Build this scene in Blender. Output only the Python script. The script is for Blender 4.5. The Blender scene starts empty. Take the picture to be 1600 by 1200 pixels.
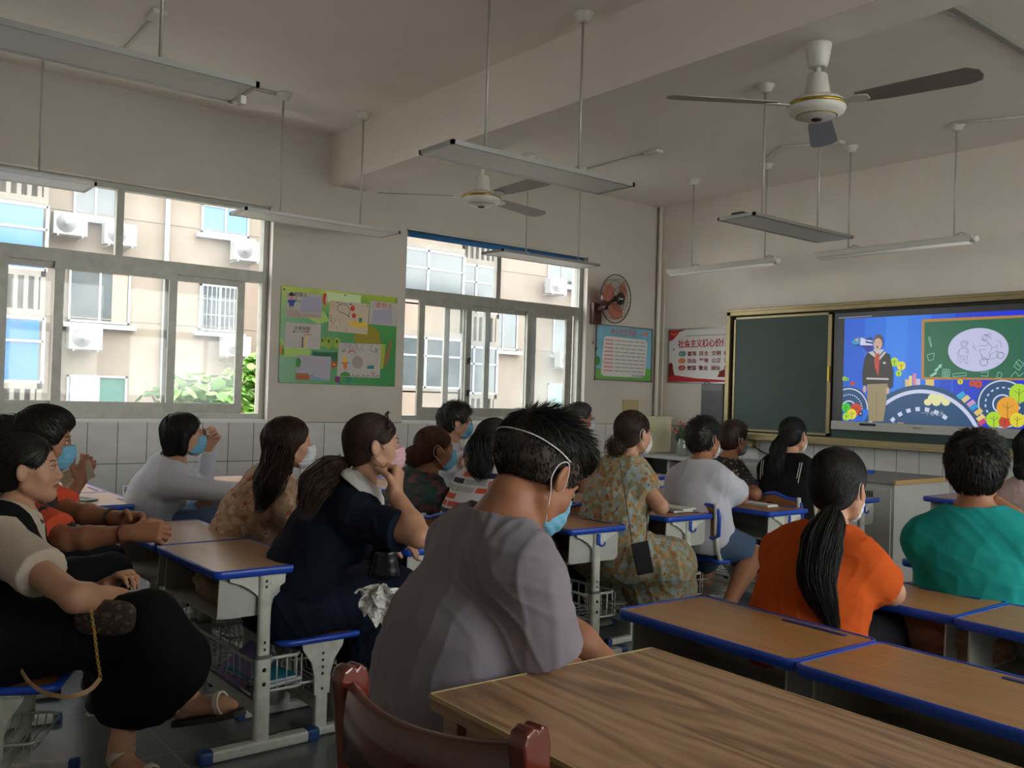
import bpy, bmesh, math, random
import numpy as np
from mathutils import Vector, Matrix
random.seed(7)
scene = bpy.context.scene
C = scene.collection
PI = math.pi
EXPO = 0.12
# ------------------------------------------------------------------ camera
# world: x grows away from the window wall (wall at x=-6.83), y grows to the blackboard wall (y=7.47)
RC = np.array([[0.6249057290151302, 0.009891509413347972, -0.7806375521876938],
               [0.7801157482542529, 0.030772894178132733, 0.6248779467300862],
               [0.030203462877222673, -0.9994774569871134, 0.01151363560293355]])
FPX = 1424.36
CAMP = np.array([0.0, 0.0, 1.28])
camd = bpy.data.cameras.new('camera'); cam = bpy.data.objects.new('camera', camd); C.objects.link(cam)
camd.sensor_fit = 'HORIZONTAL'; camd.sensor_width = 36.0; camd.lens = 36.0 * FPX / 1600.0
camd.clip_start = 0.05; camd.clip_end = 400
m = Matrix(((RC[0, 0], -RC[0, 1], -RC[0, 2], 0), (RC[1, 0], -RC[1, 1], -RC[1, 2], 0), (RC[2, 0], -RC[2, 1], -RC[2, 2], 1.28), (0, 0, 0, 1)))
cam.matrix_world = m
scene.camera = cam
# ------------------------------------------------------------------ light
scene.view_settings.view_transform = 'Standard'; scene.view_settings.look = 'None'
scene.view_settings.exposure = EXPO; scene.view_settings.gamma = 1.0; scene.view_settings.use_curve_mapping = False
w = bpy.data.worlds.new('sky'); scene.world = w; w.use_nodes = True
nt = w.node_tree; nt.nodes.clear()
wo = nt.nodes.new('ShaderNodeOutputWorld'); bg = nt.nodes.new('ShaderNodeBackground')
tc = nt.nodes.new('ShaderNodeTexCoord'); sx = nt.nodes.new('ShaderNodeSeparateXYZ'); cr = nt.nodes.new('ShaderNodeValToRGB')
cr.color_ramp.elements[0].position = 0.0; cr.color_ramp.elements[0].color = (0.90, 0.88, 0.84, 1)
cr.color_ramp.elements[1].position = 0.7; cr.color_ramp.elements[1].color = (0.84, 0.86, 0.88, 1)
nt.links.new(tc.outputs['Generated'], sx.inputs[0]); nt.links.new(sx.outputs['Z'], cr.inputs[0])
nt.links.new(cr.outputs[0], bg.inputs['Color']); bg.inputs['Strength'].default_value = 10.5
nt.links.new(bg.outputs[0], wo.inputs[0])
sun_d = bpy.data.lights.new('sun', 'SUN'); sun = bpy.data.objects.new('sun', sun_d); C.objects.link(sun)
sun_d.energy = 0.5; sun_d.angle = math.radians(6); sun_d.color = (1.0, 0.95, 0.86)
sun.location = (10, 10, 30)
sun.rotation_euler = Vector((-0.50, -0.45, -0.75)).to_track_quat('-Z', 'Y').to_euler()
# daylight portals: tell the sampler where the sky enters (they emit nothing of their own)
def portal(loc, size, nrm):
    d = bpy.data.lights.new('window_daylight', 'AREA'); d.shape = 'RECTANGLE'; d.size, d.size_y = size
    d.cycles.is_portal = True
    o = bpy.data.objects.new('window_daylight', d); C.objects.link(o); o.location = loc
    o.rotation_euler = Vector(nrm).to_track_quat('-Z', 'Z').to_euler()
scene.cycles.max_bounces = 10; scene.cycles.diffuse_bounces = 5; scene.cycles.glossy_bounces = 4
scene.cycles.transmission_bounces = 6; scene.cycles.transparent_max_bounces = 24
scene.cycles.caustics_reflective = False; scene.cycles.caustics_refractive = False
scene.cycles.sample_clamp_indirect = 6.0
scene.cycles.use_denoising = True
# ------------------------------------------------------------------ helpers
def v3(*a): return np.array(a, float)
def at(u, v, d):
    """point seen at pixel (u, v) at depth d metres along the view axis"""
    return CAMP + RC @ np.array([(u - 800) / FPX * d, (v - 600) / FPX * d, d])
def lin(c):
    def f(x):
        x = x / 255.0
        return x / 12.92 if x <= 0.04045 else ((x + 0.055) / 1.055) ** 2.4
    return tuple(f(x) for x in c) + (1.0,)
MATS = {}
def mat(name, col=(200, 200, 200), rough=0.5, metal=0.0, var=0.0, vscale=8.0, bump=0.0, bscale=60.0, emit=0.0, spec=0.5, coat=0.0, sub=0.0, vstretch=None, bstretch=None, sheen=0.0):
    if name in MATS: return MATS[name]
    mm = bpy.data.materials.new(name); mm.use_nodes = True; MATS[name] = mm
    n = mm.node_tree; b = n.nodes['Principled BSDF']
    c = lin(col); b.inputs['Base Color'].default_value = c
    b.inputs['Roughness'].default_value = rough; b.inputs['Metallic'].default_value = metal
    b.inputs['Specular IOR Level'].default_value = spec
    if coat: b.inputs['Coat Weight'].default_value = coat; b.inputs['Coat Roughness'].default_value = 0.15
    if sheen: b.inputs['Sheen Weight'].default_value = sheen
    if sub:
        b.inputs['Subsurface Weight'].default_value = sub; b.inputs['Subsurface Radius'].default_value = (0.012, 0.005, 0.003); b.inputs['Subsurface Scale'].default_value = 1.0
    if emit:
        b.inputs['Emission Color'].default_value = c; b.inputs['Emission Strength'].default_value = emit
    if var or bump:
        t = n.nodes.new('ShaderNodeTexCoord')
    if var:
        mp = n.nodes.new('ShaderNodeMapping'); n.links.new(t.outputs['Object'], mp.inputs[0])
        if vstretch: mp.inputs['Scale'].default_value = vstretch
        no = n.nodes.new('ShaderNodeTexNoise'); no.inputs['Scale'].default_value = vscale; no.inputs['Detail'].default_value = 6
        no.inputs['Roughness'].default_value = 0.65
        n.links.new(mp.outputs[0], no.inputs['Vector'])
        rp = n.nodes.new('ShaderNodeValToRGB'); rp.color_ramp.elements[0].position = 0.3; rp.color_ramp.elements[1].position = 0.7
        rp.color_ramp.elements[0].color = tuple(x * (1 - var) for x in c[:3]) + (1,)
        rp.color_ramp.elements[1].color = tuple(min(1, x * (1 + var * 0.5)) for x in c[:3]) + (1,)
        n.links.new(no.outputs['Fac'], rp.inputs[0]); n.links.new(rp.outputs[0], b.inputs['Base Color'])
    if bump:
        mp2 = n.nodes.new('ShaderNodeMapping'); n.links.new(t.outputs['Object'], mp2.inputs[0])
        if bstretch: mp2.inputs['Scale'].default_value = bstretch
        nb = n.nodes.new('ShaderNodeTexNoise'); nb.inputs['Scale'].default_value = bscale; nb.inputs['Detail'].default_value = 4
        n.links.new(mp2.outputs[0], nb.inputs['Vector'])
        bp = n.nodes.new('ShaderNodeBump'); bp.inputs['Strength'].default_value = bump; bp.inputs['Distance'].default_value = 0.01
        n.links.new(nb.outputs['Fac'], bp.inputs['Height']); n.links.new(bp.outputs[0], b.inputs['Normal'])
    return mm
def tag(o, label=None, cat=None, group=None, kind=None):
    if label: o['label'] = label
    if cat: o['category'] = cat
    if group: o['group'] = group
    if kind: o['kind'] = kind
    return o
def empty(name, loc=(0, 0, 0), rz=0.0, label=None, cat=None, group=None, kind=None):
    o = bpy.data.objects.new(name, None); C.objects.link(o); o.location = tuple(loc); o.rotation_euler = (0, 0, rz)
    o.empty_display_size = 0.05
    return tag(o, label, cat, group, kind)
def link_mesh(name, me, mats, parent=None, smooth=None):
    o = bpy.data.objects.new(name, me); C.objects.link(o)
    if not isinstance(mats, (list, tuple)): mats = [mats]
    for x in mats: me.materials.append(x)
    if smooth is not None:
        me.polygons.foreach_set('use_smooth', [smooth] * len(me.polygons))
    if parent is not None: o.parent = parent
    return o
class MB:
    """collects shapes, builds one mesh object"""
    def __init__(s): s.v = []; s.f = []; s.mi = []; s.sm = []
    def add(s, vs, fs, mi=0, sm=False):
        k = len(s.v); s.v += [tuple(float(a) for a in p) for p in vs]
        for f in fs: s.f.append(tuple(i + k for i in f)); s.mi.append(mi); s.sm.append(sm)
        return s
    def box(s, lo, hi, mi=0, bev=0.0):
        (x0, y0, z0), (x1, y1, z1) = lo, hi
        if x0 > x1: x0, x1 = x1, x0
        if y0 > y1: y0, y1 = y1, y0
        if z0 > z1: z0, z1 = z1, z0
        if bev <= 0:
            vs = [(x0, y0, z0), (x1, y0, z0), (x1, y1, z0), (x0, y1, z0), (x0, y0, z1), (x1, y0, z1), (x1, y1, z1), (x0, y1, z1)]
            return s.add(vs, [(0, 3, 2, 1), (4, 5, 6, 7), (0, 1, 5, 4), (1, 2, 6, 5), (2, 3, 7, 6), (3, 0, 4, 7)], mi)
        bm = bmesh.new(); bmesh.ops.create_cube(bm, size=1.0)
        bmesh.ops.scale(bm, vec=(x1 - x0, y1 - y0, z1 - z0), verts=bm.verts)
        bmesh.ops.translate(bm, vec=((x0 + x1) / 2, (y0 + y1) / 2, (z0 + z1) / 2), verts=bm.verts)
        bmesh.ops.bevel(bm, geom=bm.edges[:], offset=min(bev, (x1 - x0) / 2.2, (y1 - y0) / 2.2, (z1 - z0) / 2.2), segments=2, affect='EDGES', profile=0.6)
        return s.bm(bm, mi)
    def bm(s, bm, mi=0, sm=False, M=None):
        if M is not None: bmesh.ops.transform(bm, matrix=M, verts=bm.verts)
        bm.verts.index_update()
        s.add([v.co for v in bm.verts], [[v.index for v in f.verts] for f in bm.faces], mi, sm); bm.free(); return s
    def obox(s, c, half, R, mi=0, bev=0.0):
        """oriented box: centre, half sizes, 3x3 with columns = axes"""
        t = MB(); t.box((-half[0], -half[1], -half[2]), half, bev=bev)
        c = np.array(c); R = np.array(R)
        return s.add([c + R @ np.array(p) for p in t.v], t.f, mi)
    def tube(s, pts, r, n=8, mi=0, cap=True, flat=None):
        """tube along points, radius scalar or list; flat=(axis, factor) squashes"""
        pts = [np.array(p, float) for p in pts]; rs = [r] * len(pts) if np.isscalar(r) else list(r)
        k0 = len(s.v); up = None; vs = []
        for i, p in enumerate(pts):
            t = pts[min(i + 1, len(pts) - 1)] - pts[max(i - 1, 0)]; t = t / (np.linalg.norm(t) + 1e-12)
            if up is None:
                a = np.array([0, 0, 1.0]) if abs(t[2]) < 0.9 else np.array([0, 1.0, 0])
                up = np.cross(np.cross(t, a), t)
            up = up - np.dot(up, t) * t; up /= (np.linalg.norm(up) + 1e-12); sd = np.cross(t, up)
            for j in range(n):
                a = 2 * PI * j / n + PI / n
                vs.append(p + rs[i] * (math.cos(a) * up + math.sin(a) * sd))
        fs = []
        for i in range(len(pts) - 1):
            for j in range(n):
                fs.append((i * n + j, i * n + (j + 1) % n, (i + 1) * n + (j + 1) % n, (i + 1) * n + j))
        s.add(vs, fs, mi, True)
        if cap:
            s.f.append(tuple(k0 + j for j in range(n))[::-1]); s.mi.append(mi); s.sm.append(False)
            s.f.append(tuple(k0 + (len(pts) - 1) * n + j for j in range(n))); s.mi.append(mi); s.sm.append(False)
        return s
    def lathe(s, prof, c=(0, 0, 0), n=24, mi=0, R=None):
        """profile [(r, z)...] round z through c"""
        vs = []; R = np.eye(3) if R is None else np.array(R); c = np.array(c, float)
        for r, z in prof:
            for j in range(n):
                a = 2 * PI * j / n; vs.append(c + R @ np.array([r * math.cos(a), r * math.sin(a), z]))
        fs = []
        for i in range(len(prof) - 1):
            for j in range(n):
                fs.append((i * n + j, i * n + (j + 1) % n, (i + 1) * n + (j + 1) % n, (i + 1) * n + j))
        s.add(vs, fs, mi, True)
        k = len(s.v) - len(vs)
        if prof[0][0] > 1e-6: s.f.append(tuple(k + j for j in range(n))[::-1]); s.mi.append(mi); s.sm.append(False)
        if prof[-1][0] > 1e-6: s.f.append(tuple(k + (len(prof) - 1) * n + j for j in range(n))); s.mi.append(mi); s.sm.append(False)
        return s
    def prism(s, poly, o, ax, ay, n, depth, mi=0):
        """polygon [(a, b)] in plane (ax, ay) at o, thickened by depth along n"""
        o, ax, ay, n = (np.array(q, float) for q in (o, ax, ay, n)); k = len(poly)
        base = [o + a * ax + b * ay for a, b in poly]
        area = sum(poly[i][0] * poly[(i + 1) % k][1] - poly[(i + 1) % k][0] * poly[i][1] for i in range(k))
        flip = (area * np.dot(np.cross(ax, ay), n)) < 0
        vs = base + [p + depth * n for p in base]
        fs = [tuple(range(k))[::-1], tuple(range(k, 2 * k))] + [(i, (i + 1) % k, (i + 1) % k + k, i + k) for i in range(k)]
        if flip: fs = [f[::-1] for f in fs]
        return s.add(vs, fs, mi)
    def build(s, name, mats, parent=None, origin=None):
        me = bpy.data.meshes.new(name)
        vs = s.v
        if origin is not None: vs = [(a - origin[0], b - origin[1], c - origin[2]) for a, b, c in vs]
        me.from_pydata(vs, [], s.f)
        me.polygons.foreach_set('material_index', s.mi); me.polygons.foreach_set('use_smooth', s.sm)
        o = link_mesh(name, me, mats, parent)
        if origin is not None and parent is None: o.location = tuple(origin)
        me.update(); return o
def copy_tree(o, parent=None):
    c = o.copy(); C.objects.link(c)
    if parent is not None: c.parent = parent
    for ch in [q for q in CH.get(o.name, [])]: copy_tree(ch, c)
    return c
CH = {}
def index_children():
    CH.clear()
    for o in C.objects:
        if o.parent: CH.setdefault(o.parent.name, []).append(o)
def text(s, size, o, ax, ay, m, parent, name='lettering', align='CENTER', width=None, off=0.001, bold=0.0):
    """flat raised lettering with lower-left/centre at o, running along ax, up ay"""
    cu = bpy.data.curves.new(name, 'FONT'); cu.body = s; cu.size = size; cu.align_x = align; cu.extrude = 0.0003; cu.offset = bold
    cu.resolution_u = 2
    t = bpy.data.objects.new(name, cu); C.objects.link(t); bpy.context.view_layer.update()
    me = bpy.data.meshes.new_from_object(t.evaluated_get(bpy.context.evaluated_depsgraph_get()))
    C.objects.unlink(t); bpy.data.objects.remove(t)
    co = np.zeros(len(me.vertices) * 3); me.vertices.foreach_get('co', co); co = co.reshape(-1, 3)
    ax, ay = np.array(ax, float), np.array(ay, float); n = np.cross(ax, ay)
    if width and len(co):
        wv = co[:, 0].max() - co[:, 0].min()
        if wv > 0: co[:, 0] *= width / wv
    p = np.array(o, float) + co[:, :1] * ax + co[:, 1:2] * ay + (co[:, 2:3] + off) * n
    me.vertices.foreach_set('co', p.ravel()); me.materials.clear(); me.update()
    ob = bpy.data.objects.new(name, me); C.objects.link(ob); me.materials.append(m)
    me.polygons.foreach_set('material_index', [0] * len(me.polygons))
    ob.parent = parent
    return ob
# ------------------------------------------------------------------ materials of the room
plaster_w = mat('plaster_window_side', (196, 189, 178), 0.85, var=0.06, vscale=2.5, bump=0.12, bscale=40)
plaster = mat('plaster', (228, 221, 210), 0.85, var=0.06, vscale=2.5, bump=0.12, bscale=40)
ceil_m = mat('ceiling_plaster', (240, 232, 222), 0.9, var=0.05, vscale=1.5, bump=0.1, bscale=30)
alu = mat('aluminium', (150, 149, 140), 0.42, 0.25, var=0.18, vscale=12)
alu_w = mat('white_aluminium', (215, 216, 212), 0.4, 0.1, var=0.06)
white_pl = mat('white_plastic', (214, 212, 202), 0.4)
white_mt = mat('white_enamel', (206, 207, 196), 0.35, var=0.14, vscale=14)
black_pl = mat('black_plastic', (22, 22, 24), 0.45)
dark_m = mat('dark_metal', (40, 40, 42), 0.5, 0.4)
steel = mat('steel', (150, 150, 148), 0.35, 0.8)
blue_pl = mat('blue_plastic', (28, 72, 178), 0.34)
def tile_mat(name, col, mort, tw, th, axis, off):
    mm = bpy.data.materials.new(name); mm.use_nodes = True; n = mm.node_tree; b = n.nodes['Principled BSDF']
    t = n.nodes.new('ShaderNodeTexCoord'); s = n.nodes.new('ShaderNodeSeparateXYZ'); c = n.nodes.new('ShaderNodeCombineXYZ')
    n.links.new(t.outputs['Object'], s.inputs[0])
    a = n.nodes.new('ShaderNodeMath'); a.operation = 'ADD'; a.inputs[1].default_value = off[0]
    n.links.new(s.outputs['X' if axis == 'XY' else axis], a.inputs[0]); n.links.new(a.outputs[0], c.inputs[0])
    a2 = n.nodes.new('ShaderNodeMath'); a2.operation = 'ADD'; a2.inputs[1].default_value = off[1]
    n.links.new(s.outputs['Z' if axis != 'XY' else 'Y'], a2.inputs[0]); n.links.new(a2.outputs[0], c.inputs[1])
    br = n.nodes.new('ShaderNodeTexBrick'); br.offset = 0.0; br.inputs['Scale'].default_value = 1.0
    br.inputs['Brick Width'].default_value = tw; br.inputs['Row Height'].default_value = th; br.inputs['Mortar Size'].default_value = 0.0032
    br.inputs['Color1'].default_value = lin(col); br.inputs['Color2'].default_value = lin(tuple(x * 0.965 for x in col)); br.inputs['Mortar'].default_value = lin(mort)
    n.links.new(c.outputs[0], br.inputs['Vector'])
    no = n.nodes.new('ShaderNodeTexNoise'); no.inputs['Scale'].default_value = 3.5; no.inputs['Detail'].default_value = 8
    mp = n.nodes.new('ShaderNodeMapping'); mp.inputs['Scale'].default_value = (1, 1, 4); n.links.new(t.outputs['Object'], mp.inputs[0]); n.links.new(mp.outputs[0], no.inputs['Vector'])
    mx = n.nodes.new('ShaderNodeMix'); mx.data_type = 'RGBA'; mx.blend_type = 'MULTIPLY'; mx.inputs[0].default_value = 0.35
    n.links.new(br.outputs[0], mx.inputs[6]); n.links.new(no.outputs['Color'], mx.inputs[7])
    rp = n.nodes.new('ShaderNodeValToRGB'); rp.color_ramp.elements[0].color = (0.7, 0.7, 0.7, 1); rp.color_ramp.elements[1].color = (1, 1, 1, 1)
    rp.color_ramp.elements[0].position = 0.3; rp.color_ramp.elements[1].position = 0.6
    n.links.new(no.outputs['Fac'], rp.inputs[0]); n.links.new(rp.outputs[0], mx.inputs[7]); n.links.new(mx.outputs[2], b.inputs['Base Color'])
    b.inputs['Roughness'].default_value = 0.3
    return mm
tile_w = tile_mat('wall_tile_window_side', (206, 204, 200), (96, 94, 90), 0.2025, 0.303, 'Y', (-2.083 + 0.2025 * 20, -0.701 + 0.303 * 4))
tile_f = tile_mat('wall_tile_front', (206, 204, 200), (110, 108, 104), 0.2, 0.303, 'X', (4.233 + 0.2 * 30, -0.701 + 0.303 * 4))
floor_m = tile_mat('floor_tile', (112, 116, 117), (150, 150, 145), 0.6, 0.6, 'XY', (30.2, 30.1))
_n = floor_m.node_tree
_n.nodes['Principled BSDF'].inputs['Roughness'].default_value = 0.28
# dusty glass
def glass_mat(name, dust=0.05, tint=(0.93, 0.95, 0.95)):
    g = bpy.data.materials.new(name); g.use_nodes = True; n = g.node_tree; n.nodes.clear()
    out = n.nodes.new('ShaderNodeOutputMaterial'); tr = n.nodes.new('ShaderNodeBsdfTransparent'); tr.inputs[0].default_value = tint + (1,)
    gl = n.nodes.new('ShaderNodeBsdfGlossy'); gl.inputs['Roughness'].default_value = 0.03
    df = n.nodes.new('ShaderNodeBsdfTranslucent'); df.inputs[0].default_value = (0.9, 0.92, 0.93, 1)
    m1 = n.nodes.new('ShaderNodeMixShader'); m2 = n.nodes.new('ShaderNodeMixShader'); m1.inputs[0].default_value = 0.02
    n.links.new(tr.outputs[0], m1.inputs[1]); n.links.new(gl.outputs[0], m1.inputs[2])
    t = n.nodes.new('ShaderNodeTexCoord'); no = n.nodes.new('ShaderNodeTexNoise'); no.inputs['Scale'].default_value = 2.2; no.inputs['Detail'].default_value = 5
    n.links.new(t.outputs['Object'], no.inputs['Vector'])
    mr = n.nodes.new('ShaderNodeMapRange'); mr.inputs['From Min'].default_value = 0.35; mr.inputs['From Max'].default_value = 0.7
    mr.inputs['To Min'].default_value = dust * 0.3; mr.inputs['To Max'].default_value = dust * 2
    n.links.new(no.outputs['Fac'], mr.inputs[0]); n.links.new(mr.outputs[0], m2.inputs[0])
    n.links.new(m1.outputs[0], m2.inputs[1]); n.links.new(df.outputs[0], m2.inputs[2]); n.links.new(m2.outputs[0], out.inputs[0])
    return g
glass = glass_mat('dusty_glass', 0.03)
# ------------------------------------------------------------------ shell
XW, YF, ZC = -6.83, 7.47, 3.38
XR, YB = 1.9, -1.9
WT = 0.24
def struct(o): o['kind'] = 'structure'; return o
fl = MB(); fl.box((XW - WT, YB - WT, -0.2), (XR + WT, YF + WT, 0)); struct(fl.build('floor', floor_m))
ce = MB(); ce.box((XW - WT, YB - WT, ZC), (XR + WT, YF + WT, ZC + 0.25)); struct(ce.build('ceiling', ceil_m))
bmn = MB(); bmn.box((XW, 3.49, 2.96), (XR, 3.79, ZC)); struct(bmn.build('trim_ceiling_beam', ceil_m))
def wall_with_holes(name, axis, pos, thick, lo, hi, zlo, zhi, holes, mats, dado=None):
    """axis 'x': wall plane x=pos spanning y lo..hi. holes = [(a0, a1, z0, z1)]"""
    b = MB(); cuts_a = sorted(set([lo, hi] + [h[0] for h in holes] + [h[1] for h in holes])); cuts_z = sorted(set([zlo, zhi] + [h[2] for h in holes] + [h[3] for h in holes] + ([dado] if dado else [])))
    for i in range(len(cuts_a) - 1):
        for j in range(len(cuts_z) - 1):
            a0, a1, z0, z1 = cuts_a[i], cuts_a[i + 1], cuts_z[j], cuts_z[j + 1]
            am, zm = (a0 + a1) / 2, (z0 + z1) / 2
            if any(h[0] < am < h[1] and h[2] < zm < h[3] for h in holes): continue
            mi = 1 if (dado and zm < dado) else 0
            if axis == 'x': b.box((pos, a0, z0), (pos + thick, a1, z1), mi)
            else: b.box((a0, pos, z0), (a1, pos + thick, z1), mi)
    return struct(b.build(name, mats))
W1 = (0.55, 3.0, 1.01, 2.715); W2 = (4.24, 6.42, 1.01, 2.715); W0 = (-1.7, -0.1, 1.01, 2.715)
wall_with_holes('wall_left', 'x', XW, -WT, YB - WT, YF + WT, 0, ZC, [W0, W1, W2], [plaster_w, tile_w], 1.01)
wall_with_holes('wall_front', 'y', YF, WT, XW, XR, 0, ZC, [], [plaster, tile_f], 1.01)
RH = [(1.3, 4.1, 0.95, 2.9), (4.4, 7.2, 0.95, 2.9)]
wall_with_holes('wall_right', 'x', XR, WT, YB - WT, YF + WT, 0, ZC, RH, [plaster, tile_w], 0.95)
wall_with_holes('wall_back', 'y', YB, -WT, XW, XR, 0, ZC, [], [plaster, tile_w], 1.01)
# sills / reveals in white stone
for k, (a0, a1, z0, z1) in enumerate((W0, W1, W2)):
    s = MB(); s.box((XW - WT, a0, z0 - 0.012), (XW + 0.006, a1, z0 + 0.012)); struct(s.build('trim_%d' % (k + 1), mat('sill_stone', (222, 221, 216), 0.35)))
# ------------------------------------------------------------------ windows
def window(name, a0, a1, z0, z1, xf, sashes, zt, mull, frame_m=alu):
    root = empty(name, (xf, (a0 + a1) / 2, z0)); root['kind'] = 'structure'
    o = (xf, (a0 + a1) / 2, z0)
    f = MB(); T = 0.045; D = 0.05
    for k, (y0, y1, zz0, zz1) in enumerate(((a0 + 0.001, a0 + T, z0 + 0.013, z1 - 0.001), (a1 - T, a1 - 0.001, z0 + 0.013, z1 - 0.001), (a0 + 0.003, a1 - 0.003, z0 + 0.0145, z0 + T), (a0 + 0.003, a1 - 0.003, z1 - T, z1 - 0.003), (a0 + 0.003, a1 - 0.003, zt - 0.045, zt + 0.045))):
        e_ = 0.0 if k < 2 else 0.003; f.box((xf - D + e_, y0, zz0), (xf + D * 0.6 - e_, y1, zz1))
    for mm_ in mull: f.box((xf - D * 0.7, mm_ - 0.025, zt + 0.04), (xf + D * 0.4, mm_ + 0.025, z1))
    # sliding rails
    f.box((xf - 0.06, a0, z0 + T), (xf + 0.035, a1, z0 + T + 0.012))
    f.build('window_frame', frame_m, root, origin=o)
    g = MB(); g.box((xf - 0.004, a0 + T, zt + 0.04), (xf + 0.001, a1 - T, z1 - T)); g.build('window_pane', glass, root, origin=o)
    for (y0, y1, side, catch) in sashes:
        x = xf + (0.014 if side > 0 else -0.026 if side > -2 else -0.066); s = MB(); st = 0.058
        zb, ze = z0 + T + 0.012, zt - 0.045
        s.box((x - 0.014, y0, zb), (x + 0.014, y0 + st, ze)); s.box((x - 0.014, y1 - st, zb), (x + 0.014, y1, ze))
        s.box((x - 0.013, y0 + st, zb), (x + 0.013, y1 - st, zb + 0.075)); s.box((x - 0.013, y0 + st, ze - 0.045), (x + 0.013, y1 - st, ze))
        so = s.build('window_sash', frame_m, root, origin=o)
        p = MB(); p.box((x - 0.002, y0 + st, zb + 0.07), (x + 0.002, y1 - st, ze - 0.04)); p.build('window_pane', glass, so, origin=o)
        if catch:
            for zc in (1.28, 1.58):
                q = MB(); yy = y1 - 0.03 if catch > 0 else y0 + 0.03
                q.box((x + 0.014, yy - 0.012, zc - 0.03), (x + 0.03, yy + 0.012, zc + 0.03), bev=0.004); q.tube([(x + 0.03, yy, zc), (x + 0.05, yy + 0.01, zc + 0.03)], 0.006)
                q.build('window_catch', dark_m, so, origin=o)
    return root
xf = XW - 0.10
w1 = window('window_1', W1[0], W1[1], W1[2], W1[3], xf, [(0.62, 1.163, 1, 0), (1.10, 1.523, -1, 0), (1.45, 2.29, 1, 0), (2.21, 2.83, -1, -1)], 2.15, [1.868], alu)
w2 = window('window_2', W2[0] + 0.0, W2[1], W2[2], W2[3], xf, [(4.44, 5.02, 1, 1), (4.96, 5.76, -1, 1), (5.70, 6.27, 1, 0), (4.77, 5.30, -3, 0), (5.82, 6.37, -3, 0)], 2.15, [5.33], alu)
w0 = window('window_3', W0[0], W0[1], W0[2], W0[3], xf, [(-1.64, -0.9, 1, 0), (-0.92, -0.15, -1, 0)], 2.15, [-0.9], alu)
for k, h in enumerate(RH):
    xr = XR + 0.1
    wr = window('window_%d' % (k + 4), h[0], h[1], h[2], h[3], xr, [(h[0] + 0.05, (h[0] + h[1]) / 2 + 0.03, 1, 0), ((h[0] + h[1]) / 2 - 0.03, h[1] - 0.05, -1, 0)], 2.15, [(h[0] + h[1]) / 2], alu)
for h in (W0, W1, W2): portal((XW - 0.2, (h[0] + h[1]) / 2, (h[2] + h[3]) / 2), (h[1] - h[0], h[3] - h[2]), (1, 0, 0))
for h in RH: portal((XR + 0.2, (h[0] + h[1]) / 2, (h[2] + h[3]) / 2), (h[1] - h[0], h[3] - h[2]), (-1, 0, 0))
# roller blind in window 2 (rolled up, blue)
rb = empty('roller_blind', (XW - 0.02, 5.33, 2.66), 0, 'rolled up blue roller blind under the top of the second window', 'blind')
o_ = rb.location
b = MB(); b.tube([(XW - 0.035, 4.26, 2.672), (XW - 0.035, 6.37, 2.672)], 0.026, 16); b.build('blind_roll', mat('blind_blue', (28, 96, 150), 0.6), rb, origin=o_)
b = MB(); b.box((XW - 0.075, 4.25, 2.703), (XW - 0.005, 6.41, 2.713)); b.build('blind_rail', alu_w, rb, origin=o_)
b = MB(); b.tube([(XW - 0.035, 6.37, 2.672), (XW - 0.035, 6.40, 2.672)], 0.028, 12); b.build('blind_bracket', alu, rb, origin=o_); b = MB(); b.tube([(XW - 0.035, 4.245, 2.672), (XW - 0.035, 4.26, 2.672)], 0.028, 12); b.build('blind_bracket', alu, rb, origin=o_)
# corner pipe + conduit
p = MB(); p.tube([(XW + 0.055, YF - 0.03, 0), (XW + 0.055, YF - 0.03, ZC)], 0.022, 12); p.tube([(XW + 0.12, YF - 0.012, 0), (XW + 0.12, YF - 0.012, 2.6)], 0.008, 8)
tag(p.build('wall_pipe', plaster), 'white painted pipe running up the far corner of the room', 'pipe')
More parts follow.
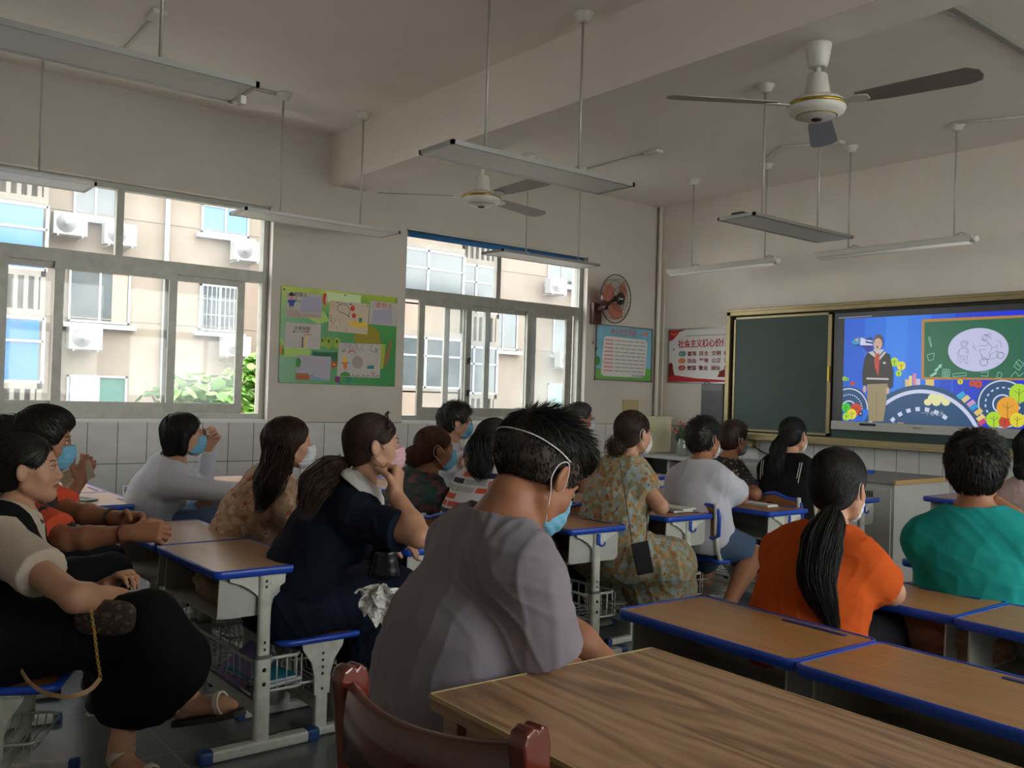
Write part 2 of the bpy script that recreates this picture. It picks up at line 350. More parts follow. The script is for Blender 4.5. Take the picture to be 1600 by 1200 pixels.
# ------------------------------------------------------------------ ceiling lamps
def rose(b, x, y, z, mi=0):
    b.lathe([(0.028, -0.055), (0.034, -0.05), (0.055, -0.012), (0.058, 0.0)], (x, y, z), 20, mi)
rod_m = mat('grey_rod', (176, 174, 166), 0.4, 0.2)
panel_m = mat('lamp_diffuser', (236, 234, 230), 0.35, var=0.03, vscale=200)
def panel_lamp(x, y0, y1, zb, rods, label, box=None):
    r = empty('pendant_panel_lamp', (x, (y0 + y1) / 2, zb), 0, label, 'ceiling lamp', 'flat panel lamps hung from the ceiling'); o = r.location
    b = MB(); hw = 0.145; t = 0.016
    for lo, hi in (((x - hw, y0, zb), (x - hw + t, y1, zb + 0.022)), ((x + hw - t, y0, zb), (x + hw, y1, zb + 0.022)), ((x - hw, y0, zb), (x + hw, y0 + t, zb + 0.022)), ((x - hw, y1 - t, zb), (x + hw, y1, zb + 0.022))): b.box(lo, hi)
    b.box((x - hw + t, y0 + t, zb + 0.012), (x + hw - t, y1 - t, zb + 0.022))
    b.build('lamp_frame', steel, r, origin=o)
    b = MB(); b.box((x - hw + t, y0 + t, zb + 0.003), (x + hw - t, y1 - t, zb + 0.010)); b.build('lamp_diffuser', panel_m, r, origin=o)
    for ry in rods:
        b = MB(); b.tube([(x, ry, zb + 0.03), (x, ry, ZC - 0.04)], 0.0075, 8); b.box((x - 0.03, ry - 0.02, zb + 0.02), (x + 0.03, ry + 0.02, zb + 0.05)); b.build('rod', rod_m, r, origin=o)
        b = MB(); rose(b, x, ry, ZC); b.build('ceiling_rose', white_pl, r, origin=o)
    b = MB(); b.box((x - 0.06, rods[0] - 0.25, zb + 0.022), (x + 0.03, rods[0] - 0.05, zb + 0.045), bev=0.005); b.build('driver_box', dark_m, r, origin=o)
    if box:
        b = MB(); b.box((x - 0.05, y1 - 0.02, zb - 0.035), (x - 0.0, y1 + 0.004, zb + 0.03), bev=0.004); b.build('junction_box', white_pl, r, origin=o)
    return r
panel_lamp(-3.67, 0.26, 1.47, 2.49, (0.50, 1.12), 'flat panel lamp at the upper left of the picture, nearest the camera', True)
panel_lamp(-6.15, 0.25, 1.48, 2.49, (0.55, 1.183), 'flat panel lamp hanging in front of the first window at the left edge')
panel_lamp(-3.67, 2.42, 3.65, 2.45, (2.72, 3.36), 'flat panel lamp in the middle of the ceiling, in front of the beam')
panel_lamp(-6.12, 2.42, 3.65, 2.48, (2.734, 3.38), 'flat panel lamp above the green pin board beside the first window')
panel_lamp(-6.15, 4.66, 5.80, 2.475, (5.034, 5.658), 'flat panel lamp hanging in front of the second window')
panel_lamp(-3.68, 4.74, 5.88, 2.455, (5.02, 5.66), 'flat panel lamp hanging nearest the chalkboard, under the big fan')
def batten(x0, x1, y, z, rods, label):
    r = empty('batten_lamp', ((x0 + x1) / 2, y, z), 0, label, 'ceiling lamp', 'slim tube lamps along the chalkboard wall'); o = r.location
    b = MB(); b.prism([(-0.045, 0.03), (-0.03, 0.045), (0.03, 0.045), (0.045, 0.03), (0.02, 0.0), (-0.02, 0.0)], (x0, y, z), (0, 1, 0), (0, 0, 1), (1, 0, 0), x1 - x0); b.build('lamp_housing', white_pl, r, origin=o)
    b = MB(); b.tube([(x0 + 0.02, y, z - 0.012), (x1 - 0.02, y, z - 0.012)], 0.014, 12); b.build('lamp_tube', panel_m, r, origin=o)
    b = MB(); b.lathe([(0.0, 0), (0.03, 0.0), (0.034, 0.012), (0.02, 0.03), (0, 0.032)], (x1, y, z + 0.012), 14, R=[[0, 0, 1], [0, 1, 0], [-1, 0, 0]]); b.build('end_cap', white_pl, r, origin=o)
    for rx in rods:
        b = MB(); b.tube([(rx, y, z + 0.04), (rx, y, ZC - 0.04)], 0.0065, 8); b.tube([(rx - 0.015, y, z + 0.045), (rx + 0.05, y, z + 0.07), (rx + 0.1, y, z + 0.047)], 0.006, 6); b.build('rod', rod_m, r, origin=o)
        b = MB(); rose(b, rx, y, ZC); b.build('ceiling_rose', white_pl, r, origin=o)
batten(-6.0, -4.76, 6.72, 2.5, (-5.715, -4.888), 'slim tube lamp over the left half of the chalkboard')
batten(-4.37, -3.08, 6.72, 2.5, (-4.082, -3.226), 'slim tube lamp over the bright display screen')
# surface conduits on the ceiling
def conduit(pts, label, grp='thin cable ducts on the ceiling'):
    b = MB()
    for p0, p1 in zip(pts[:-1], pts[1:]): b.tube([(p0[0], p0[1], ZC - 0.0115), (p1[0], p1[1], ZC - 0.0115)], 0.010, 6)
    x, y = pts[-1]; b.box((x - 0.075, y - 0.04, ZC - 0.028), (x + 0.075, y + 0.04, ZC), bev=0.005)
    tag(b.build('cable_duct', white_pl), label, 'cable duct', grp)
conduit([(-6.13, 1.22), (-6.14, 2.7)] + [(-6.13, 1.615), (-5.31, 1.59)], 'white cable duct on the ceiling with a small plate, upper left of the picture')
conduit([(-6.16, 5.7), (-5.30, 5.70)], 'white cable duct on the ceiling beyond the beam, above the second window')
conduit([(-4.85, 6.62), (-4.45, 6.3), (-4.11, 6.52)], 'white cable duct on the ceiling near the slim tube lamps')
conduit([(-3.19, 6.66), (-2.5, 7.0), (-1.5, 7.05)], 'white cable duct leading right from the last slim tube lamp')
b = MB(); b.box((-2.31, 4.0, ZC - 0.03), (-2.27, 7.47, ZC), bev=0.004); tag(b.build('cable_duct', mat('duct_grey', (150, 148, 140), 0.6)), 'grey cable duct crossing the top right corner of the ceiling', 'cable duct')
# ------------------------------------------------------------------ ceiling fans
fan_w = mat('fan_enamel', (208, 206, 196), 0.35); gold = mat('brass_trim', (176, 150, 60), 0.3, 0.8); blade_m = mat('fan_blade', (128, 122, 116), 0.4, 0.15)
def fan(x, y, ztop, zh, angs, label):
    r = empty('ceiling_fan', (x, y, ztop), 0, label, 'ceiling fan', 'white three bladed ceiling fans'); o = r.location
    b = MB(); b.lathe([(0.035, -0.13), (0.045, -0.12), (0.06, -0.03), (0.06, -0.02)], (x, y, ztop), 20); b.tube([(x, y, ztop - 0.02), (x, y, ztop)], 0.012, 8); b.build('canopy', fan_w, r, origin=o)
    b = MB(); b.tube([(x, y, ztop - 0.12), (x, y, zh + 0.12)], 0.014, 10); b.build('rod', fan_w, r, origin=o)
    b = MB(); b.lathe([(0.04, 0.16), (0.045, 0.155), (0.06, 0.06), (0.062, 0.05), (0.105, 0.045), (0.125, 0.03), (0.13, 0.0), (0.122, -0.02), (0.07, -0.045), (0.0, -0.05)], (x, y, zh), 32); b.build('motor_housing', fan_w, r, origin=o)
    b = MB(); b.lathe([(0.128, 0.022), (0.1325, 0.018), (0.1325, 0.010), (0.128, 0.006)], (x, y, zh), 32); b.lathe([(0.09, -0.037), (0.094, -0.036), (0.094, -0.034)], (x, y, zh), 32); b.build('trim_ring', gold, r, origin=o)
    b = MB(); b.lathe([(0.0, -0.056), (0.02, -0.055), (0.026, -0.047), (0.026, -0.04)], (x, y, zh), 16); b.build('hub_cap', dark_m, r, origin=o)
    for a in angs:
        d = np.array([math.sin(a), math.cos(a), 0]); s = np.array([math.cos(a), -math.sin(a), 0]); up = np.array([0, 0, 1.0])
        s2 = s * math.cos(0.18) + up * math.sin(0.18)
        c = np.array([x, y, zh + 0.02]); b = MB()
        outl = [(0.19, -0.045), (0.30, -0.062), (0.50, -0.070), (0.64, -0.075), (0.69, -0.060), (0.705, -0.02), (0.70, 0.03), (0.66, 0.062), (0.50, 0.058), (0.30, 0.052), (0.19, 0.045)]
        b.prism(outl, c, d, s2, np.cross(d, s2), 0.003); bo = b.build('blade', blade_m, r, origin=o)
        b = MB(); b.prism([(0.10, -0.02), (0.15, -0.02), (0.20, -0.035), (0.24, -0.02), (0.24, 0.02), (0.20, 0.035), (0.15, 0.02), (0.10, 0.02)], c - up * 0.006, d, s2, np.cross(d, s2), 0.005); b.build('blade_bracket', fan_w, bo, origin=o)
def ang(cx, cy, px, py): return math.atan2(px - cx, py - cy)
fx, fy = -2.42, 3.69
fan(fx, fy, 2.96, 2.64, (ang(fx, fy, -2.824, 3.108), ang(fx, fy, -1.722, 3.80), ang(fx, fy, -2.76, 4.3)), 'large white ceiling fan at the upper right with a gold ring, under the beam')
fx, fy = -4.99, 3.68
fan(fx, fy, 2.96, 2.60, (ang(fx, fy, -5.40, 3.12), ang(fx, fy, -5.15, 4.36), ang(fx, fy, -4.3, 3.66)), 'smaller looking far ceiling fan in front of the window wall')
# ------------------------------------------------------------------ outside
conc = mat('facade_render', (118, 107, 95), 0.9, var=0.24, vscale=0.5, vstretch=(1, 1, 0.25))
conc2 = mat('balcony_render', (112, 106, 97), 0.9, var=0.2, vscale=0.9)
wfr = mat('far_window_frame', (140, 143, 146), 0.5)
gdark = mat('far_glass_grey', (62, 72, 76), 0.12, spec=0.8, var=0.3, vscale=1.2)
gblue = mat('far_glass_blue', (44, 96, 150), 0.15, spec=0.7, var=0.25, vscale=0.8)
ggreen = mat('far_glass_green', (74, 110, 102), 0.15, spec=0.7, var=0.25, vscale=1.0)
acm = mat('ac_white', (146, 147, 146), 0.5); acg = mat('ac_grille', (104, 104, 106), 0.5)
XB = -27.0
def k27(y, z): # seen on plane x=-15 -> facade plane
    return y * XB / -15.0, 1.28 + (z - 1.28) * XB / -15.0
gr = MB(); gr.box((-60, -40, -9.2), (XW - 3, 60, -9.0)); struct(gr.build('ground', mat('yard_concrete', (120, 116, 110), 0.9, var=0.15, vscale=0.3)))
gr2 = MB(); gr2.box((XR + 3, -40, -9.2), (60, 60, -9.0)); struct(gr2.build('ground', MATS['yard_concrete']))
# unseen rest of the school building, added to shade the facade opposite: floors above, below and the neighbouring rooms
mb_ = MB(); mb_.box((XW - WT, YB - 14, ZC + 0.26), (XR + WT, YF + 26, 7.4)); mb_.box((XW - WT, YB - 14, -9.0), (XR + WT, YF + 26, -0.21)); mb_.box((XW - WT, YB - 14, -0.2), (XR + WT, YB - WT - 0.01, ZC + 0.25)); mb_.box((XW - WT, YF + WT + 0.01, -0.2), (XR + WT, YF + 26, ZC + 0.25))
struct(mb_.build('wall_outer', mat('outer_render', (150, 140, 128), 0.9)))
bd = empty('apartment_building', (XB, 12, -9), 0, 'beige rendered apartment block seen through the classroom windows', 'building')
ob = bd.location
b = MB(); b.box((XB - 9, -16, -9), (XB, 46, 14))
b.build('facade', conc, bd, origin=ob)
# floor joints and drain pipes
b = MB()
for fz in range(-2, 5):
    z = 3.02 + 2.9 * (fz - 1); b.box((XB, -16, z), (XB + 0.02, 46, z + 0.035))
b.build('facade_joint', mat('facade_joint', (118, 106, 94), 0.9), bd, origin=ob)
for y in (8.58, 19.5, 25.5, -3.0):
    b = MB(); b.tube([(XB + 0.09, y, -9), (XB + 0.09, y, 13.9)], 0.07, 8); b.build('drain_pipe', wfr, bd, origin=ob)
def far_window(y0, y1, z0, z1, gm=gdark, mull=1, grille=False, sill=True, curtain=None, x=XB):
    b = MB(); t = 0.06
    for lo, hi in (((y0, z0), (y0 + t, z1)), ((y1 - t, z0), (y1, z1)), ((y0, z0), (y1, z0 + t)), ((y0, z1 - t), (y1, z1))): b.box((x - 0.02, lo[0], lo[1]), (x + 0.05, hi[0], hi[1]))
    for k in range(mull):
        yy = y0 + (y1 - y0) * (k + 1) / (mull + 1); b.box((x - 0.02, yy - t / 2, z0), (x + 0.04, yy + t / 2, z1))
    if sill: b.box((x, y0 - 0.15, z0 - 0.16), (x + 0.22, y1 + 0.15, z0 - 0.03))
    w_ = b.build('window', wfr, bd, origin=ob)
    b = MB(); b.box((x, y0 + t, z0 + t), (x + 0.015, y1 - t, z1 - t)); b.build('pane', gm, w_, origin=ob)
    if curtain:
        b = MB(); n = 10; c0, c1, cm = curtain
        for i in range(n): b.box((x + 0.016, c0 + (c1 - c0) * i / n, z0 + t), (x + 0.022 + 0.01 * (i % 2), c0 + (c1 - c0) * (i + 1) / n, z1 - t))
        b.build('curtain', cm, w_, origin=ob)
    if grille:
        b = MB(); n = int((y1 - y0) / 0.13)
        for i in range(n + 1): b.tube([(x + 0.3, y0 + (y1 - y0) * i / n, z0 - 0.02), (x + 0.3, y0 + (y1 - y0) * i / n, z1)], 0.014, 5)
        for q in range(4):
            z = z0 + (z1 - z0) * q / 3; b.tube([(x, y0, z), (x + 0.3, y0, z), (x + 0.3, y1, z), (x, y1, z)], 0.014, 5)
        b.build('grille', wfr, w_, origin=ob)
def far_ac(y, z, x=XB, w=0.85, h=0.6):
    b = MB(); b.box((x + 0.25, y, z), (x + 0.6, y + w, z + h), bev=0.02); b.box((x + 0.0, y + 0.1, z - 0.05), (x + 0.62, y + 0.14, z)); b.box((x + 0.0, y + w - 0.14, z - 0.05), (x + 0.62, y + w - 0.1, z))
    a = b.build('air_conditioner', acm, bd, origin=ob)
    b = MB(); R_ = [[0, 0, 1], [0, 1, 0], [-1, 0, 0]]
    b.lathe([(0.0, 0.02), (0.05, 0.02), (0.05, 0.012), (0.24, 0.012), (0.25, 0.0)], (x + 0.6, y + 0.32, z + h / 2), 20, R=R_)
    b.build('fan_grille', acg, a, origin=ob)
pinkc = mat('pink_curtain', (190, 140, 122), 0.9); whc = mat('pale_curtain', (196, 190, 186), 0.9)
def fw(ya, za, yb, zb, **k):
    y0, z1 = k27(ya, za); y1, z0 = k27(yb, zb); far_window(y0, y1, z0, z1, **k)
def fa(ya, za, **k):
    y0, z1 = k27(ya, za); far_ac(y0, z1 - 0.6, **k)
fw(3.343, 3.001, 4.24, 2.188, curtain=(7.15, 7.55, pinkc)); fw(5.335, 2.957, 6.02, 2.185, gm=gdark, mull=1, grille=True)
fw(5.322, 4.281, 6.142, 3.804, gm=gblue); fw(3.361, 1.381, 4.24, 0.7, gm=ggreen, curtain=(6.15, 6.9, whc)); fw(3.368, 4.35, 4.0, 3.802)
fw(5.335, 1.3, 6.02, 0.5, mull=1, grille=True)
fa(3.302, 2.095); fa(5.644, 2.109); fa(5.775, 3.713); fa(3.035, 3.782); fa(3.75, 3.72)
# further along, through the second window
fw(11.32, 3.065, 12.1, 2.205); fw(13.1, 3.0, 13.9, 2.2, mull=1); fw(12.9, 4.25, 13.7, 3.72); fw(13.0, 1.55, 13.9, 0.8, gm=ggreen); fw(9.9, 4.2, 10.9, 3.9)
fa(13.052, 2.232); fa(12.715, 3.804); fa(13.6, 3.85); fa(12.1, 1.0)
# balconies: slabs with fins, glazed fronts
def balcony(y0, y1, zf, depth, glassm, fins=True, label='balcony'):
    x1 = XB + depth
    b = MB(); b.box((XB, y0, zf - 0.12), (x1, y1, zf + 0.05)); b.box((XB, y0, zf + 0.05), (XB + 0.1, y1, zf + 1.05))
    b.box((x1 - 0.12, y0, zf + 0.9), (x1, y1, zf + 1.05)); b.box((XB, y0, zf + 0.05), (x1, y0 + 0.12, zf + 1.05)); b.box((XB, y1 - 0.12, zf + 0.05), (x1, y1, zf + 1.05))
    bo = b.build('balcony', conc2, bd, origin=ob)
    if fins:
        f = MB(); n = int((y1 - y0) / 0.24)
        for i in range(n): f.box((x1 - 0.1, y0 + 0.15 + i * 0.24, zf + 0.05), (x1, y0 + 0.25 + i * 0.24, zf + 0.9))
        f.build('balustrade', conc2, bo, origin=ob)
    else:
        f = MB(); f.box((x1 - 0.1, y0, zf + 0.05), (x1, y1, zf + 0.95)); f.build('parapet', conc, bo, origin=ob)
    g = MB(); g.box((x1 - 0.08, y0 + 0.1, zf + 1.1), (x1 - 0.05, y1 - 0.1, zf + 2.7)); g.build('glazing', glassm, bo, origin=ob)
    f = MB(); n = max(2, int((y1 - y0) / 1.1))
    for i in range(n + 1):
        yy = y0 + (y1 - y0) * i / n; f.box((x1 - 0.12, yy - 0.04, zf + 1.05), (x1 - 0.02, yy + 0.04, zf + 2.75))
    f.box((x1 - 0.12, y0, zf + 1.05), (x1 - 0.02, y1, zf + 1.12)); f.box((x1 - 0.12, y0, zf + 2.1), (x1 - 0.02, y1, zf + 2.16)); f.box((x1 - 0.12, y0, zf + 2.68), (x1 - 0.02, y1, zf + 2.78)); f.build('window', wfr, bo, origin=ob)
for fz in (-2.9, 0.0, 2.9, 5.8):
    balcony(1.0, 5.25, 0.15 + fz, 1.0, gblue)
    balcony(15.2, 18.1, 0.35 + fz, 1.6, gdark, fins=False)
    balcony(18.1, 20.2, 0.2 + fz, 0.9, gdark)
# trees between the buildings
leaf_m = mat('leaf_green', (96, 142, 52), 0.6, var=0.35, vscale=6); bark = mat('bark', (96, 78, 58), 0.9)
_n = leaf_m.node_tree; _b = _n.nodes['Principled BSDF']; _b.inputs['Transmission Weight'].default_value = 0.0
def tree(x, y, ztop, rad, label, seed):
    rnd = random.Random(seed); t = empty('leafy_tree', (x, y, -9), 0, label, 'tree', 'young trees outside the windows'); o = t.location
    b = MB(); b.tube([(x, y, -9), (x + 0.1, y, -3), (x, y + 0.1, ztop - rad)], [0.16, 0.11, 0.05], 8)
    for k in range(7):
        a = rnd.uniform(0, 2 * PI); b.tube([(x, y, ztop - 2 * rad + k * 0.15), (x + math.cos(a) * rad * 0.8, y + math.sin(a) * rad * 0.8, ztop - rad * rnd.uniform(0.3, 1.4))], [0.04, 0.012], 6)
    b.build('trunk', bark, t, origin=o)
    b = MB(); n = 900
    for k in range(n):
        th = rnd.uniform(0, 2 * PI); ph = math.acos(rnd.uniform(-1, 1)); rr = rad * rnd.uniform(0.35, 1) ** 0.5 * (0.8 + 0.25 * math.sin(3 * th) * math.sin(2 * ph + seed))
        p = np.array([x + rr * math.sin(ph) * math.cos(th), y + rr * math.sin(ph) * math.sin(th), ztop - rad + rr * math.cos(ph)])
        d = np.array([rnd.uniform(-1, 1), rnd.uniform(-1, 1), rnd.uniform(-0.9, 0.1)]); d /= np.linalg.norm(d)
        s = np.cross(d, [rnd.uniform(-.4, .4), rnd.uniform(-.4, .4), 1.0]); s /= np.linalg.norm(s); nn = np.cross(s, d); L = rnd.uniform(0.16, 0.34); W = L * 0.42
        b.add([p, p + d * L * 0.3 + s * W, p + d * L * 0.75 + s * W * 0.8, p + d * L, p + d * L * 0.75 - s * W * 0.8, p + d * L * 0.3 - s * W, p + d * L * 0.5 + nn * -0.03],
              [(0, 1, 6), (1, 2, 6), (2, 3, 6), (3, 4, 6), (4, 5, 6), (5, 0, 6)], 0, True)
    b.build('foliage', leaf_m, t, origin=o)
tree(-17.3, 6.05, 1.75, 1.15, 'bright green tree outside the first window, left of the open gap', 3)
tree(-19.0, 8.55, 2.45, 1.25, 'taller bright green tree seen through the open gap of the first window', 5)
# ------------------------------------------------------------------ things on the walls
def onx(u, v, x):
    d = RC @ np.array([u - 800, v - 600, FPX]); return CAMP + d * ((x - CAMP[0]) / d[0])
def ony(u, v, y):
    d = RC @ np.array([u - 800, v - 600, FPX]); return CAMP + d * ((y - CAMP[1]) / d[1])
class Art:
    """flat artwork on a plane; shapes sorted by material, each a thin layer"""
    def __init__(s, o, ax, ay, parent, origin, base=0.0):
        s.o = np.array(o, float); s.ax = np.array(ax, float); s.ay = np.array(ay, float); s.n = np.cross(s.ax, s.ay); s.parent = parent; s.org = np.array(origin, float); s.L = {}; s.k = base
    def poly(s, pts, m, name='print', lift=0.0003):
        s.k += 0.00002
        key = (name, m.name); b = s.L.setdefault(key, (MB(), m))[0]
        c = s.o + s.n * (s.k + lift) - s.org
        b.add([c + p[0] * s.ax + p[1] * s.ay for p in pts], [tuple(range(len(pts)))] if sum(pts[i][0] * pts[(i + 1) % len(pts)][1] - pts[(i + 1) % len(pts)][0] * pts[i][1] for i in range(len(pts))) > 0 else [tuple(range(len(pts)))[::-1]])
    def rect(s, a0, b0, a1, b1, m, **k): s.poly([(a0, b0), (a1, b0), (a1, b1), (a0, b1)], m, **k)
    def ell(s, a, b, ra, rb, m, n=28, rot=0, a0=0, a1=2 * PI, **k):
        full = abs(a1 - a0 - 2 * PI) < 1e-6
        pts = [(ra * math.cos(a0 + (a1 - a0) * i / (n if full else n - 1)), rb * math.sin(a0 + (a1 - a0) * i / (n if full else n - 1))) for i in range(n)]
        cr_, sr = math.cos(rot), math.sin(rot); s.poly([(a + x * cr_ - y * sr, b + x * sr + y * cr_) for x, y in pts], m, **k)
    def line(s, pts, w_, m, **k):
        for p, q in zip(pts[:-1], pts[1:]):
            d = (q[0] - p[0], q[1] - p[1]); L = math.hypot(*d) + 1e-9; nx, ny = -d[1] / L * w_ / 2, d[0] / L * w_ / 2
            s.poly([(p[0] + nx, p[1] + ny), (p[0] - nx, p[1] - ny), (q[0] - nx, q[1] - ny), (q[0] + nx, q[1] + ny)], m, **k)
    def arc(s, a, b, ra, rb, w_, m, a0=0, a1=2 * PI, n=30, **k):
        P = [(a + ra * math.cos(a0 + (a1 - a0) * i / n), b + rb * math.sin(a0 + (a1 - a0) * i / n)) for i in range(n + 1)]
        s.line(P, w_, m, **k)
    def done(s):
        out = {}
        for (name, mn), (b, m) in s.L.items(): out[(name, mn)] = b.build(name, m, s.parent)
        return out
def pm(name, col): return mat(name, col, 0.75)
ink = {k: pm('ink_' + k, c) for k, c in dict(black=(38, 36, 38), red=(205, 60, 48), orange=(228, 120, 48), yellow=(232, 190, 60), green=(70, 140, 60), blue=(60, 76, 160), teal=(40, 130, 130), brown=(160, 110, 70), grey=(150, 148, 152), pink=(214, 130, 130), lilac=(170, 166, 186)).items()}
paper = mat('drawing_paper', (190, 184, 178), 0.8); paper2 = mat('cream_paper', (202, 186, 164), 0.8)
# green pin board
YA, YBd, Z0, Z1 = 3.08, 4.155, 1.318, 2.093
XP = XW + 0.012
pbn = empty('pin_board', (XW, 3.6, Z0), 0, 'green printed pin board between the windows, covered with children\'s drawings', 'pin board'); po = pbn.location
b = MB(); b.box((XW, YA, Z0), (XP, YBd, Z1), bev=0.003)
grad = bpy.data.materials.new('printed_board'); grad.use_nodes = True; n = grad.node_tree; t = n.nodes.new('ShaderNodeTexCoord'); no = n.nodes.new('ShaderNodeTexNoise'); no.inputs['Scale'].default_value = 3.0; no.inputs['Detail'].default_value = 2
s_ = n.nodes.new('ShaderNodeSeparateXYZ'); n.links.new(t.outputs['Object'], s_.inputs[0]); n.links.new(t.outputs['Object'], no.inputs['Vector'])
ma = n.nodes.new('ShaderNodeMath'); ma.operation = 'MULTIPLY_ADD'; ma.inputs[1].default_value = 0.35; n.links.new(no.outputs['Fac'], ma.inputs[0]); n.links.new(s_.outputs['Z'], ma.inputs[2])
rp = n.nodes.new('ShaderNodeValToRGB'); e = rp.color_ramp.elements; e[0].position = 0.1; e[0].color = lin((44, 140, 60)); e[1].position = 0.98; e[1].color = lin((190, 196, 40))
for p_, c_ in ((0.45, (40, 132, 62)), (0.72, (64, 148, 62)), (0.85, (120, 170, 50))): q = e.new(p_); q.color = lin(c_)
n.links.new(ma.outputs[0], rp.inputs[0]); n.links.new(rp.outputs[0], n.nodes['Principled BSDF'].inputs['Base Color']); n.nodes['Principled BSDF'].inputs['Roughness'].default_value = 0.25
b.build('board', grad, pbn, origin=po)
def pb(u, v):
    a = u / 1305; t_ = 45 + 115 * a; bo_ = 1150 + 30 * a
    return (YA + (YBd - YA) * a, Z1 - (Z1 - Z0) * (v - t_) / (bo_ - t_))
A = Art((XP, 0, 0), (0, 1, 0), (0, 0, 1), pbn, po)
gy, gl_, ol, dk = pm('print_yellow_green', (158, 176, 60)), pm('print_pale_green', (170, 204, 110)), pm('print_ochre', (150, 140, 40)), pm('print_dark_green', (40, 104, 72))
A.poly([pb(465, 105), pb(868, 140), pb(868, 240), pb(500, 225)], pm('print_pale', (206, 226, 170)), name='printed_picture')
A.poly([pb(350, 790), pb(620, 800), pb(620, 900), pb(340, 830)], dk, name='printed_picture')
A.poly([pb(270, 400), pb(460, 330), pb(520, 440), pb(400, 480)], gl_, name='printed_picture'); A.poly([pb(0, 640), pb(60, 700), pb(330, 770), pb(320, 860), pb(40, 850)], gl_, name='printed_picture')
for (u, v, ru, rv) in ((520, 690, 0.035, 0.05), (610, 690, 0.032, 0.045), (450, 680, 0.03, 0.04)):
    A.ell(*pb(u, v), ru, rv, gy, name='printed_picture'); A.ell(*pb(u, v - 20), 0.011, 0.016, dk, name='printed_picture')
A.poly([pb(800, 600), pb(1000, 480), pb(1100, 560), pb(1120, 700), pb(820, 690)], ol, name='printed_picture')
A.poly([pb(1120, 690), pb(1180, 700), pb(1160, 960), pb(1120, 990)], gy, name='printed_picture')
for k in range(9): A.line([pb(1150 + k * 8, 980 - k * 10), pb(1190 + k * 7, 800 - k * 15), pb(1235, 640 + k * 4)], 0.004, ink['brown'], name='printed_picture')
for k in range(8): A.line([pb(5 + k * 6, 840 - 10 * (k % 3)), pb(10 + k * 5, 700 + 22 * (k % 4))], 0.004, ink['orange'] if k < 4 else ink['green'], name='printed_picture')
A.ell(*pb(587, 935), 0.022, 0.03, ink['red'], name='printed_picture'); A.ell(*pb(587, 935), 0.008, 0.01, ink['yellow'], name='printed_picture')
A.ell(*pb(630, 1100), 0.024, 0.03, pm('print_purple', (120, 50, 110)), name='printed_picture')
for k in range(8): A.line([pb(760, 1165), pb(720 + k * 11, 1080 + 6 * (k % 2))], 0.005, ink['teal'], name='printed_picture')
A.ell(*pb(465, 190), 0.02, 0.05, ink['red'], name='printed_picture'); A.ell(*pb(480, 200), 0.008, 0.035, paper, name='printed_picture')
A.done()
for (u, v) in ((28, 88), (1290, 195), (4, 1128), (1270, 1155), (688, 142), (663, 1138)):
    y_, z_ = pb(u, v); b = MB(); b.lathe([(0.0, 0.004), (0.007, 0.003), (0.009, 0.0)], (XP, y_, z_), 12, R=[[0, 0, 1], [1, 0, 0], [0, 1, 0]]); b.build('screw', steel, pbn, origin=po)
def sheet(name, corners, m, label, draw):
    P = [pb(*c) for c in corners]; cy = sum(p[0] for p in P) / 4; cz = min(p[1] for p in P)
    r = empty('drawing_sheet', (XP, cy, cz), 0, label, 'drawing', 'children\'s drawings on the green pin board'); o = r.location
    b = MB(); b.prism(P, (XP + 0.0012, 0, 0), (0, 1, 0), (0, 0, 1), (1, 0, 0), 0.0006); b.build('paper', m, r, origin=o)
    a_ = Art((XP + 0.0019, 0, 0), (0, 1, 0), (0, 0, 1), r, o); draw(a_); a_.done(); return r
def scr(a_, u0, v0, u1, v1, m, rows, seed=1, w_=0.0018, dens=0.85):
    """rows of small handwriting strokes"""
    rn = random.Random(seed)
    for k in range(rows):
        v = v0 + (v1 - v0) * (k + 0.5) / rows; u = u0
        while u < u1:
            L = rn.uniform(8, 20)
            if rn.random() < dens:
                a_.line([pb(u, v + rn.uniform(-3, 3)), pb(min(u + L, u1), v + rn.uniform(-3, 3))], w_, m)
            u += L + rn.uniform(3, 8)
def d1(a_):
    a_.ell(*pb(105, 170), 0.018, 0.022, ink['pink']); a_.ell(*pb(105, 150), 0.03, 0.009, ink['black']); a_.ell(*pb(105, 140), 0.017, 0.014, ink['black'])
    a_.poly([pb(75, 205), pb(140, 205), pb(165, 225), pb(135, 235), pb(132, 275), pb(82, 275), pb(78, 235), pb(60, 235)], ink['blue']); a_.rect(*pb(88, 300), *pb(100, 275), ink['brown']); a_.rect(*pb(112, 300), *pb(124, 275), ink['brown'])
    a_.line([pb(140, 185), pb(190, 235), pb(198, 210)], 0.004, ink['black'])
    for k in range(34):
        u = 68 + k * 10.5; a_.line([pb(u, 400), pb(u + 3, 385), pb(u - 2, (310 if k < 12 else 350) + 12 * (k % 3))], 0.0035, ink['brown'])
    a_.poly([pb(205, 200), pb(290, 165), pb(425, 165), pb(425, 350), pb(205, 340)], ink['lilac']); scr(a_, 215, 190, 415, 340, ink['grey'], 9, 2)
sheet('a', [(58, 118), (432, 140), (430, 412), (55, 402)], paper, 'drawing of a scarecrow in a blue coat, top left sheet on the green board', d1)
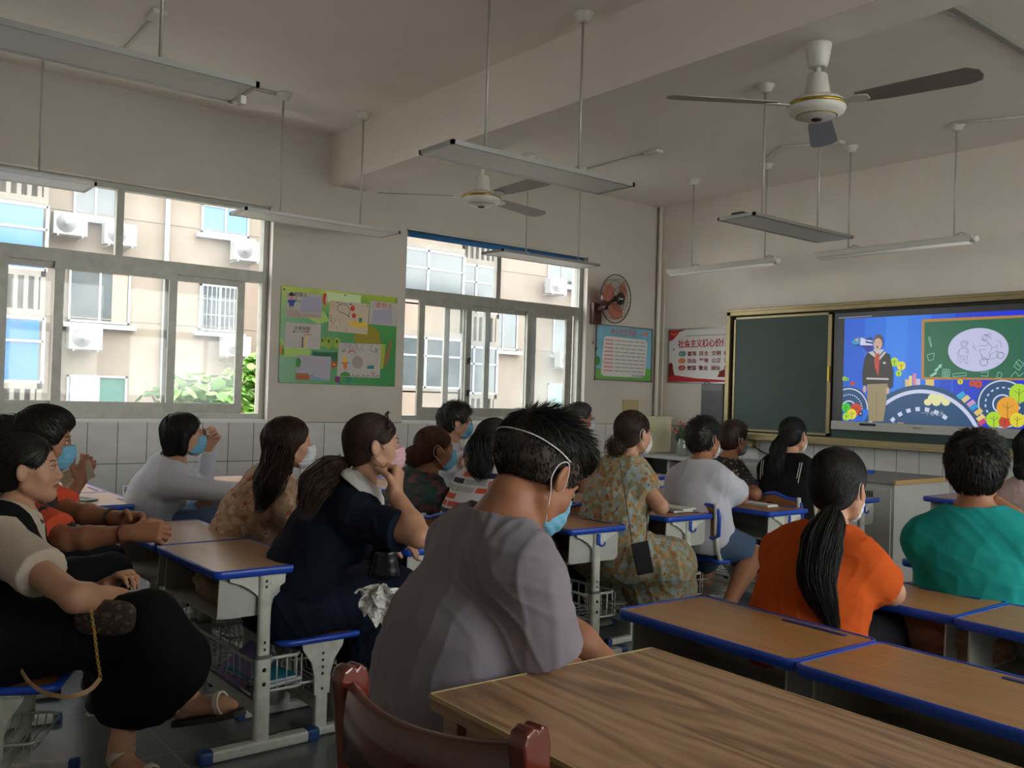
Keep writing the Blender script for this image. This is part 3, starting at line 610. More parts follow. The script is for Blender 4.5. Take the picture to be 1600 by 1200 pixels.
def d2(a_):
    for k, (u, v) in enumerate(((645, 255), (690, 250), (735, 300), (745, 350), (700, 360), (650, 330), (605, 300), (610, 265))): pass
    a_.line([pb(*p) for p in ((625, 250), (660, 238), (700, 245), (720, 275), (745, 300), (748, 345), (730, 358), (742, 392), (715, 370), (670, 348), (630, 335), (602, 310), (605, 275), (625, 250))], 0.0045, ink['black'])
    a_.ell(*pb(775, 292), 0.021, 0.024, ink['red']); a_.ell(*pb(793, 375), 0.019, 0.021, ink['red']); a_.line([pb(795, 400), pb(797, 440)], 0.002, ink['red'])
    a_.poly([pb(745, 430), pb(800, 450), pb(880, 420), pb(955, 480), pb(950, 508), pb(830, 505), pb(745, 480)], ink['yellow'])
    a_.ell(*pb(866, 378), 0.013, 0.016, ink['yellow']); a_.rect(*pb(850, 450), *pb(888, 400), ink['teal'])
    rn = random.Random(4)
    for k in range(24):
        u, v = rn.uniform(540, 730), rn.uniform(400, 550); a_.line([pb(u, v), pb(u + rn.uniform(-14, 14), v + rn.uniform(-22, 22))], 0.0028, ink['black'] if k % 2 else ink['red'])
    for k in range(5): a_.line([pb(545, 240 + k * 22), pb(570, 245 + k * 22)], 0.004, ink['orange'])
    for k in range(3): a_.ell(*pb(537, 382 + 28 * k), 0.005, 0.005, ink['black'])
    scr(a_, 630, 250, 700, 265, ink['black'], 1, 3, 0.003); a_.line([pb(590, 228), pb(625, 228)], 0.006, ink['black']); a_.line([pb(728, 246), pb(770, 243)], 0.008, ink['blue']); a_.line([pb(938, 262), pb(958, 262)], 0.007, ink['black'])
    a_.ell(*pb(710, 543), 0.011, 0.009, ink['pink'])
sheet('b', [(518, 205), (968, 240), (955, 588), (508, 553)], paper2, 'cream drawing with red balloons and a yellow hill, top middle of the green board', d2)
def d3(a_):
    a_.line([pb(*p) for p in ((985, 290), (1000, 260), (1040, 240), (1180, 250), (1270, 280), (1290, 330), (1270, 400), (1285, 460))], 0.002, ink['green'])
    a_.poly([pb(1015, 310), pb(1240, 290), pb(1250, 470), pb(995, 460)], ink['lilac']); scr(a_, 1015, 310, 1240, 460, ink['grey'], 9, 6)
sh3 = sheet('c', [(978, 198), (1303, 232), (1300, 490), (968, 465)], paper, 'sheet with three red characters over a grey text block, top right of the green board', d3)
y_, z_ = pb(1140, 285); text('读书卡', 0.058, np.array([XP + 0.002, y_, z_]) - np.array(sh3.location), (0, 1, 0), (0, 0, 1), ink['red'], sh3)
def d4(a_):
    for u, c_ in ((142, 'black'), (180, 'pink'), (218, 'grey'), (250, 'red'), (284, 'black')): a_.ell(*pb(u, 575), 0.013, 0.009, ink[c_], a0=0, a1=PI)
    a_.line([pb(255, 745), pb(262, 690), pb(270, 640), pb(300, 615)], 0.012, ink['yellow']); a_.line([pb(245, 600), pb(330, 600)], 0.006, ink['brown'])
    for k in range(5): a_.ell(*pb(235, 640 + 24 * k), 0.007, 0.008, ink['black'])
    scr(a_, 65, 500, 420, 515, ink['lilac'], 1, 8, 0.004); scr(a_, 85, 620, 215, 745, ink['grey'], 7, 9); scr(a_, 300, 620, 420, 745, ink['grey'], 7, 10)
sh4 = sheet('d', [(52, 462), (428, 482), (425, 765), (45, 750)], paper, 'pale sheet with coloured caps and a yellow figure, second down on the green board', d4)
y_, z_ = pb(228, 548); text('太美丽图', 0.036, np.array([XP + 0.002, y_, z_]) - np.array(sh4.location), (0, 1, 0), (0, 0, 1), ink['black'], sh4)
y_, z_ = pb(205, 168)
def d5(a_):
    a_.poly([pb(175, 1040), pb(300, 1040), pb(328, 1070), pb(320, 1118), pb(175, 1115)], ink['brown']); a_.line([pb(182, 1078), pb(318, 1082)], 0.005, ink['red'])
    a_.poly([pb(328, 1118), pb(335, 1060), pb(360, 1045), pb(400, 1085), pb(540, 1110), pb(540, 1118)], pm('ink_sky', (130, 160, 184))); a_.ell(*pb(200, 920), 0.022, 0.04, ink['green'])
    scr(a_, 255, 880, 535, 1040, ink['grey'], 10, 12)
sheet('e', [(178, 832), (552, 848), (545, 1122), (174, 1118)], mat('mauve_paper', (174, 170, 182), 0.8), 'lilac written sheet with a brown brick corner, lowest left on the board', d5)
def d6(a_):
    a_.arc(*pb(785, 815), 0.034, 0.03, 0.008, ink['red'], 0.1, PI - 0.1, 14)
    a_.ell(*pb(708, 878), 0.021, 0.026, ink['yellow']); a_.poly([pb(690, 915), pb(728, 915), pb(735, 950), pb(720, 985), pb(702, 985), pb(690, 950)], ink['orange']); a_.line([pb(665, 918), pb(765, 912)], 0.004, ink['black']); a_.line([pb(713, 980), pb(715, 1012)], 0.003, ink['brown'])
    a_.poly([pb(655, 1068), pb(665, 1035), pb(710, 1015), pb(760, 1030), pb(778, 1070)], ink['green'])
    a_.ell(*pb(850, 908), 0.052, 0.055, pm('ink_taupe', (160, 150, 142))); scr(a_, 800, 850, 900, 970, ink['grey'], 7, 14); scr(a_, 960, 850, 1080, 940, ink['grey'], 6, 15)
    a_.poly([pb(965, 945), pb(1045, 940), pb(1045, 980), pb(965, 980)], ink['teal'])
    for k in range(17): a_.line([pb(800 + k * 19, 1062 + 8 * (k % 2)), pb(806 + k * 19, 1046 + 12 * (k % 3))], 0.006, ink['black'])
    for k in range(5): a_.line([pb(1015 + 10 * k, 1040), pb(1020 + 9 * k, 1015 + 5 * (k % 2))], 0.004, ink['brown'])
    a_.line([pb(1020, 705), pb(985, 770), pb(1010, 775), pb(1095, 805)], 0.003, ink['black'])
    for k in range(4): a_.line([pb(1060 + k * 4, 785), pb(1045 + k * 16, 735 + 4 * k)], 0.004, ink['green'])
    for k in range(4): a_.line([pb(685, 795), pb(660 + k * 18, 762)], 0.004, ink['green'])
sh6 = sheet('f', [(632, 685), (1122, 700), (1118, 1085), (622, 1070)], paper, 'largest white sheet with a flower child and a grey disc, lower right of the board', d6)
y_, z_ = pb(800, 768); text('小稻草人', 0.075, np.array([XP + 0.002, y_, z_]) - np.array(sh6.location), (0, 1, 0), (0, 0, 1), ink['grey'], sh6, width=0.2)
# scarecrow title belongs to the first sheet
s1 = [o for o in C.objects if o.name.startswith('drawing_sheet')][0]
text('稻草人', 0.04, np.array([XP + 0.002, y_ * 0 + pb(205, 168)[0], pb(205, 168)[1]]) - np.array(s1.location), (0, 1, 0), (0, 0, 1), ink['black'], s1)
# rules poster on the window wall
def wp(u, v): # zoomed crop of the poster -> wall plane
    p = onx(900 + u / 5.4545, 420 + v / 5.4545, XW + 0.01); return (p[1], p[2])
y0, y1, z0, z1 = 6.548, 7.405, 1.457, 2.043
pr_ = empty('rules_poster', (XW, (y0 + y1) / 2, z0), 0, 'framed pale poster of school rules below the wall fan', 'poster'); o = pr_.location
b = MB(); T = 0.014
for lo, hi in (((y0, z0), (y1, z0 + T)), ((y0, z1 - T), (y1, z1)), ((y0, z0), (y0 + T, z1)), ((y1 - T, z0), (y1, z1))): b.box((XW, lo[0], lo[1]), (XW + 0.016, hi[0], hi[1]))
b.build('poster_frame', steel, pr_, origin=o)
b = MB(); b.box((XW, y0 + T, z0 + T), (XW + 0.009, y1 - T, z1 - T)); b.build('poster_sheet', mat('poster_sky', (126, 186, 206), 0.4, var=0.25, vscale=3), pr_, origin=o)
A = Art((XW + 0.009, 0, 0), (0, 1, 0), (0, 0, 1), pr_, o)
lg = pm('print_grass', (110, 172, 74)); pw = pm('print_white', (214, 212, 206)); 
A.poly([(y0 + T, z0 + T), (y1 - T, z0 + T), (y1 - T, z0 + 0.10), (y1 - 0.2, z0 + 0.075), (y1 - 0.4, z0 + 0.06), (y0 + 0.2, z0 + 0.09), (y0 + T, z0 + 0.13)], lg)
A.ell(y0 + 0.04, z0 + 0.2, 0.035, 0.05, ink['green']); A.ell(y1 - 0.06, z0 + 0.11, 0.05, 0.04, lg)
A.poly([(y0 + 0.09, z0 + 0.07), (y0 + 0.13, z0 + 0.045), (y1 - 0.14, z0 + 0.045), (y1 - 0.1, z0 + 0.08), (y1 - 0.075, z0 + 0.42), (y1 - 0.11, z0 + 0.455), (y0 + 0.15, z0 + 0.465), (y0 + 0.12, z0 + 0.44)], pw)
rn = random.Random(11)
for k in range(9):
    z = z0 + 0.425 - k * 0.040
    A.line([(y0 + 0.14 - 0.002 * k, z), (y0 + 0.26, z - 0.001)], 0.014, ink['pink'])
    x_ = y0 + 0.285
    while x_ < y1 - 0.12:
        L = rn.uniform(0.06, 0.1); A.line([(x_, z), (min(x_ + L, y1 - 0.115), z)], 0.010, ink['grey']); x_ += L + 0.012
for (yy, zz) in ((y1 - 0.15, z1 - 0.07), (y1 - 0.11, z1 - 0.06), (y1 - 0.09, z1 - 0.075)): A.ell(yy, zz, 0.016, 0.014, ink['orange'])
A.done()
text('中小学生守则', 0.075, np.array([XW + 0.01, (y0 + y1) / 2 - 0.02, z1 - 0.095]) - np.array(o), (0, 1, 0), (0, 0, 1), ink['red'], pr_, width=0.38)
text('小学生日常行为规范', 0.03, np.array([XW + 0.01, y1 - 0.22, z0 + 0.052]) - np.array(o), (0, 1, 0), (0, 0, 1), ink['blue'], pr_, width=0.18)
# core values poster on the front wall
x0, x1, z0, z1 = -6.64, -5.62, 1.457, 2.035
cp = empty('values_poster', ((x0 + x1) / 2, YF, z0), 0, 'white and red poster of printed characters beside the chalkboard', 'poster'); o = cp.location
b = MB()
for lo, hi in (((x0, z0), (x1, z0 + T)), ((x0, z1 - T), (x1, z1)), ((x0, z0), (x0 + T, z1)), ((x1 - T, z0), (x1, z1))): b.box((lo[0], YF - 0.016, lo[1]), (hi[0], YF, hi[1]))
b.build('poster_frame', steel, cp, origin=o)
b = MB(); b.box((x0 + T, YF - 0.009, z0 + T), (x1 - T, YF, z1 - T)); b.build('poster_sheet', mat('poster_white', (222, 220, 218), 0.4), cp, origin=o)
A = Art((0, YF - 0.009, 0), (1, 0, 0), (0, 0, 1), cp, o)
rd = pm('print_red', (186, 34, 40)); rd2 = pm('print_dark_red', (130, 30, 30))
A.poly([(x0 + T, z1 - T), (x0 + T, z1 - 0.13), (x0 + 0.06, z1 - 0.12), (x0 + 0.11, z1 - 0.08), (x0 + 0.15, z1 - 0.035), (x0 + 0.24, z1 - T)], rd)
for k in range(4): A.ell(x0 + 0.045 + 0.03 * k, z1 - 0.05 - 0.012 * (k % 2), 0.008, 0.008, ink['yellow'])
A.poly([(x0 + T, z0 + T), (x1 - T, z0 + T), (x1 - T, z0 + 0.025), (x0 + 0.4, z0 + 0.05), (x0 + 0.08, z0 + 0.085), (x0 + T, z0 + 0.09)], rd)
A.poly([(x0 + T, z0 + 0.07), (x0 + 0.1, z0 + 0.08), (x0 + 0.08, z0 + 0.14), (x0 + 0.07, z0 + 0.2), (x0 + 0.04, z0 + 0.22), (x0 + T, z0 + 0.2)], rd2)
A.poly([(-5.97, z0 + 0.065), (-5.80, z0 + 0.065), (-5.82, z0 + 0.11), (-5.80, z0 + 0.115), (-5.88, z0 + 0.145), (-5.96, z0 + 0.115), (-5.94, z0 + 0.11)], rd2)
rows = (('国家', ink['teal'], '富强  民主  文明  和谐', 0.29), ('社会', ink['orange'], '自由  平等  公正  法治', 0.215), ('公民', rd, '爱国  敬业  诚信  友善', 0.14))
for _, m_, _, dz in rows: A.ell(-6.44, z0 + dz + 0.02, 0.05, 0.026, m_); A.rect(-6.475, z0 + dz - 0.006, -6.405, z0 + dz + 0.046, m_)
A.line([(-6.4, z1 - 0.08), (-5.85, z1 - 0.08)], 0.006, ink['brown']); A.ell(-6.56, z1 - 0.22, 0.008, 0.012, rd2)
A.done()
for s_, m_, s2, dz in rows:
    text(s_, 0.035, np.array([-6.44, YF - 0.0098, z0 + dz + 0.006]) - np.array(o), (1, 0, 0), (0, 0, 1), paper, cp)
    text(s2, 0.052, np.array([-6.37, YF - 0.0098, z0 + dz]) - np.array(o), (1, 0, 0), (0, 0, 1), rd2, cp, align='LEFT', width=0.60, bold=0.0012)
text('社会主义核心价值观', 0.09, np.array([-6.50, YF - 0.0098, z1 - 0.195]) - np.array(o), (1, 0, 0), (0, 0, 1), rd, cp, align='LEFT', width=0.74, bold=0.002)
# wall fan
wf = empty('wall_fan', (XW, 6.52, 2.25), 0, 'round wall fan with pink blades and dark cage beside the second window', 'wall fan'); o = wf.location
brown_pl = mat('brown_plastic', (70, 34, 28), 0.4); pinkbl = mat('pink_blade', (196, 120, 98), 0.35)
fc = np.array([XW + 0.30, 6.62, 2.27]); fc = np.array(onx(962, 467, XW + 0.28)); ax = np.array([0.93, 0.10, -0.05]); ax /= np.linalg.norm(ax); sy = np.cross([0, 0, 1], ax); sy /= np.linalg.norm(sy); sz = np.cross(ax, sy)
Rf = np.array([sy, sz, ax]).T
b = MB(); R1 = 0.245
for (r_, dx, th) in ((R1, 0.0, 0.005), (R1 * 0.8, 0.035, 0.002), (0.06, 0.065, 0.003), (R1 * 0.8, -0.045, 0.002), (R1 * 0.5, 0.055, 0.002)):
    b.tube([fc + Rf @ np.array([r_ * math.cos(2 * PI * i / 36), r_ * math.sin(2 * PI * i / 36), dx]) for i in range(37)], th, 5, cap=False)
b.build('cage_ring', dark_m, wf, origin=o)
b = MB()
for i in range(72):
    a = 2 * PI * i / 72; c_, s_ = math.cos(a), math.sin(a)
    b.tube([fc + Rf @ np.array([0.05 * c_, 0.05 * s_, 0.066]), fc + Rf @ np.array([0.13 * c_, 0.13 * s_, 0.058]), fc + Rf @ np.array([0.21 * c_, 0.21 * s_, 0.032]), fc + Rf @ np.array([R1 * c_, R1 * s_, 0])], 0.0011, 3, cap=False)
    if i % 2: b.tube([fc + Rf @ np.array([0.05 * c_, 0.05 * s_, -0.07]), fc + Rf @ np.array([0.21 * c_, 0.21 * s_, -0.04]), fc + Rf @ np.array([R1 * c_, R1 * s_, 0])], 0.0011, 3, cap=False)
b.build('cage', dark_m, wf, origin=o)
for k in range(3):
    b = MB(); n_ = 12; P = []
    a0 = k * 2 * PI / 3 + 0.4
    for i in range(n_ + 1):
        f = i / n_; r_ = 0.04 + 0.17 * f; wd = 0.9 * math.sin(PI * min(1, 0.25 + 0.75 * f) * 0.9) + 0.25
        for q in range(5):
            aa = a0 + (q / 4 - 0.5) * wd * 1.3 + f * 0.35; P.append(fc + Rf @ np.array([r_ * math.cos(aa), r_ * math.sin(aa), 0.02 * (q / 4 - 0.5) - 0.0]))
    F = [(i * 5 + q, i * 5 + q + 1, (i + 1) * 5 + q + 1, (i + 1) * 5 + q) for i in range(n_) for q in range(4)]
    b.add(P, F, 0, True); b.build('blade', pinkbl, wf, origin=o)
b = MB(); b.lathe([(0.0, 0.078), (0.045, 0.074), (0.055, 0.06), (0.055, 0.05)], fc, 24, R=Rf); b.build('hub_badge', black_pl, wf, origin=o)
b = MB(); b.lathe([(0.0, -0.2), (0.05, -0.19), (0.07, -0.15), (0.07, -0.08), (0.03, -0.05), (0.03, 0.0)], fc, 20, R=Rf); b.build('motor_housing', brown_pl, wf, origin=o)
bp_ = np.array([XW + 0.03, 6.52, 2.13]); b = MB(); b.box((XW, 6.46, 2.03), (XW + 0.06, 6.58, 2.25), bev=0.012); b.tube([(XW + 0.05, 6.52, 2.18), (XW + 0.14, 6.56, 2.2), fc + Rf @ np.array([0, 0, -0.14])], 0.03, 10); b.build('wall_bracket', brown_pl, wf, origin=o)
for k, (yy, zz) in enumerate(((6.49, 1.84), (6.54, 1.78))):
    b = MB(); b.tube([(XW + 0.04, yy, 2.04), (XW + 0.035, yy, zz)], 0.0018, 5); b.lathe([(0.0, -0.02), (0.006, -0.015), (0.006, 0.01), (0, 0.014)], (XW + 0.035, yy, zz), 8); b.build('pull_cord', black_pl, wf, origin=o)
b = MB()
for k in range(4): b.obox(fc + Rf @ np.array([-0.018 + 0.012 * k, 0, 0.0775]), (0.004, 0.006, 0.0006), Rf)
b.build('badge_mark', white_pl, wf, origin=o)
# chalkboard with display
frame_b = mat('bronze_frame', (132, 118, 84), 0.35, 0.55, var=0.15, vscale=10); green_b = mat('chalk_green', (36, 62, 56), 0.55, var=0.12, vscale=4)
YD = 7.36
cb = empty('chalkboard', (-4.2, YF, 0.9), 0, 'wide green sliding chalkboard with bronze frame on the front wall', 'chalkboard'); o = cb.location
xl, xr_, zb, zt = -5.79, -1.55, 0.93, 2.175
b = MB(); b.box((xl, YD - 0.0, zt - 0.05), (xr_, YF, zt + 0.015), bev=0.006); b.box((xl, YD, zb - 0.015), (xr_, YF, zb + 0.05), bev=0.006); b.box((xl, YD, zb), (xl + 0.045, YF, zt)); b.box((xr_ - 0.045, YD, zb), (xr_, YF, zt))
b.box((xl, YD - 0.02, zt - 0.012), (xr_, YD, zt + 0.008)); b.box((xl, YD - 0.06, zb - 0.012), (xr_, YD, zb + 0.004)); b.build('board_frame', frame_b, cb, origin=o)
b = MB(); b.box((xl + 0.04, YF - 0.03, zb + 0.04), (xr_ - 0.04, YF - 0.02, zt - 0.04)); b.build('back_board', black_pl, cb, origin=o)
for (a0, a1, name) in ((-5.70, -4.62, 'left'), (-2.88, -1.62, 'right')):
    b = MB(); zb2, zt2 = zb + 0.065, zt - 0.065; yb = YD + 0.015
    for lo, hi in (((a0, zb2), (a0 + 0.02, zt2)), ((a1 - 0.035, zb2), (a1, zt2)), ((a0, zb2), (a1, zb2 + 0.02)), ((a0, zt2 - 0.02), (a1, zt2))): b.box((lo[0], yb - 0.006, lo[1]), (hi[0], yb + 0.02, hi[1]))
    bo_ = b.build('sliding_frame', frame_b, cb, origin=o)
    b = MB(); b.box((a0 + 0.02, yb, zb2 + 0.02), (a1 - 0.035, yb + 0.015, zt2 - 0.02)); b.build('writing_surface', green_b, cb, origin=o)
b = MB(); b.box((-4.64, YD - 0.012, 1.48), (-4.62, YD + 0.0, 1.62), bev=0.003); b.build('handle', gold, cb, origin=o)
b = MB(); b.box((-4.62, YD + 0.03, zb + 0.04), (-2.88, YD + 0.045, 1.07)); b.build('writing_surface', green_b, cb, origin=o)
dp = empty('display_screen', (-3.75, YF, 1.06), 0, 'large bright interactive display set in the chalkboard, showing a cartoon road picture', 'screen'); o = dp.location
YS = YD + 0.012; sx0, sx1 = -4.60, -2.90
b = MB(); b.box((sx0, YS, 1.06), (sx1, YF - 0.035, 2.105), bev=0.008); b.build('screen_housing', mat('screen_housing', (30, 30, 34), 0.3), dp, origin=o)
b = MB(); b.box((sx0 + 0.0, YS - 0.01, 1.055), (sx1, YS + 0.01, 1.135), bev=0.004); b.build('speaker_bar', mat('silver_bar', (146, 144, 142), 0.35, 0.5), dp, origin=o)
b = MB(); b.box((sx0 + 0.28, YS - 0.0115, 1.10), (sx0 + 0.43, YS - 0.0095, 1.122)); b.build('sensor_window', dark_m, dp, origin=o)
text('SEEWO', 0.022, np.array([sx0 + 0.80, YS - 0.0105, 1.095]) - np.array(o), (1, 0, 0), (0, 0, 1), black_pl, dp)
EM = 1.0 / (2 ** EXPO)
def em(name, col, k=0.85):
    n_ = 'glow_' + name
    if n_ in MATS: return MATS[n_]
    mm = bpy.data.materials.new(n_); mm.use_nodes = True; MATS[n_] = mm; b_ = mm.node_tree.nodes['Principled BSDF']; b_.inputs['Base Color'].default_value = (0.01, 0.01, 0.01, 1)
    b_.inputs['Roughness'].default_value = 0.3; b_.inputs['Emission Color'].default_value = lin(col); b_.inputs['Emission Strength'].default_value = EM * k; return mm
def sc(u, v):
    p = ony(1300 + u / 5.3333, 470 + v / 5.3333, YS - 0.001); return (p[0], p[2])
def scp(*q): return [sc(*p) for p in q]
sxa, sxb, sza, szb = -4.555, -2.93, 1.152, 2.09
A = Art((0, YS - 0.0004, 0), (1, 0, 0), (0, 0, 1), dp, o)
def S(pts, c, name='screen_picture'): A.poly(pts, c, name=name)
S([(sxa, sza), (sxb, sza), (sxb, szb), (sxa, szb)], em('black', (22, 22, 26)), 'screen_picture')
yb0 = sc(95, 1002)[1]; xb0 = sc(95, 600)[0]; yt0 = sc(105, 150)[1]
# blue backdrop in vertical strips of the picture's own colours
blues = ((12, 92, 214), (24, 110, 226), (40, 128, 238), (30, 116, 232), (14, 88, 218), (6, 60, 206), (4, 44, 214), (4, 38, 226))
for k, c_ in enumerate(blues):
    a0 = xb0 + (sxb - xb0) * k / 8; a1 = xb0 + (sxb - xb0) * (k + 1) / 8; S([(a0, yb0), (a1, yb0), (a1, yt0), (a0, yt0)], em('blue%d' % k, c_))
road, roadl = em('road', (24, 74, 118)), em('roadline', (206, 214, 240))
def arcs(cu, cv, R, a0, a1):
    """concentric road of outer radius R (metres) about a picture point"""
    cx_, cz_ = sc(cu, cv)
    def clip(r, m, n=60):
        pts = [(cx_ + r * math.cos(a0 + (a1 - a0) * i / n), cz_ + r * math.sin(a0 + (a1 - a0) * i / n)) for i in range(n + 1)]
        pts = [(min(max(p[0], xb0), sxb), max(p[1], yb0)) for p in pts]; S(pts, m)
    clip(R, road); clip(R * 0.93, roadl); clip(R * 0.875, road)
    nd = 14 if R > 0.3 else 18
    for i in range(nd):
        t0 = a0 + (a1 - a0) * (i + 0.15) / nd; t1 = a0 + (a1 - a0) * (i + 0.62) / nd; r0, r1 = R * 0.61, R * 0.67
        q = [(cx_ + r0 * math.cos(t0), cz_ + r0 * math.sin(t0)), (cx_ + r1 * math.cos(t0), cz_ + r1 * math.sin(t0)), (cx_ + r1 * math.cos(t1), cz_ + r1 * math.sin(t1)), (cx_ + r0 * math.cos(t1), cz_ + r0 * math.sin(t1))]
        if all(yb0 < p[1] and xb0 < p[0] < sxb for p in q): S(q, roadl)
    clip(R * 0.38, roadl); clip(R * 0.32, road)
hb = abs(sc(740, 680)[1] - sc(740, 1240)[1])
# skyline behind roads
for (u0, v0, u1, c_) in ((610, 655, 640, (214, 190, 130)), (640, 625, 668, (232, 206, 130)), (676, 605, 700, (224, 130, 150)), (583, 600, 606, (50, 120, 210)), (700, 650, 735, (200, 190, 220)), (780, 655, 850, (224, 196, 110)), (900, 660, 990, (20, 70, 200)), (1100, 640, 1130, (30, 60, 190)), (230, 740, 262, (60, 90, 200))):
    S(scp((u0, 760), (u1, 760), (u1, v0), (u0, v0)), em('b%d' % u0, c_))
arcs(140, 900, abs(sc(140, 900)[0] - sc(290, 900)[0]) * 1.15, 0, PI)
arcs(1420, 860, abs(sc(1200, 860)[0] - sc(1420, 860)[0]), 0, PI * 2)
arcs(735, 1260, hb, 0, PI)
lime, orng, yel, rdm = em('lime', (176, 222, 36)), em('orange', (238, 166, 34)), em('yellow', (228, 216, 44)), em('red', (206, 62, 34)); tw = em('twig', (40, 60, 20))
def ball(u, v, r, m):
    x_, z_ = sc(u, v); rr = r / 5.333 / 208.0
    x_ = min(x_, sxb - 0.001)
    pts = [(min(x_ + rr * math.cos(2 * PI * i / 26), sxb), max(z_ + rr * math.sin(2 * PI * i / 26), yb0)) for i in range(26)]; S(pts, m)
    if x_ + rr < sxb:
        A.line([(x_, max(z_ - rr, yb0)), (x_, z_ + rr * 0.5)], 0.004, tw, name='screen_picture'); A.line([(x_ - rr * 0.5, z_ + rr * 0.3), (x_, z_ - rr * 0.1), (x_ + rr * 0.5, z_ + rr * 0.3)], 0.003, tw, name='screen_picture')
for q in ((520, 510, 42, lime), (578, 542, 42, yel), (556, 605, 30, lime), (118, 890, 46, em('green', (60, 200, 50))), (200, 905, 60, rdm), (165, 945, 52, yel), (120, 965, 40, lime), (105, 650, 22, lime), (128, 655, 18, em('green2', (120, 190, 60))), (172, 688, 22, rdm),
          (1560, 770, 80, lime), (1350, 990, 68, lime), (1440, 1010, 50, rdm), (1465, 890, 92, orng), (1545, 995, 62, yel), (1220, 695, 34, rdm), (1170, 690, 28, rdm), (1070, 675, 24, yel)): ball(*q)
ball(240, 940, 24, em('tyre', (30, 30, 34))); ball(240, 940, 10, roadl)
for (u, v, c_) in ((1080, 780, (40, 170, 220)), (1120, 810, (220, 200, 140)), (1165, 850, (210, 150, 190)), (1225, 920, (224, 196, 110)), (1245, 970, (240, 210, 120)), (1185, 880, (30, 150, 210)), (1255, 1005, (200, 60, 120))):
    S(scp((u - 45, v + 10), (u + 10, v - 28), (u + 38, v + 2), (u - 15, v + 42)), em('c%d' % u, c_))
# cloud
cw = em('cloud', (232, 230, 170))
for (u, v, r) in ((800, 845, 36), (840, 810, 44), (900, 815, 42), (950, 845, 38), (870, 845, 40)): S([(sc(u, v)[0] + r / 1109 * math.cos(2 * PI * i / 22), sc(u, v)[1] + r / 1109 * 0.85 * math.sin(2 * PI * i / 22)) for i in range(22)], cw)
# rocket plane
S(scp((155, 350), (190, 318), (240, 302), (330, 325), (345, 380), (240, 380), (180, 372)), em('plane_dark', (20, 60, 130)))
S(scp((160, 345), (190, 318), (235, 303), (232, 360), (185, 366)), em('plane_blue', (50, 150, 210))); S(scp((240, 305), (340, 335), (340, 372), (236, 370)), roadl); S(scp((280, 335), (345, 345), (345, 360), (280, 350)), em('plane_dark', (20, 60, 130)))
S(scp((270, 325), (330, 300), (345, 330)), em('plane_dark', (20, 60, 130))); S(scp((250, 380), (345, 375), (345, 420), (290, 425)), em('navy', (30, 40, 150)))
A.ell(*sc(208, 325), 0.012, 0.012, orng, name='screen_picture')
# green board inside the picture
S(scp((750, 155), (1600, 118), (1600, 662), (745, 655)), em('wood', (176, 124, 56))); S(scp((772, 178), (1600, 140), (1600, 645), (768, 635)), em('boardgreen', (16, 98, 68)))
chalk = em('chalk', (150, 206, 190)); A.arc
S([(sc(1215, 408)[0] + 0.234 * math.cos(2 * PI * i / 48), sc(1215, 408)[1] + 0.172 * math.sin(2 * PI * i / 48)) for i in range(48)], em('oval', (196, 198, 232)))
def CL(pts, m=chalk, w_=0.004): A.line(scp(*pts), w_, m, name='screen_picture')
S(scp((815, 625), (870, 585), (850, 580), (895, 545), (880, 540), (918, 525), (912, 560), (900, 555), (868, 600), (880, 605), (830, 635)), chalk)
for q in (((925, 570), (985, 575), (980, 638), (920, 630), (925, 570)), ((1010, 608), (1118, 600), (1120, 625), (1012, 632), (1010, 608)), ((1555, 490), (1600, 525), (1560, 580), (1515, 545), (1555, 490)), ((1385, 595), (1420, 605), (1405, 645), (1372, 635), (1385, 595)), ((805, 305), (818, 303), (832, 380), (825, 385), (805, 305)), ((795, 450), (855, 435), (845, 490), (805, 498), (795, 450)), ((1240, 600), (1305, 590), (1300, 630), (1240, 625)), ((1490, 635), (1530, 590), (1560, 630), (1600, 600))): CL(q)
for k in range(3): CL(((930, 590 + 14 * k), (978, 594 + 14 * k)), w_=0.003); CL(((940 + 14 * k, 575), (936 + 14 * k, 632)), w_=0.003); CL(((1535 + k * 14, 505 + k * 12), (1575 - 28 + k * 14, 560 - 22 + k * 12)), w_=0.003)
dl = em('drawn_line', (120, 112, 140)); D = lambda *p, w_=0.0028: CL(p, dl, w_)
A.arc(*sc(1104, 355), 0.029, 0.021, 0.0035, dl, n=16, name='screen_picture'); A.arc(*sc(1104, 378), 0.02, 0.016, 0.003, dl, PI, 2 * PI, 10, name='screen_picture')
D((1080, 350), (1130, 352)); D((1075, 395), (1060, 430), (1070, 460), (1130, 465), (1140, 420), (1120, 395), (1075, 395)); D((1075, 460), (1065, 510), (1080, 518), (1100, 475), (1115, 520), (1135, 525), (1125, 465)); D((1065, 405), (1040, 440), (1055, 450), (1045, 515)); D((1130, 400), (1140, 425), (1110, 430))
A.arc(*sc(1268, 512), 0.03, 0.028, 0.005, dl, n=18, name='screen_picture'); A.arc(*sc(1405, 455), 0.027, 0.025, 0.005, dl, n=18, name='screen_picture')
D((1268, 500), (1245, 450), (1230, 410), (1290, 405)); D((1245, 450), (1300, 490), (1360, 480), (1400, 450)); D((1300, 490), (1330, 440), (1380, 420), (1430, 440)); D((1220, 378), (1290, 375), (1310, 350), (1290, 335)); D((1290, 335), (1250, 315), (1262, 330), (1290, 335)); D((1300, 350), (1335, 380), (1330, 410), (1310, 430), (1325, 470)); D((1330, 395), (1385, 375), (1375, 420)); 
A.arc(*sc(1275, 312), 0.018, 0.018, 0.003, dl, n=12, name='screen_picture')
for k in range(4): D((1262 + 8 * k, 290 - 3 * k), (1290 + 6 * k, 278 + 8 * k), (1330, 275 + 14 * k))
D((1182, 355), (1195, 385)); D((1172, 380), (1210, 418)); D((1372, 325), (1410, 350), (1415, 385))
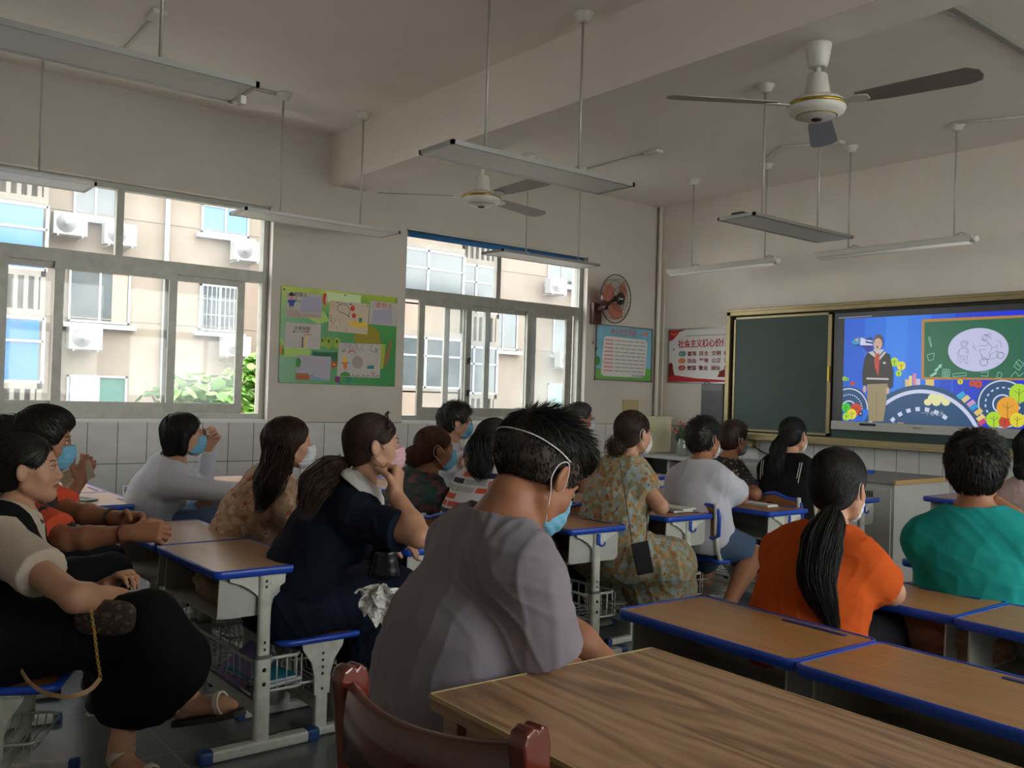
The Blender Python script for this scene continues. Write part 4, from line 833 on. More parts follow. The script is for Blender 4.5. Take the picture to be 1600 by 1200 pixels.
# presenter shown on the screen
skin_e, hair_e, dk_e, kh = em('skin', (206, 168, 150)), em('hair', (86, 72, 66)), em('jumper', (44, 38, 34)), em('khaki', (150, 136, 100))
S(scp((295, 690), (470, 690), (455, 860), (432, 1005), (310, 1005), (300, 860)), kh); A.line(scp((375, 760), (372, 1005)), 0.003, em('khaki2', (116, 104, 78)), name='screen_picture')
S(scp((300, 430), (345, 420), (440, 425), (485, 450), (515, 600), (510, 720), (480, 735), (465, 690), (300, 695), (285, 710), (258, 700), (255, 600), (275, 480)), dk_e)
S(scp((290, 640), (475, 645), (475, 660), (290, 655)), em('stripe', (196, 190, 188))); S(scp((305, 430), (345, 418), (390, 480), (440, 420), (455, 432), (395, 500)), em('stripe', (196, 190, 188))); S(scp((345, 405), (440, 405), (392, 465)), em('shirt', (190, 190, 200)))
S(scp((368, 440), (400, 440), (398, 500), (390, 630), (362, 560), (355, 500)), em('scarf', (190, 62, 50)))
A.ell(*sc(390, 345), 0.047, 0.068, hair_e, name='screen_picture'); A.ell(*sc(385, 362), 0.040, 0.052, skin_e, name='screen_picture'); A.ell(*sc(381, 384), 0.010, 0.008, em('mouth', (110, 60, 60)), name='screen_picture')
for u in (365, 402): A.ell(*sc(u, 348), 0.006, 0.003, hair_e, name='screen_picture')
A.ell(*sc(440, 518), 0.014, 0.010, em('stripe', (196, 190, 188)), name='screen_picture'); A.ell(*sc(275, 735), 0.016, 0.03, skin_e, name='screen_picture'); A.ell(*sc(468, 750), 0.016, 0.028, skin_e, name='screen_picture')
# taskbar
for (u0, u1, c_) in ((118, 235, (190, 196, 200)), (235, 280, (30, 80, 200)), (300, 322, (150, 190, 220)), (350, 372, (90, 90, 90)), (402, 424, (90, 90, 220)), (455, 478, (90, 90, 90)), (510, 532, (100, 180, 160)), (550, 600, (180, 140, 110)), (88, 104, (160, 150, 60))):
    S(scp((u0, 1036 - (u0 > 290) * 2), (u1, 1040 - (u0 > 290) * 2), (u1, 1016), (u0, 1010)), em('t%d' % u0, c_))
S(scp((55, 140), (340, 122), (340, 132), (60, 150)), em('topbar', (120, 124, 140)))
A.done()
tx = sc(735, 950); text('一个老老头', 0.042, np.array([tx[0], YS - 0.0022, tx[1]]) - np.array(o), (1, 0, 0), (0, 0, 1), em('caption', (186, 190, 204)), dp, align='LEFT', width=0.20)
# dark loudspeaker cabinet left of the board
sp = empty('wall_speaker', (-6.02, YF, 1.05), 0, 'dark wall cabinet below the red and white poster, left of the chalkboard', 'speaker'); o = sp.location
b = MB(); b.box((-6.08, YF - 0.12, 1.02), (-5.8, YF, 1.45), bev=0.01); b.build('cabinet', mat('dark_grey_case', (52, 53, 56), 0.5), sp, origin=o)
b = MB(); b.box((-6.075, YF - 0.124, 1.38), (-5.81, YF - 0.12, 1.445)); b.build('top_panel', mat('grey_case', (72, 73, 76), 0.4), sp, origin=o)
b = MB(); b.tube([(-6.02, YF - 0.06, 1.455), (-6.06, YF - 0.06, 1.475), (-6.09, YF - 0.06, 1.455), (-6.07, YF - 0.05, 1.43)], 0.005, 6); b.build('cable', black_pl, sp, origin=o)
b = MB(); b.box((XW, 6.98, 1.02), (XW + 0.012, 7.22, 1.262)); tag(b.build('wall_panel', mat('tan_board', (176, 158, 118), 0.7)), 'tan square board leaning on the wall above the low ledge in the corner', 'board')
# power box with hanging cable under the chalkboard
pbx = empty('socket_box', (-5.5, YF, 0.82), 0, 'brown socket box with hanging black cable under the chalkboard', 'socket box'); o = pbx.location
b = MB(); b.box((-5.62, YF - 0.06, 0.83), (-5.48, YF, 0.91), bev=0.005); b.build('box', frame_b, pbx, origin=o)
b = MB(); P = [(-5.5 + 0.42 * t_, YF - 0.03, 0.86 - 0.09 * math.sin(PI * t_) + 0.02 * t_) for t_ in np.linspace(0, 1, 12)]; b.tube(P, 0.006, 6); b.build('cable', black_pl, pbx, origin=o)
# corner counter, cream water box, vase
ct = empty('corner_counter', (-6.3, 7.1, 0), 0, 'grey counter with open shelf in the far corner of the room', 'counter'); o = ct.location
grey_m = mat('grey_laminate', (150, 150, 148), 0.45, var=0.08)
b = MB(); b.box((XW + 0.01, 6.78, 0.69), (-5.15, YF - 0.01, 0.72), bev=0.004); b.build('countertop', grey_m, ct, origin=o)
b = MB(); b.box((-6.8, 6.83, 0), (-6.77, 7.4, 0.69)); b.box((-5.2, 6.83, 0), (-5.17, 7.4, 0.69)); b.box((-6.05, 6.83, 0), (-6.02, 7.4, 0.69)); b.box((-6.8, 7.4, 0), (-5.17, 7.42, 0.69)); b.box((-6.8, 6.85, 0.38), (-5.17, 7.4, 0.40)); b.build('carcass', grey_m, ct, origin=o)
wb = empty('water_box', (-6.6, 7.15, 0.72), 0, 'cream metal box with small yellow label standing on the corner counter', 'box'); o = wb.location
cream = mat('cream_metal', (206, 200, 166), 0.45, var=0.05)
b = MB(); b.box((-6.70, 6.92, 0.72), (-6.42, 7.30, 1.09), bev=0.012); b.build('body', cream, wb, origin=o)
b = MB(); b.box((-6.71, 6.91, 1.075), (-6.41, 7.31, 1.10), bev=0.008); b.build('lid', cream, wb, origin=o)
b = MB(); b.box((-6.54, 6.915, 0.98), (-6.48, 6.921, 1.02)); b.build('label_sticker', pm('sticker_yellow', (214, 196, 40)), wb, origin=o)
vglass = mat('vase_glass', (190, 200, 190), 0.08, spec=0.7); vglass.node_tree.nodes['Principled BSDF'].inputs['Transmission Weight'].default_value = 0.7
def vase(x, y, z, label, flowers, seed):
    r = empty('flower_vase', (x, y, z), 0, label, 'vase'); o = r.location; rn = random.Random(seed)
    b = MB(); b.lathe([(0.0, 0.0), (0.055, 0.0), (0.06, 0.02), (0.06, 0.13), (0.052, 0.15), (0.056, 0.17), (0.05, 0.17), (0.05, 0.02)], (x, y, z), 20); b.build('vase_body', vglass, r, origin=o)
    b = MB(); fl_ = MB()
    for k in range(46):
        a = rn.uniform(0, 2 * PI); sp_ = rn.uniform(0.02, 0.13); h = rn.uniform(0.2, 0.34); P = [(x + math.cos(a) * 0.02, y + math.sin(a) * 0.02, z + 0.05), (x + math.cos(a) * sp_ * 0.5, y + math.sin(a) * sp_ * 0.5, z + h * 0.7), (x + math.cos(a) * sp_, y + math.sin(a) * sp_, z + h)]
        b.tube(P, [0.003, 0.007, 0.001], 4)
        if flowers and k % 5 == 0: fl_.lathe([(0, -0.02), (0.014, -0.005), (0.018, 0.012), (0.006, 0.02), (0, 0.016)], P[-1], 8)
    b.build('leaves', mat('plant_dark_green', (58, 88, 48), 0.5, var=0.3), r, origin=o)
    if flowers: fl_.build('flowers', mat('flower_pink', (190, 96, 100), 0.6), r, origin=o)
vase(-6.05, 7.05, 0.72, 'glass vase with pink flowers and long leaves on the corner counter', True, 1)
vase(-5.55, 7.2, 0.72, 'vase of green leaves standing just below the dark wall cabinet', False, 2)
# teacher's desk
ld = empty('teacher_desk', (-3.8, 6.6, 0), 0, 'grey metal teacher\'s console with a wooden edge in front of the display', 'desk'); o = ld.location
gm = mat('console_grey', (168, 168, 160), 0.5, var=0.10, vscale=6); x0, x1, y0, y1, zt_ = -4.5, -3.33, 6.17, 7.02, 0.75
b = MB(); b.box((x0 + 0.02, y0 + 0.02, 0.04), (x1 - 0.02, y1 - 0.02, zt_ - 0.03)); b.box((x0 + 0.05, y0 + 0.05, 0), (x1 - 0.05, y1 - 0.05, 0.04)); b.build('body', gm, ld, origin=o)
b = MB(); b.box((x0, y0, zt_ - 0.03), (x1 - 0.015, y1, zt_), bev=0.004); b.build('desktop', mat('console_top', (126, 124, 116), 0.4, var=0.08), ld, origin=o)
b = MB(); b.box((x1 - 0.03, y0, zt_ - 0.032), (x1, y1, zt_ + 0.002), bev=0.004); b.build('edge_trim', mat('pale_wood', (176, 142, 92), 0.5, var=0.2, vscale=20, vstretch=(1, 0.1, 1)), ld, origin=o)
b = MB(); b.box((-4.0, y0 + 0.008, 0.08), (-3.37, y0 + 0.02, 0.69), bev=0.004); do = b.build('door', gm, ld, origin=o)
b = MB()
for k in range(9): b.box((-3.66 + k * 0.018, y0 + 0.004, 0.60), (-3.655 + k * 0.018 + 0.003, y0 + 0.009, 0.66))
b.build('vent', dark_m, do, origin=o)
b = MB(); b.box((-3.98, 6.55, 0.75), (-3.78, 6.68, 0.775), bev=0.006); tag(b.build('blue_box', blue_pl), 'small flat blue box lying on the teacher\'s console', 'box')
# ------------------------------------------------------------------ desks and chairs
def wood_mat(name, c1, c2, scale=1.0, rough=0.35, axis=0, contrast=1.0, wear=None, coat=0.0):
    mm = bpy.data.materials.new(name); mm.use_nodes = True; n = mm.node_tree; b = n.nodes['Principled BSDF']; MATS[name] = mm
    t = n.nodes.new('ShaderNodeTexCoord'); mp = n.nodes.new('ShaderNodeMapping'); sc_ = [9.0, 9.0, 9.0]; sc_[axis] = 0.9
    mp.inputs['Scale'].default_value = [q * scale for q in sc_]; n.links.new(t.outputs['Object'], mp.inputs[0])
    no = n.nodes.new('ShaderNodeTexNoise'); no.inputs['Scale'].default_value = 1.6; no.inputs['Detail'].default_value = 5; no.inputs['Distortion'].default_value = 1.2; n.links.new(mp.outputs[0], no.inputs['Vector'])
    mp3 = n.nodes.new('ShaderNodeMapping'); s3 = [60.0, 60.0, 60.0]; s3[axis] = 2.0; mp3.inputs['Scale'].default_value = [q * scale for q in s3]; n.links.new(t.outputs['Object'], mp3.inputs[0])
    n3 = n.nodes.new('ShaderNodeTexNoise'); n3.inputs['Scale'].default_value = 1.5; n3.inputs['Detail'].default_value = 3; n.links.new(mp3.outputs[0], n3.inputs['Vector'])
    ms = n.nodes.new('ShaderNodeMath'); ms.operation = 'MULTIPLY'; ms.inputs[1].default_value = 7.0; n.links.new(no.outputs['Fac'], ms.inputs[0])
    fr = n.nodes.new('ShaderNodeMath'); fr.operation = 'PINGPONG'; fr.inputs[1].default_value = 0.5; n.links.new(ms.outputs[0], fr.inputs[0])
    ad = n.nodes.new('ShaderNodeMath'); ad.operation = 'MULTIPLY_ADD'; ad.inputs[1].default_value = 1.1; n.links.new(fr.outputs[0], ad.inputs[0]); 
    m4 = n.nodes.new('ShaderNodeMath'); m4.operation = 'MULTIPLY'; m4.inputs[1].default_value = 0.6; n.links.new(n3.outputs['Fac'], m4.inputs[0]); n.links.new(m4.outputs[0], ad.inputs[2])
    rp = n.nodes.new('ShaderNodeValToRGB'); rp.color_ramp.elements[0].color = lin(c1); rp.color_ramp.elements[1].color = lin(c2); rp.color_ramp.elements[0].position = 0.2; rp.color_ramp.elements[1].position = 0.2 + 0.6 / contrast
    n.links.new(ad.outputs[0], rp.inputs[0])
    last = rp.outputs[0]
    if wear:
        nw = n.nodes.new('ShaderNodeTexNoise'); nw.inputs['Scale'].default_value = 4.5; nw.inputs['Detail'].default_value = 7; nw.inputs['Roughness'].default_value = 0.65; n.links.new(t.outputs['Object'], nw.inputs['Vector'])
        rw = n.nodes.new('ShaderNodeValToRGB'); rw.color_ramp.elements[0].position = 0.56; rw.color_ramp.elements[1].position = 0.70; n.links.new(nw.outputs['Fac'], rw.inputs[0])
        mx = n.nodes.new('ShaderNodeMix'); mx.data_type = 'RGBA'; n.links.new(rw.outputs[0], mx.inputs[0]); n.links.new(last, mx.inputs[6]); mx.inputs[7].default_value = lin(wear); last = mx.outputs[2]
    n.links.new(last, b.inputs['Base Color']); b.inputs['Roughness'].default_value = rough
    if coat: b.inputs['Coat Weight'].default_value = coat; b.inputs['Coat Roughness'].default_value = 0.12
    return mm
desk_top = wood_mat('desk_laminate', (152, 106, 62), (176, 126, 78), 0.6, 0.34, 0, 0.8, wear=(158, 128, 88))
desk_top2 = wood_mat('desk_laminate_pinkish', (176, 138, 108), (196, 158, 128), 0.6, 0.28, 0, 0.8)
seat_wd = wood_mat('seat_laminate', (134, 88, 54), (160, 110, 70), 0.8, 0.35, 0, 0.9)
frame_w = mat('desk_enamel', (205, 206, 194), 0.36, var=0.22, vscale=18)
wire_m = mat('basket_wire', (198, 198, 190), 0.35, 0.2)
cap_bl = mat('foot_cap_blue', (30, 66, 120), 0.45)
bin_in = mat('storage_bin', (178, 178, 170), 0.5, var=0.1)
def rrect(x0, y0, x1, y1, r, n=5):
    P = []
    for cx, cy, a0 in ((x1 - r, y0 + r, -PI / 2), (x1 - r, y1 - r, 0), (x0 + r, y1 - r, PI / 2), (x0 + r, y0 + r, PI)):
        for i in range(n + 1): P.append((cx + r * math.cos(a0 + PI / 2 * i / n), cy + r * math.sin(a0 + PI / 2 * i / n)))
    return P
def col(b, x, y, z0, z1, rx, ry, mi=0, n=14):
    vs = [(x + rx * math.copysign(abs(math.cos(2 * PI * i / n)) ** 0.7, math.cos(2 * PI * i / n)), y + ry * math.copysign(abs(math.sin(2 * PI * i / n)) ** 0.7, math.sin(2 * PI * i / n)), z) for z in (z0, z1) for i in range(n)]
    b.add(vs, [(i, (i + 1) % n, (i + 1) % n + n, i + n) for i in range(n)], mi, True); b.add(vs, [tuple(range(n))[::-1], tuple(range(n, 2 * n))], mi)
def make_desk(H, top_m, label, DW=0.625, DD=0.385, hook=True):
    r = empty('school_desk', (0, 0, 0), 0, label, 'desk', 'height adjustable school desks'); w2, d2 = DW / 2, DD / 2
    b = MB(); b.prism(rrect(-w2 + 0.008, -d2 + 0.008, w2 - 0.008, d2 - 0.008, 0.018), (0, 0, H - 0.02), (1, 0, 0), (0, 1, 0), (0, 0, 1), 0.0185); b.build('desktop', top_m, r)
    # blue moulded edge all round
    b = MB(); prof = [(0.0, 0.0), (0.008, 0.001), (0.011, -0.006), (0.011, -0.02), (0.006, -0.028), (-0.012, -0.030), (-0.012, -0.024), (0, -0.02)]
    path = rrect(-w2 + 0.010, -d2 + 0.010, w2 - 0.010, d2 - 0.010, 0.02, 5); N = len(path); vs = []
    for i, (x, y) in enumerate(path):
        px, py = path[i - 1]; qx, qy = path[(i + 1) % N]; tx, ty = qx - px, qy - py; L = math.hypot(tx, ty); nx, ny = ty / L, -tx / L
        for (o_, z_) in prof: vs.append((x + nx * o_, y + ny * o_, H + z_))
    k = len(prof); fs = [(i * k + j, i * k + (j + 1) % k, ((i + 1) % N) * k + (j + 1) % k, ((i + 1) % N) * k + j) for i in range(N) for j in range(k)]
    b.add(vs, [f[::-1] for f in fs], 0, True); b.build('edge_trim', blue_pl, r)
    b = MB(); b.prism(rrect(0.03, 0, 0.24, 0.018, 0.008, 3), (0, d2 - 0.055, H - 0.002), (1, 0, 0), (0, 1, 0), (0, 0, 1), 0.003)
    b.prism(rrect(0.04, 0.0045, 0.23, 0.0135, 0.004, 3), (0, d2 - 0.055, H + 0.001), (1, 0, 0), (0, 1, 0), (0, 0, 1), 0.0006, 0); b.build('pen_groove', mat('groove_blue', (30, 52, 120), 0.4), r)
    # storage bin, open to the user's side
    b = MB(); bw = w2 - 0.045; by0, by1 = -d2 + 0.03, d2 - 0.03; z1, z0 = H - 0.028, H - 0.028 - 0.145; rc = 0.03
    sec = [(by0 + 0.004, z1), (by0, z0 + 0.012), (by0 + 0.015, z0 + 0.001)] + [(by1 - rc + rc * math.sin(PI / 2 * i / 5), z0 + rc - rc * math.cos(PI / 2 * i / 5)) for i in range(6)] + [(by1, z1)]
    for sx in (-1, 1): b.prism(sec, (sx * bw, 0, 0), (0, 1, 0), (0, 0, 1), (sx, 0, 0), 0.006)
    bot = [(by0 + 0.0, z0 + 0.001), (by0, z0 + 0.012)] + [(by0 + 0.01, z0 + 0.006)] + [(by1 - rc + (rc - 0.006) * math.sin(PI / 2 * i / 5), z0 + rc - (rc - 0.006) * math.cos(PI / 2 * i / 5)) for i in range(6)] + [(by1 - 0.006, z1), (by1, z1)] + [(by1 - rc + rc * math.sin(PI / 2 * i / 5), z0 + rc - rc * math.cos(PI / 2 * i / 5)) for i in range(5, -1, -1)]
    b.prism(bot, (-bw, 0, 0), (0, 1, 0), (0, 0, 1), (1, 0, 0), 2 * bw); b.box((-bw, by0 + 0.01, z1 - 0.004), (bw, by1, z1)); b.build('storage_bin', bin_in, r)
    xl_ = w2 - 0.055
    for sx in (-1, 1):
        b = MB(); x = sx * (bw + 0.008)
        b.prism([(-0.13, 0), (-0.125, -0.018), (-0.09, -0.03), (-0.055, -0.05), (-0.03, -0.07), (-0.022, -0.082), (0.022, -0.082), (0.03, -0.07), (0.055, -0.05), (0.09, -0.03), (0.125, -0.018), (0.13, 0)], (x, 0, H - 0.026), (0, 1, 0), (0, 0, 1), (sx, 0, 0), 0.014); b.build('bracket', frame_w, r)
        b = MB(); x = sx * (bw + 0.022)
        col(b, x, 0, 0.33, H - 0.028, 0.014, 0.023); col(b, x, 0, 0.03, 0.335, 0.018, 0.029); lo_ = b.build('leg', frame_w, r)
        b = MB(); col(b, x, 0, 0.328, 0.340, 0.0205, 0.0315); b.build('collar', mat('collar_grey', (110, 112, 112), 0.5), lo_)
        b = MB()
        for z in (0.29, 0.24): b.lathe([(0.0, 0.004), (0.006, 0.003), (0.008, 0.0)], (x + sx * 0.018, 0, z), 10, R=[[0, 0, sx], [0, 1, 0], [-sx, 0, 0]])
        for z in (H - 0.05, H - 0.07, 0.36, 0.385): b.box((x + sx * 0.0138, -0.004, z - 0.005), (x + sx * 0.0146, 0.004, z + 0.005))
        b.build('bolt', dark_m, lo_)
        b = MB(); b.box((x - 0.022, -0.20, 0.004), (x + 0.022, 0.20, 0.044), bev=0.01); fo = b.build('foot', frame_w, r)
        for sy_ in (-1, 1):
            b = MB(); b.box((x - 0.024, sy_ * 0.17, 0.0), (x + 0.024, sy_ * 0.222, 0.047), bev=0.012); b.build('end_cap', cap_bl, fo)
        if hook and sx == 1:
            b = MB(); b.box((x + 0.016, -0.012, H - 0.085), (x + 0.022, 0.008, H - 0.03), bev=0.002); b.tube([(x + 0.02, 0.0, H - 0.08), (x + 0.022, 0.012, H - 0.09), (x + 0.024, 0.03, H - 0.088), (x + 0.024, 0.036, H - 0.075)], 0.005, 8); b.build('hook', blue_pl, r)
    b = MB(); b.box((-bw, -0.015, 0.12), (bw, 0.015, 0.17), bev=0.006); b.build('crossbar', frame_w, r)
    # wire basket between the legs
    b = MB(); bx = bw - 0.0; y0, y1 = -0.03, 0.16; zt, zb = 0.315, 0.20
    ring = lambda z, g: [(-bx + g, y0 + g, z), (bx - g, y0 + g, z), (bx - g, y1 - g - 0.02, z), (bx - g - 0.02, y1 - g, z), (-bx + g + 0.02, y1 - g, z), (-bx + g, y1 - g - 0.02, z), (-bx + g, y0 + g, z)]
    b.tube(ring(zt, 0), 0.0065, 8, cap=False); b.tube(ring(zb, 0.0), 0.0055, 8, cap=False); b.build('basket_rim', wire_m, r)
    b = MB()
    for i in range(11):
        x = -bx + 2 * bx * i / 10; b.tube([(x, y1, zt), (x, y1, zb), (x, y0, zb), (x, y0, zt)], 0.0025, 5)
    for i in range(5):
        y = y0 + (y1 - y0) * (i + 0.5) / 5; b.tube([(-bx, y, zt), (-bx, y, zb), (bx, y, zb), (bx, y, zt)], 0.0025, 5)
    b.build('basket', wire_m, r)
    return r
def make_chair(label, back=True, Hs=0.385):
    r = empty('school_chair', (0, 0, 0), 0, label, 'chair', 'school chairs with blue edges'); w2, d2 = 0.19, 0.175
    b = MB(); pl = rrect(-w2 + 0.008, -d2 + 0.008, w2 - 0.008, d2 - 0.008, 0.035); b.prism(pl, (0, 0, Hs - 0.018), (1, 0, 0), (0, 1, 0), (0, 0, 1), 0.0165); b.build('seat', seat_wd, r)
    b = MB(); path = rrect(-w2 + 0.006, -d2 + 0.006, w2 - 0.006, d2 - 0.006, 0.038); b.tube([(x, y, Hs - 0.011) for x, y in path] + [(path[0][0], path[0][1], Hs - 0.011)], 0.0125, 8, cap=False); b.build('seat_edge', blue_pl, r)
    for sx in (-1, 1):
        x = sx * 0.155
        b = MB(); b.prism([(-0.085, 0), (-0.08, -0.03), (-0.045, -0.08), (-0.032, -0.13), (-0.03, -0.2), (0.03, -0.2), (0.032, -0.13), (0.045, -0.08), (0.08, -0.03), (0.085, 0)], (x, 0, Hs - 0.02), (0, 1, 0), (0, 0, 1), (sx, 0, 0), 0.012)
        b.box((x - 0.012, -0.024, 0.02), (x + 0.012, 0.024, Hs - 0.1), bev=0.006); lg_ = b.build('leg', frame_w, r)
        b = MB()
        for z in (Hs - 0.07, Hs - 0.095, Hs - 0.12, Hs - 0.145, Hs - 0.20): b.lathe([(0.0, 0.003), (0.004, 0.0025), (0.0055, 0.0)], (x + sx * 0.0125, 0, z), 8, R=[[0, 0, sx], [0, 1, 0], [-sx, 0, 0]])
        b.build('bolt', dark_m, lg_)
        b = MB(); b.box((x - 0.018, -0.185, 0.004), (x + 0.018, 0.165, 0.036), bev=0.008); fo = b.build('foot', frame_w, r)
        for sy_ in (-1, 1): b = MB(); b.box((x - 0.02, sy_ * 0.15 - 0.01, 0.0), (x + 0.02, sy_ * 0.185 - 0.01, 0.039), bev=0.01); b.build('end_cap', cap_bl, fo)
        if back:
            b = MB(); P = [(x + sx * 0.016, 0.08, Hs - 0.022), (x + sx * 0.016, -0.10, Hs - 0.022), (x + sx * 0.016, -0.155, Hs + 0.0), (x + sx * 0.016, -0.185, Hs + 0.06), (x + sx * 0.016, -0.20, Hs + 0.17), (x + sx * 0.016, -0.205, Hs + 0.32)]
            b.tube(P, 0.0125, 8); b.build('back_support', frame_w, r)
    b = MB(); b.box((-0.15, -0.012, 0.09), (0.15, 0.012, 0.13), bev=0.005); b.build('crossbar', frame_w, r)
    b = MB(); y0, y1, z = -0.12, 0.12, 0.17; x1 = 0.14
    b.tube([(x, y, z + 0.03) for x, y in rrect(-x1, y0, x1, y1, 0.05)] + [(x1, y0 + 0.05, z + 0.03)], 0.005, 6, cap=False)
    for i in range(9): y = y0 + 0.02 + (y1 - y0 - 0.04) * i / 8; b.tube([(-x1 + 0.01, y, z + 0.03), (-x1 + 0.03, y, z), (x1 - 0.03, y, z), (x1 - 0.01, y, z + 0.03)], 0.0022, 5)
    b.build('basket', wire_m, r)
    if back:
        outl = [(-0.19, 0.14), (-0.192, 0.24), (-0.18, 0.285), (-0.15, 0.305), (-0.09, 0.31), (-0.05, 0.325), (0.0, 0.335), (0.05, 0.325), (0.09, 0.31), (0.15, 0.305), (0.18, 0.285), (0.192, 0.24), (0.19, 0.14), (0.16, 0.125), (-0.16, 0.125)]
        b = MB()
        k = len(outl); f_ = lambda a: -0.192 - 0.05 * (1 - (a / 0.19) ** 2) * 0.4
        vs = [(a, f_(a), Hs + z) for a, z in outl] + [(a, f_(a) - 0.012, Hs + z) for a, z in outl]
        b.add(vs, [tuple(range(k)), tuple(range(k, 2 * k))[::-1]] + [(i + k, (i + 1) % k + k, (i + 1) % k, i) for i in range(k)]); b.build('backrest', seat_wd, r)
        b = MB(); b.tube([(a, f_(a) - 0.006, Hs + z) for a, z in outl] + [(outl[0][0], f_(outl[0][0]) - 0.006, Hs + outl[0][1])], 0.0105, 8, cap=False); b.build('backrest_edge', blue_pl, r)
    return r
protos = {}
first_used = set()
def place(proto, x, y, rz, label):
    if proto.name not in first_used: first_used.add(proto.name); o = proto
    else: o = copy_tree(proto)
    o.location = (x, y, 0); o.rotation_euler = (0, 0, rz); o['label'] = label; return o
desk_a = make_desk(0.65, desk_top, 'x'); desk_b = make_desk(0.65, desk_top2, 'x', hook=False); desk_h = make_desk(0.68, desk_top, 'x'); desk_t = make_desk(0.75, desk_top, 'x')
chair_b = make_chair('x', True); chair_s = make_chair('x', False, 0.375)
index_children()
HD = 0.1925
# middle block: x of the right-hand edge, y of the near edge
M2 = [(-3.015, 1.155), (-3.08, 1.955), (-3.17, 2.92), (-3.26, 3.70), (-3.14, 4.44)]
LBL = ['pinkish school desk with blue edge at the lower left, books in its basket',
       'school desk under the elbow of the woman in navy',
       'school desk seen right of the blue mask of the man in grey',
       'school desk with notebooks, used by the woman in the orange print dress',
       'school desk with papers under the arm of the man in the white shirt']
LBL2 = ['pinkish school desk under the clasped hands of the woman in red print',
        'school desk in front of the woman in the beige flower blouse',
        'school desk in front of the woman with the reddish bun',
        'school desk in front of the dark head behind the spiky hair',
        'empty seat\'s school desk left of the man in the white shirt, same row']
for k, (xr_, yn) in enumerate(M2):
    p = desk_b if k == 0 else desk_a
    place(p, xr_ - 0.3125, yn + HD, random.uniform(-0.01, 0.01) if k else 0.0, LBL[k])
    place(p, xr_ - 0.94, yn + HD, random.uniform(-0.01, 0.01), LBL2[k])
place(desk_h, -3.12 - 0.3125, 5.22 + HD, 0.0, 'front row school desk before the woman in the black vest'); place(desk_h, -3.12 - 0.94, 5.22 + HD, 0.0, 'front row school desk before the woman in the dark dotted blouse')
# window block
M1 = [(-4.93, 1.11), (-4.98, 2.17), (-5.02, 3.05), (-5.02, 3.85), (-5.02, 4.65), (-5.02, 5.4)]
L1 = ['pinkish school desk with a phone on it, by the first window', 'school desk under the arm of the woman in the white long sleeved top', 'school desk behind the long haired woman, by the green board', 'school desk in front of the young man in the white shirt by the window', 'school desk by the second window, left of the glasses wearing man', 'foremost school desk of the window block']
L1b = ['pinkish school desk touching the wall below the first window, beside the phone desk', 'school desk by the wall in front of the woman in white', 'school desk at the wall under the green board', 'school desk at the wall under the second window', 'school desk at the wall below the right end of the second window', 'school desk at the wall nearest the corner counter']
for k, (xr_, yn) in enumerate(M1):
    p = desk_b if k < 2 else desk_a
    place(p, xr_ - 0.3125, yn + HD, 0, L1[k]); place(p, xr_ - 0.94, yn + HD, 0, L1b[k])
# right block
M3 = [(-1.92, 1.955), (-1.93, 2.78), (-1.93, 3.62)]
L3 = ['empty brown school desk in the middle of the right block, behind the woman in orange', 'brown school desk in front of the woman in orange', 'school desk in front of the man in turquoise']
L3b = ['scratched brown school desk at the lower right corner of the picture', 'brown school desk at the right edge behind the man in turquoise', 'school desk at the right edge beside the man in turquoise']
for k, (xl0, yn) in enumerate(M3):
    place(desk_a, xl0 + 0.3125, yn + HD, -0.03 if k == 0 else 0.0, L3[k]); place(desk_a, xl0 + 0.94, yn + HD - 0.03, -0.02, L3b[k])
place(desk_t, -2.70 + 0.3125, 5.30 + HD, 0, 'tall school desk in front of the turquoise shirt, near the console'); place(desk_t, -2.70 + 0.94, 5.30 + HD, 0, 'tall school desk in front of the person at the right edge')
# chairs
CHAIRS = []
def chair(p, x, y, label, rz=0.0): CHAIRS.append(place(p, x, y, rz, label))
def who(k): return k
chair(chair_b, -3.16, 0.58, 'school chair under the woman in the black pinafore dress', -0.45)
chair(chair_b, -3.90, 0.72, 'school chair under the woman in red print', -0.2)
chair(chair_s, -3.22, 1.59, 'backless stool with blue edge under the woman in navy', 0.0)
chair(chair_s, -3.94, 1.62, 'stool under the woman in the beige flower blouse')
chair(chair_b, -3.46, 2.60, 'school chair under the ponytailed woman in stripes'); chair(chair_b, -4.06, 2.60, 'school chair under the woman in dark green print')
chair(chair_b, -3.50, 3.54, 'school chair under the woman in the orange print dress'); chair(chair_b, -4.16, 3.54, 'school chair under the dark haired person behind the spiky hair')
chair(chair_b, -3.43, 4.30, 'school chair under the man in the white shirt and denim shorts'); chair(chair_b, -4.07, 4.31, 'empty school chair beside the man in the white shirt')
chair(chair_b, -3.40, 5.05, 'school chair under the woman in the black vest'); chair(chair_b, -4.03, 5.05, 'school chair under the woman in the dark dotted blouse')
chair(chair_b, -5.25, 0.86, 'school chair under the person holding a card by the first window'); chair(chair_b, -5.15, 1.72, 'school chair under the woman in the white long sleeved top')
chair(chair_b, -5.1, 3.63, 'school chair under the young man in the white shirt by the window'); chair(chair_b, -5.1, 4.42, 'school chair under the grey haired man with glasses')
chair(chair_s, -1.60, 2.56, 'stool under the woman in the orange top'); chair(chair_s, -1.50, 3.40, 'stool under the man in turquoise'); chair(chair_s, -1.76, 4.80, 'stool under the person at the right edge')
chair(chair_s, -1.55, 0.98, 'stool under the man in the grey shirt')
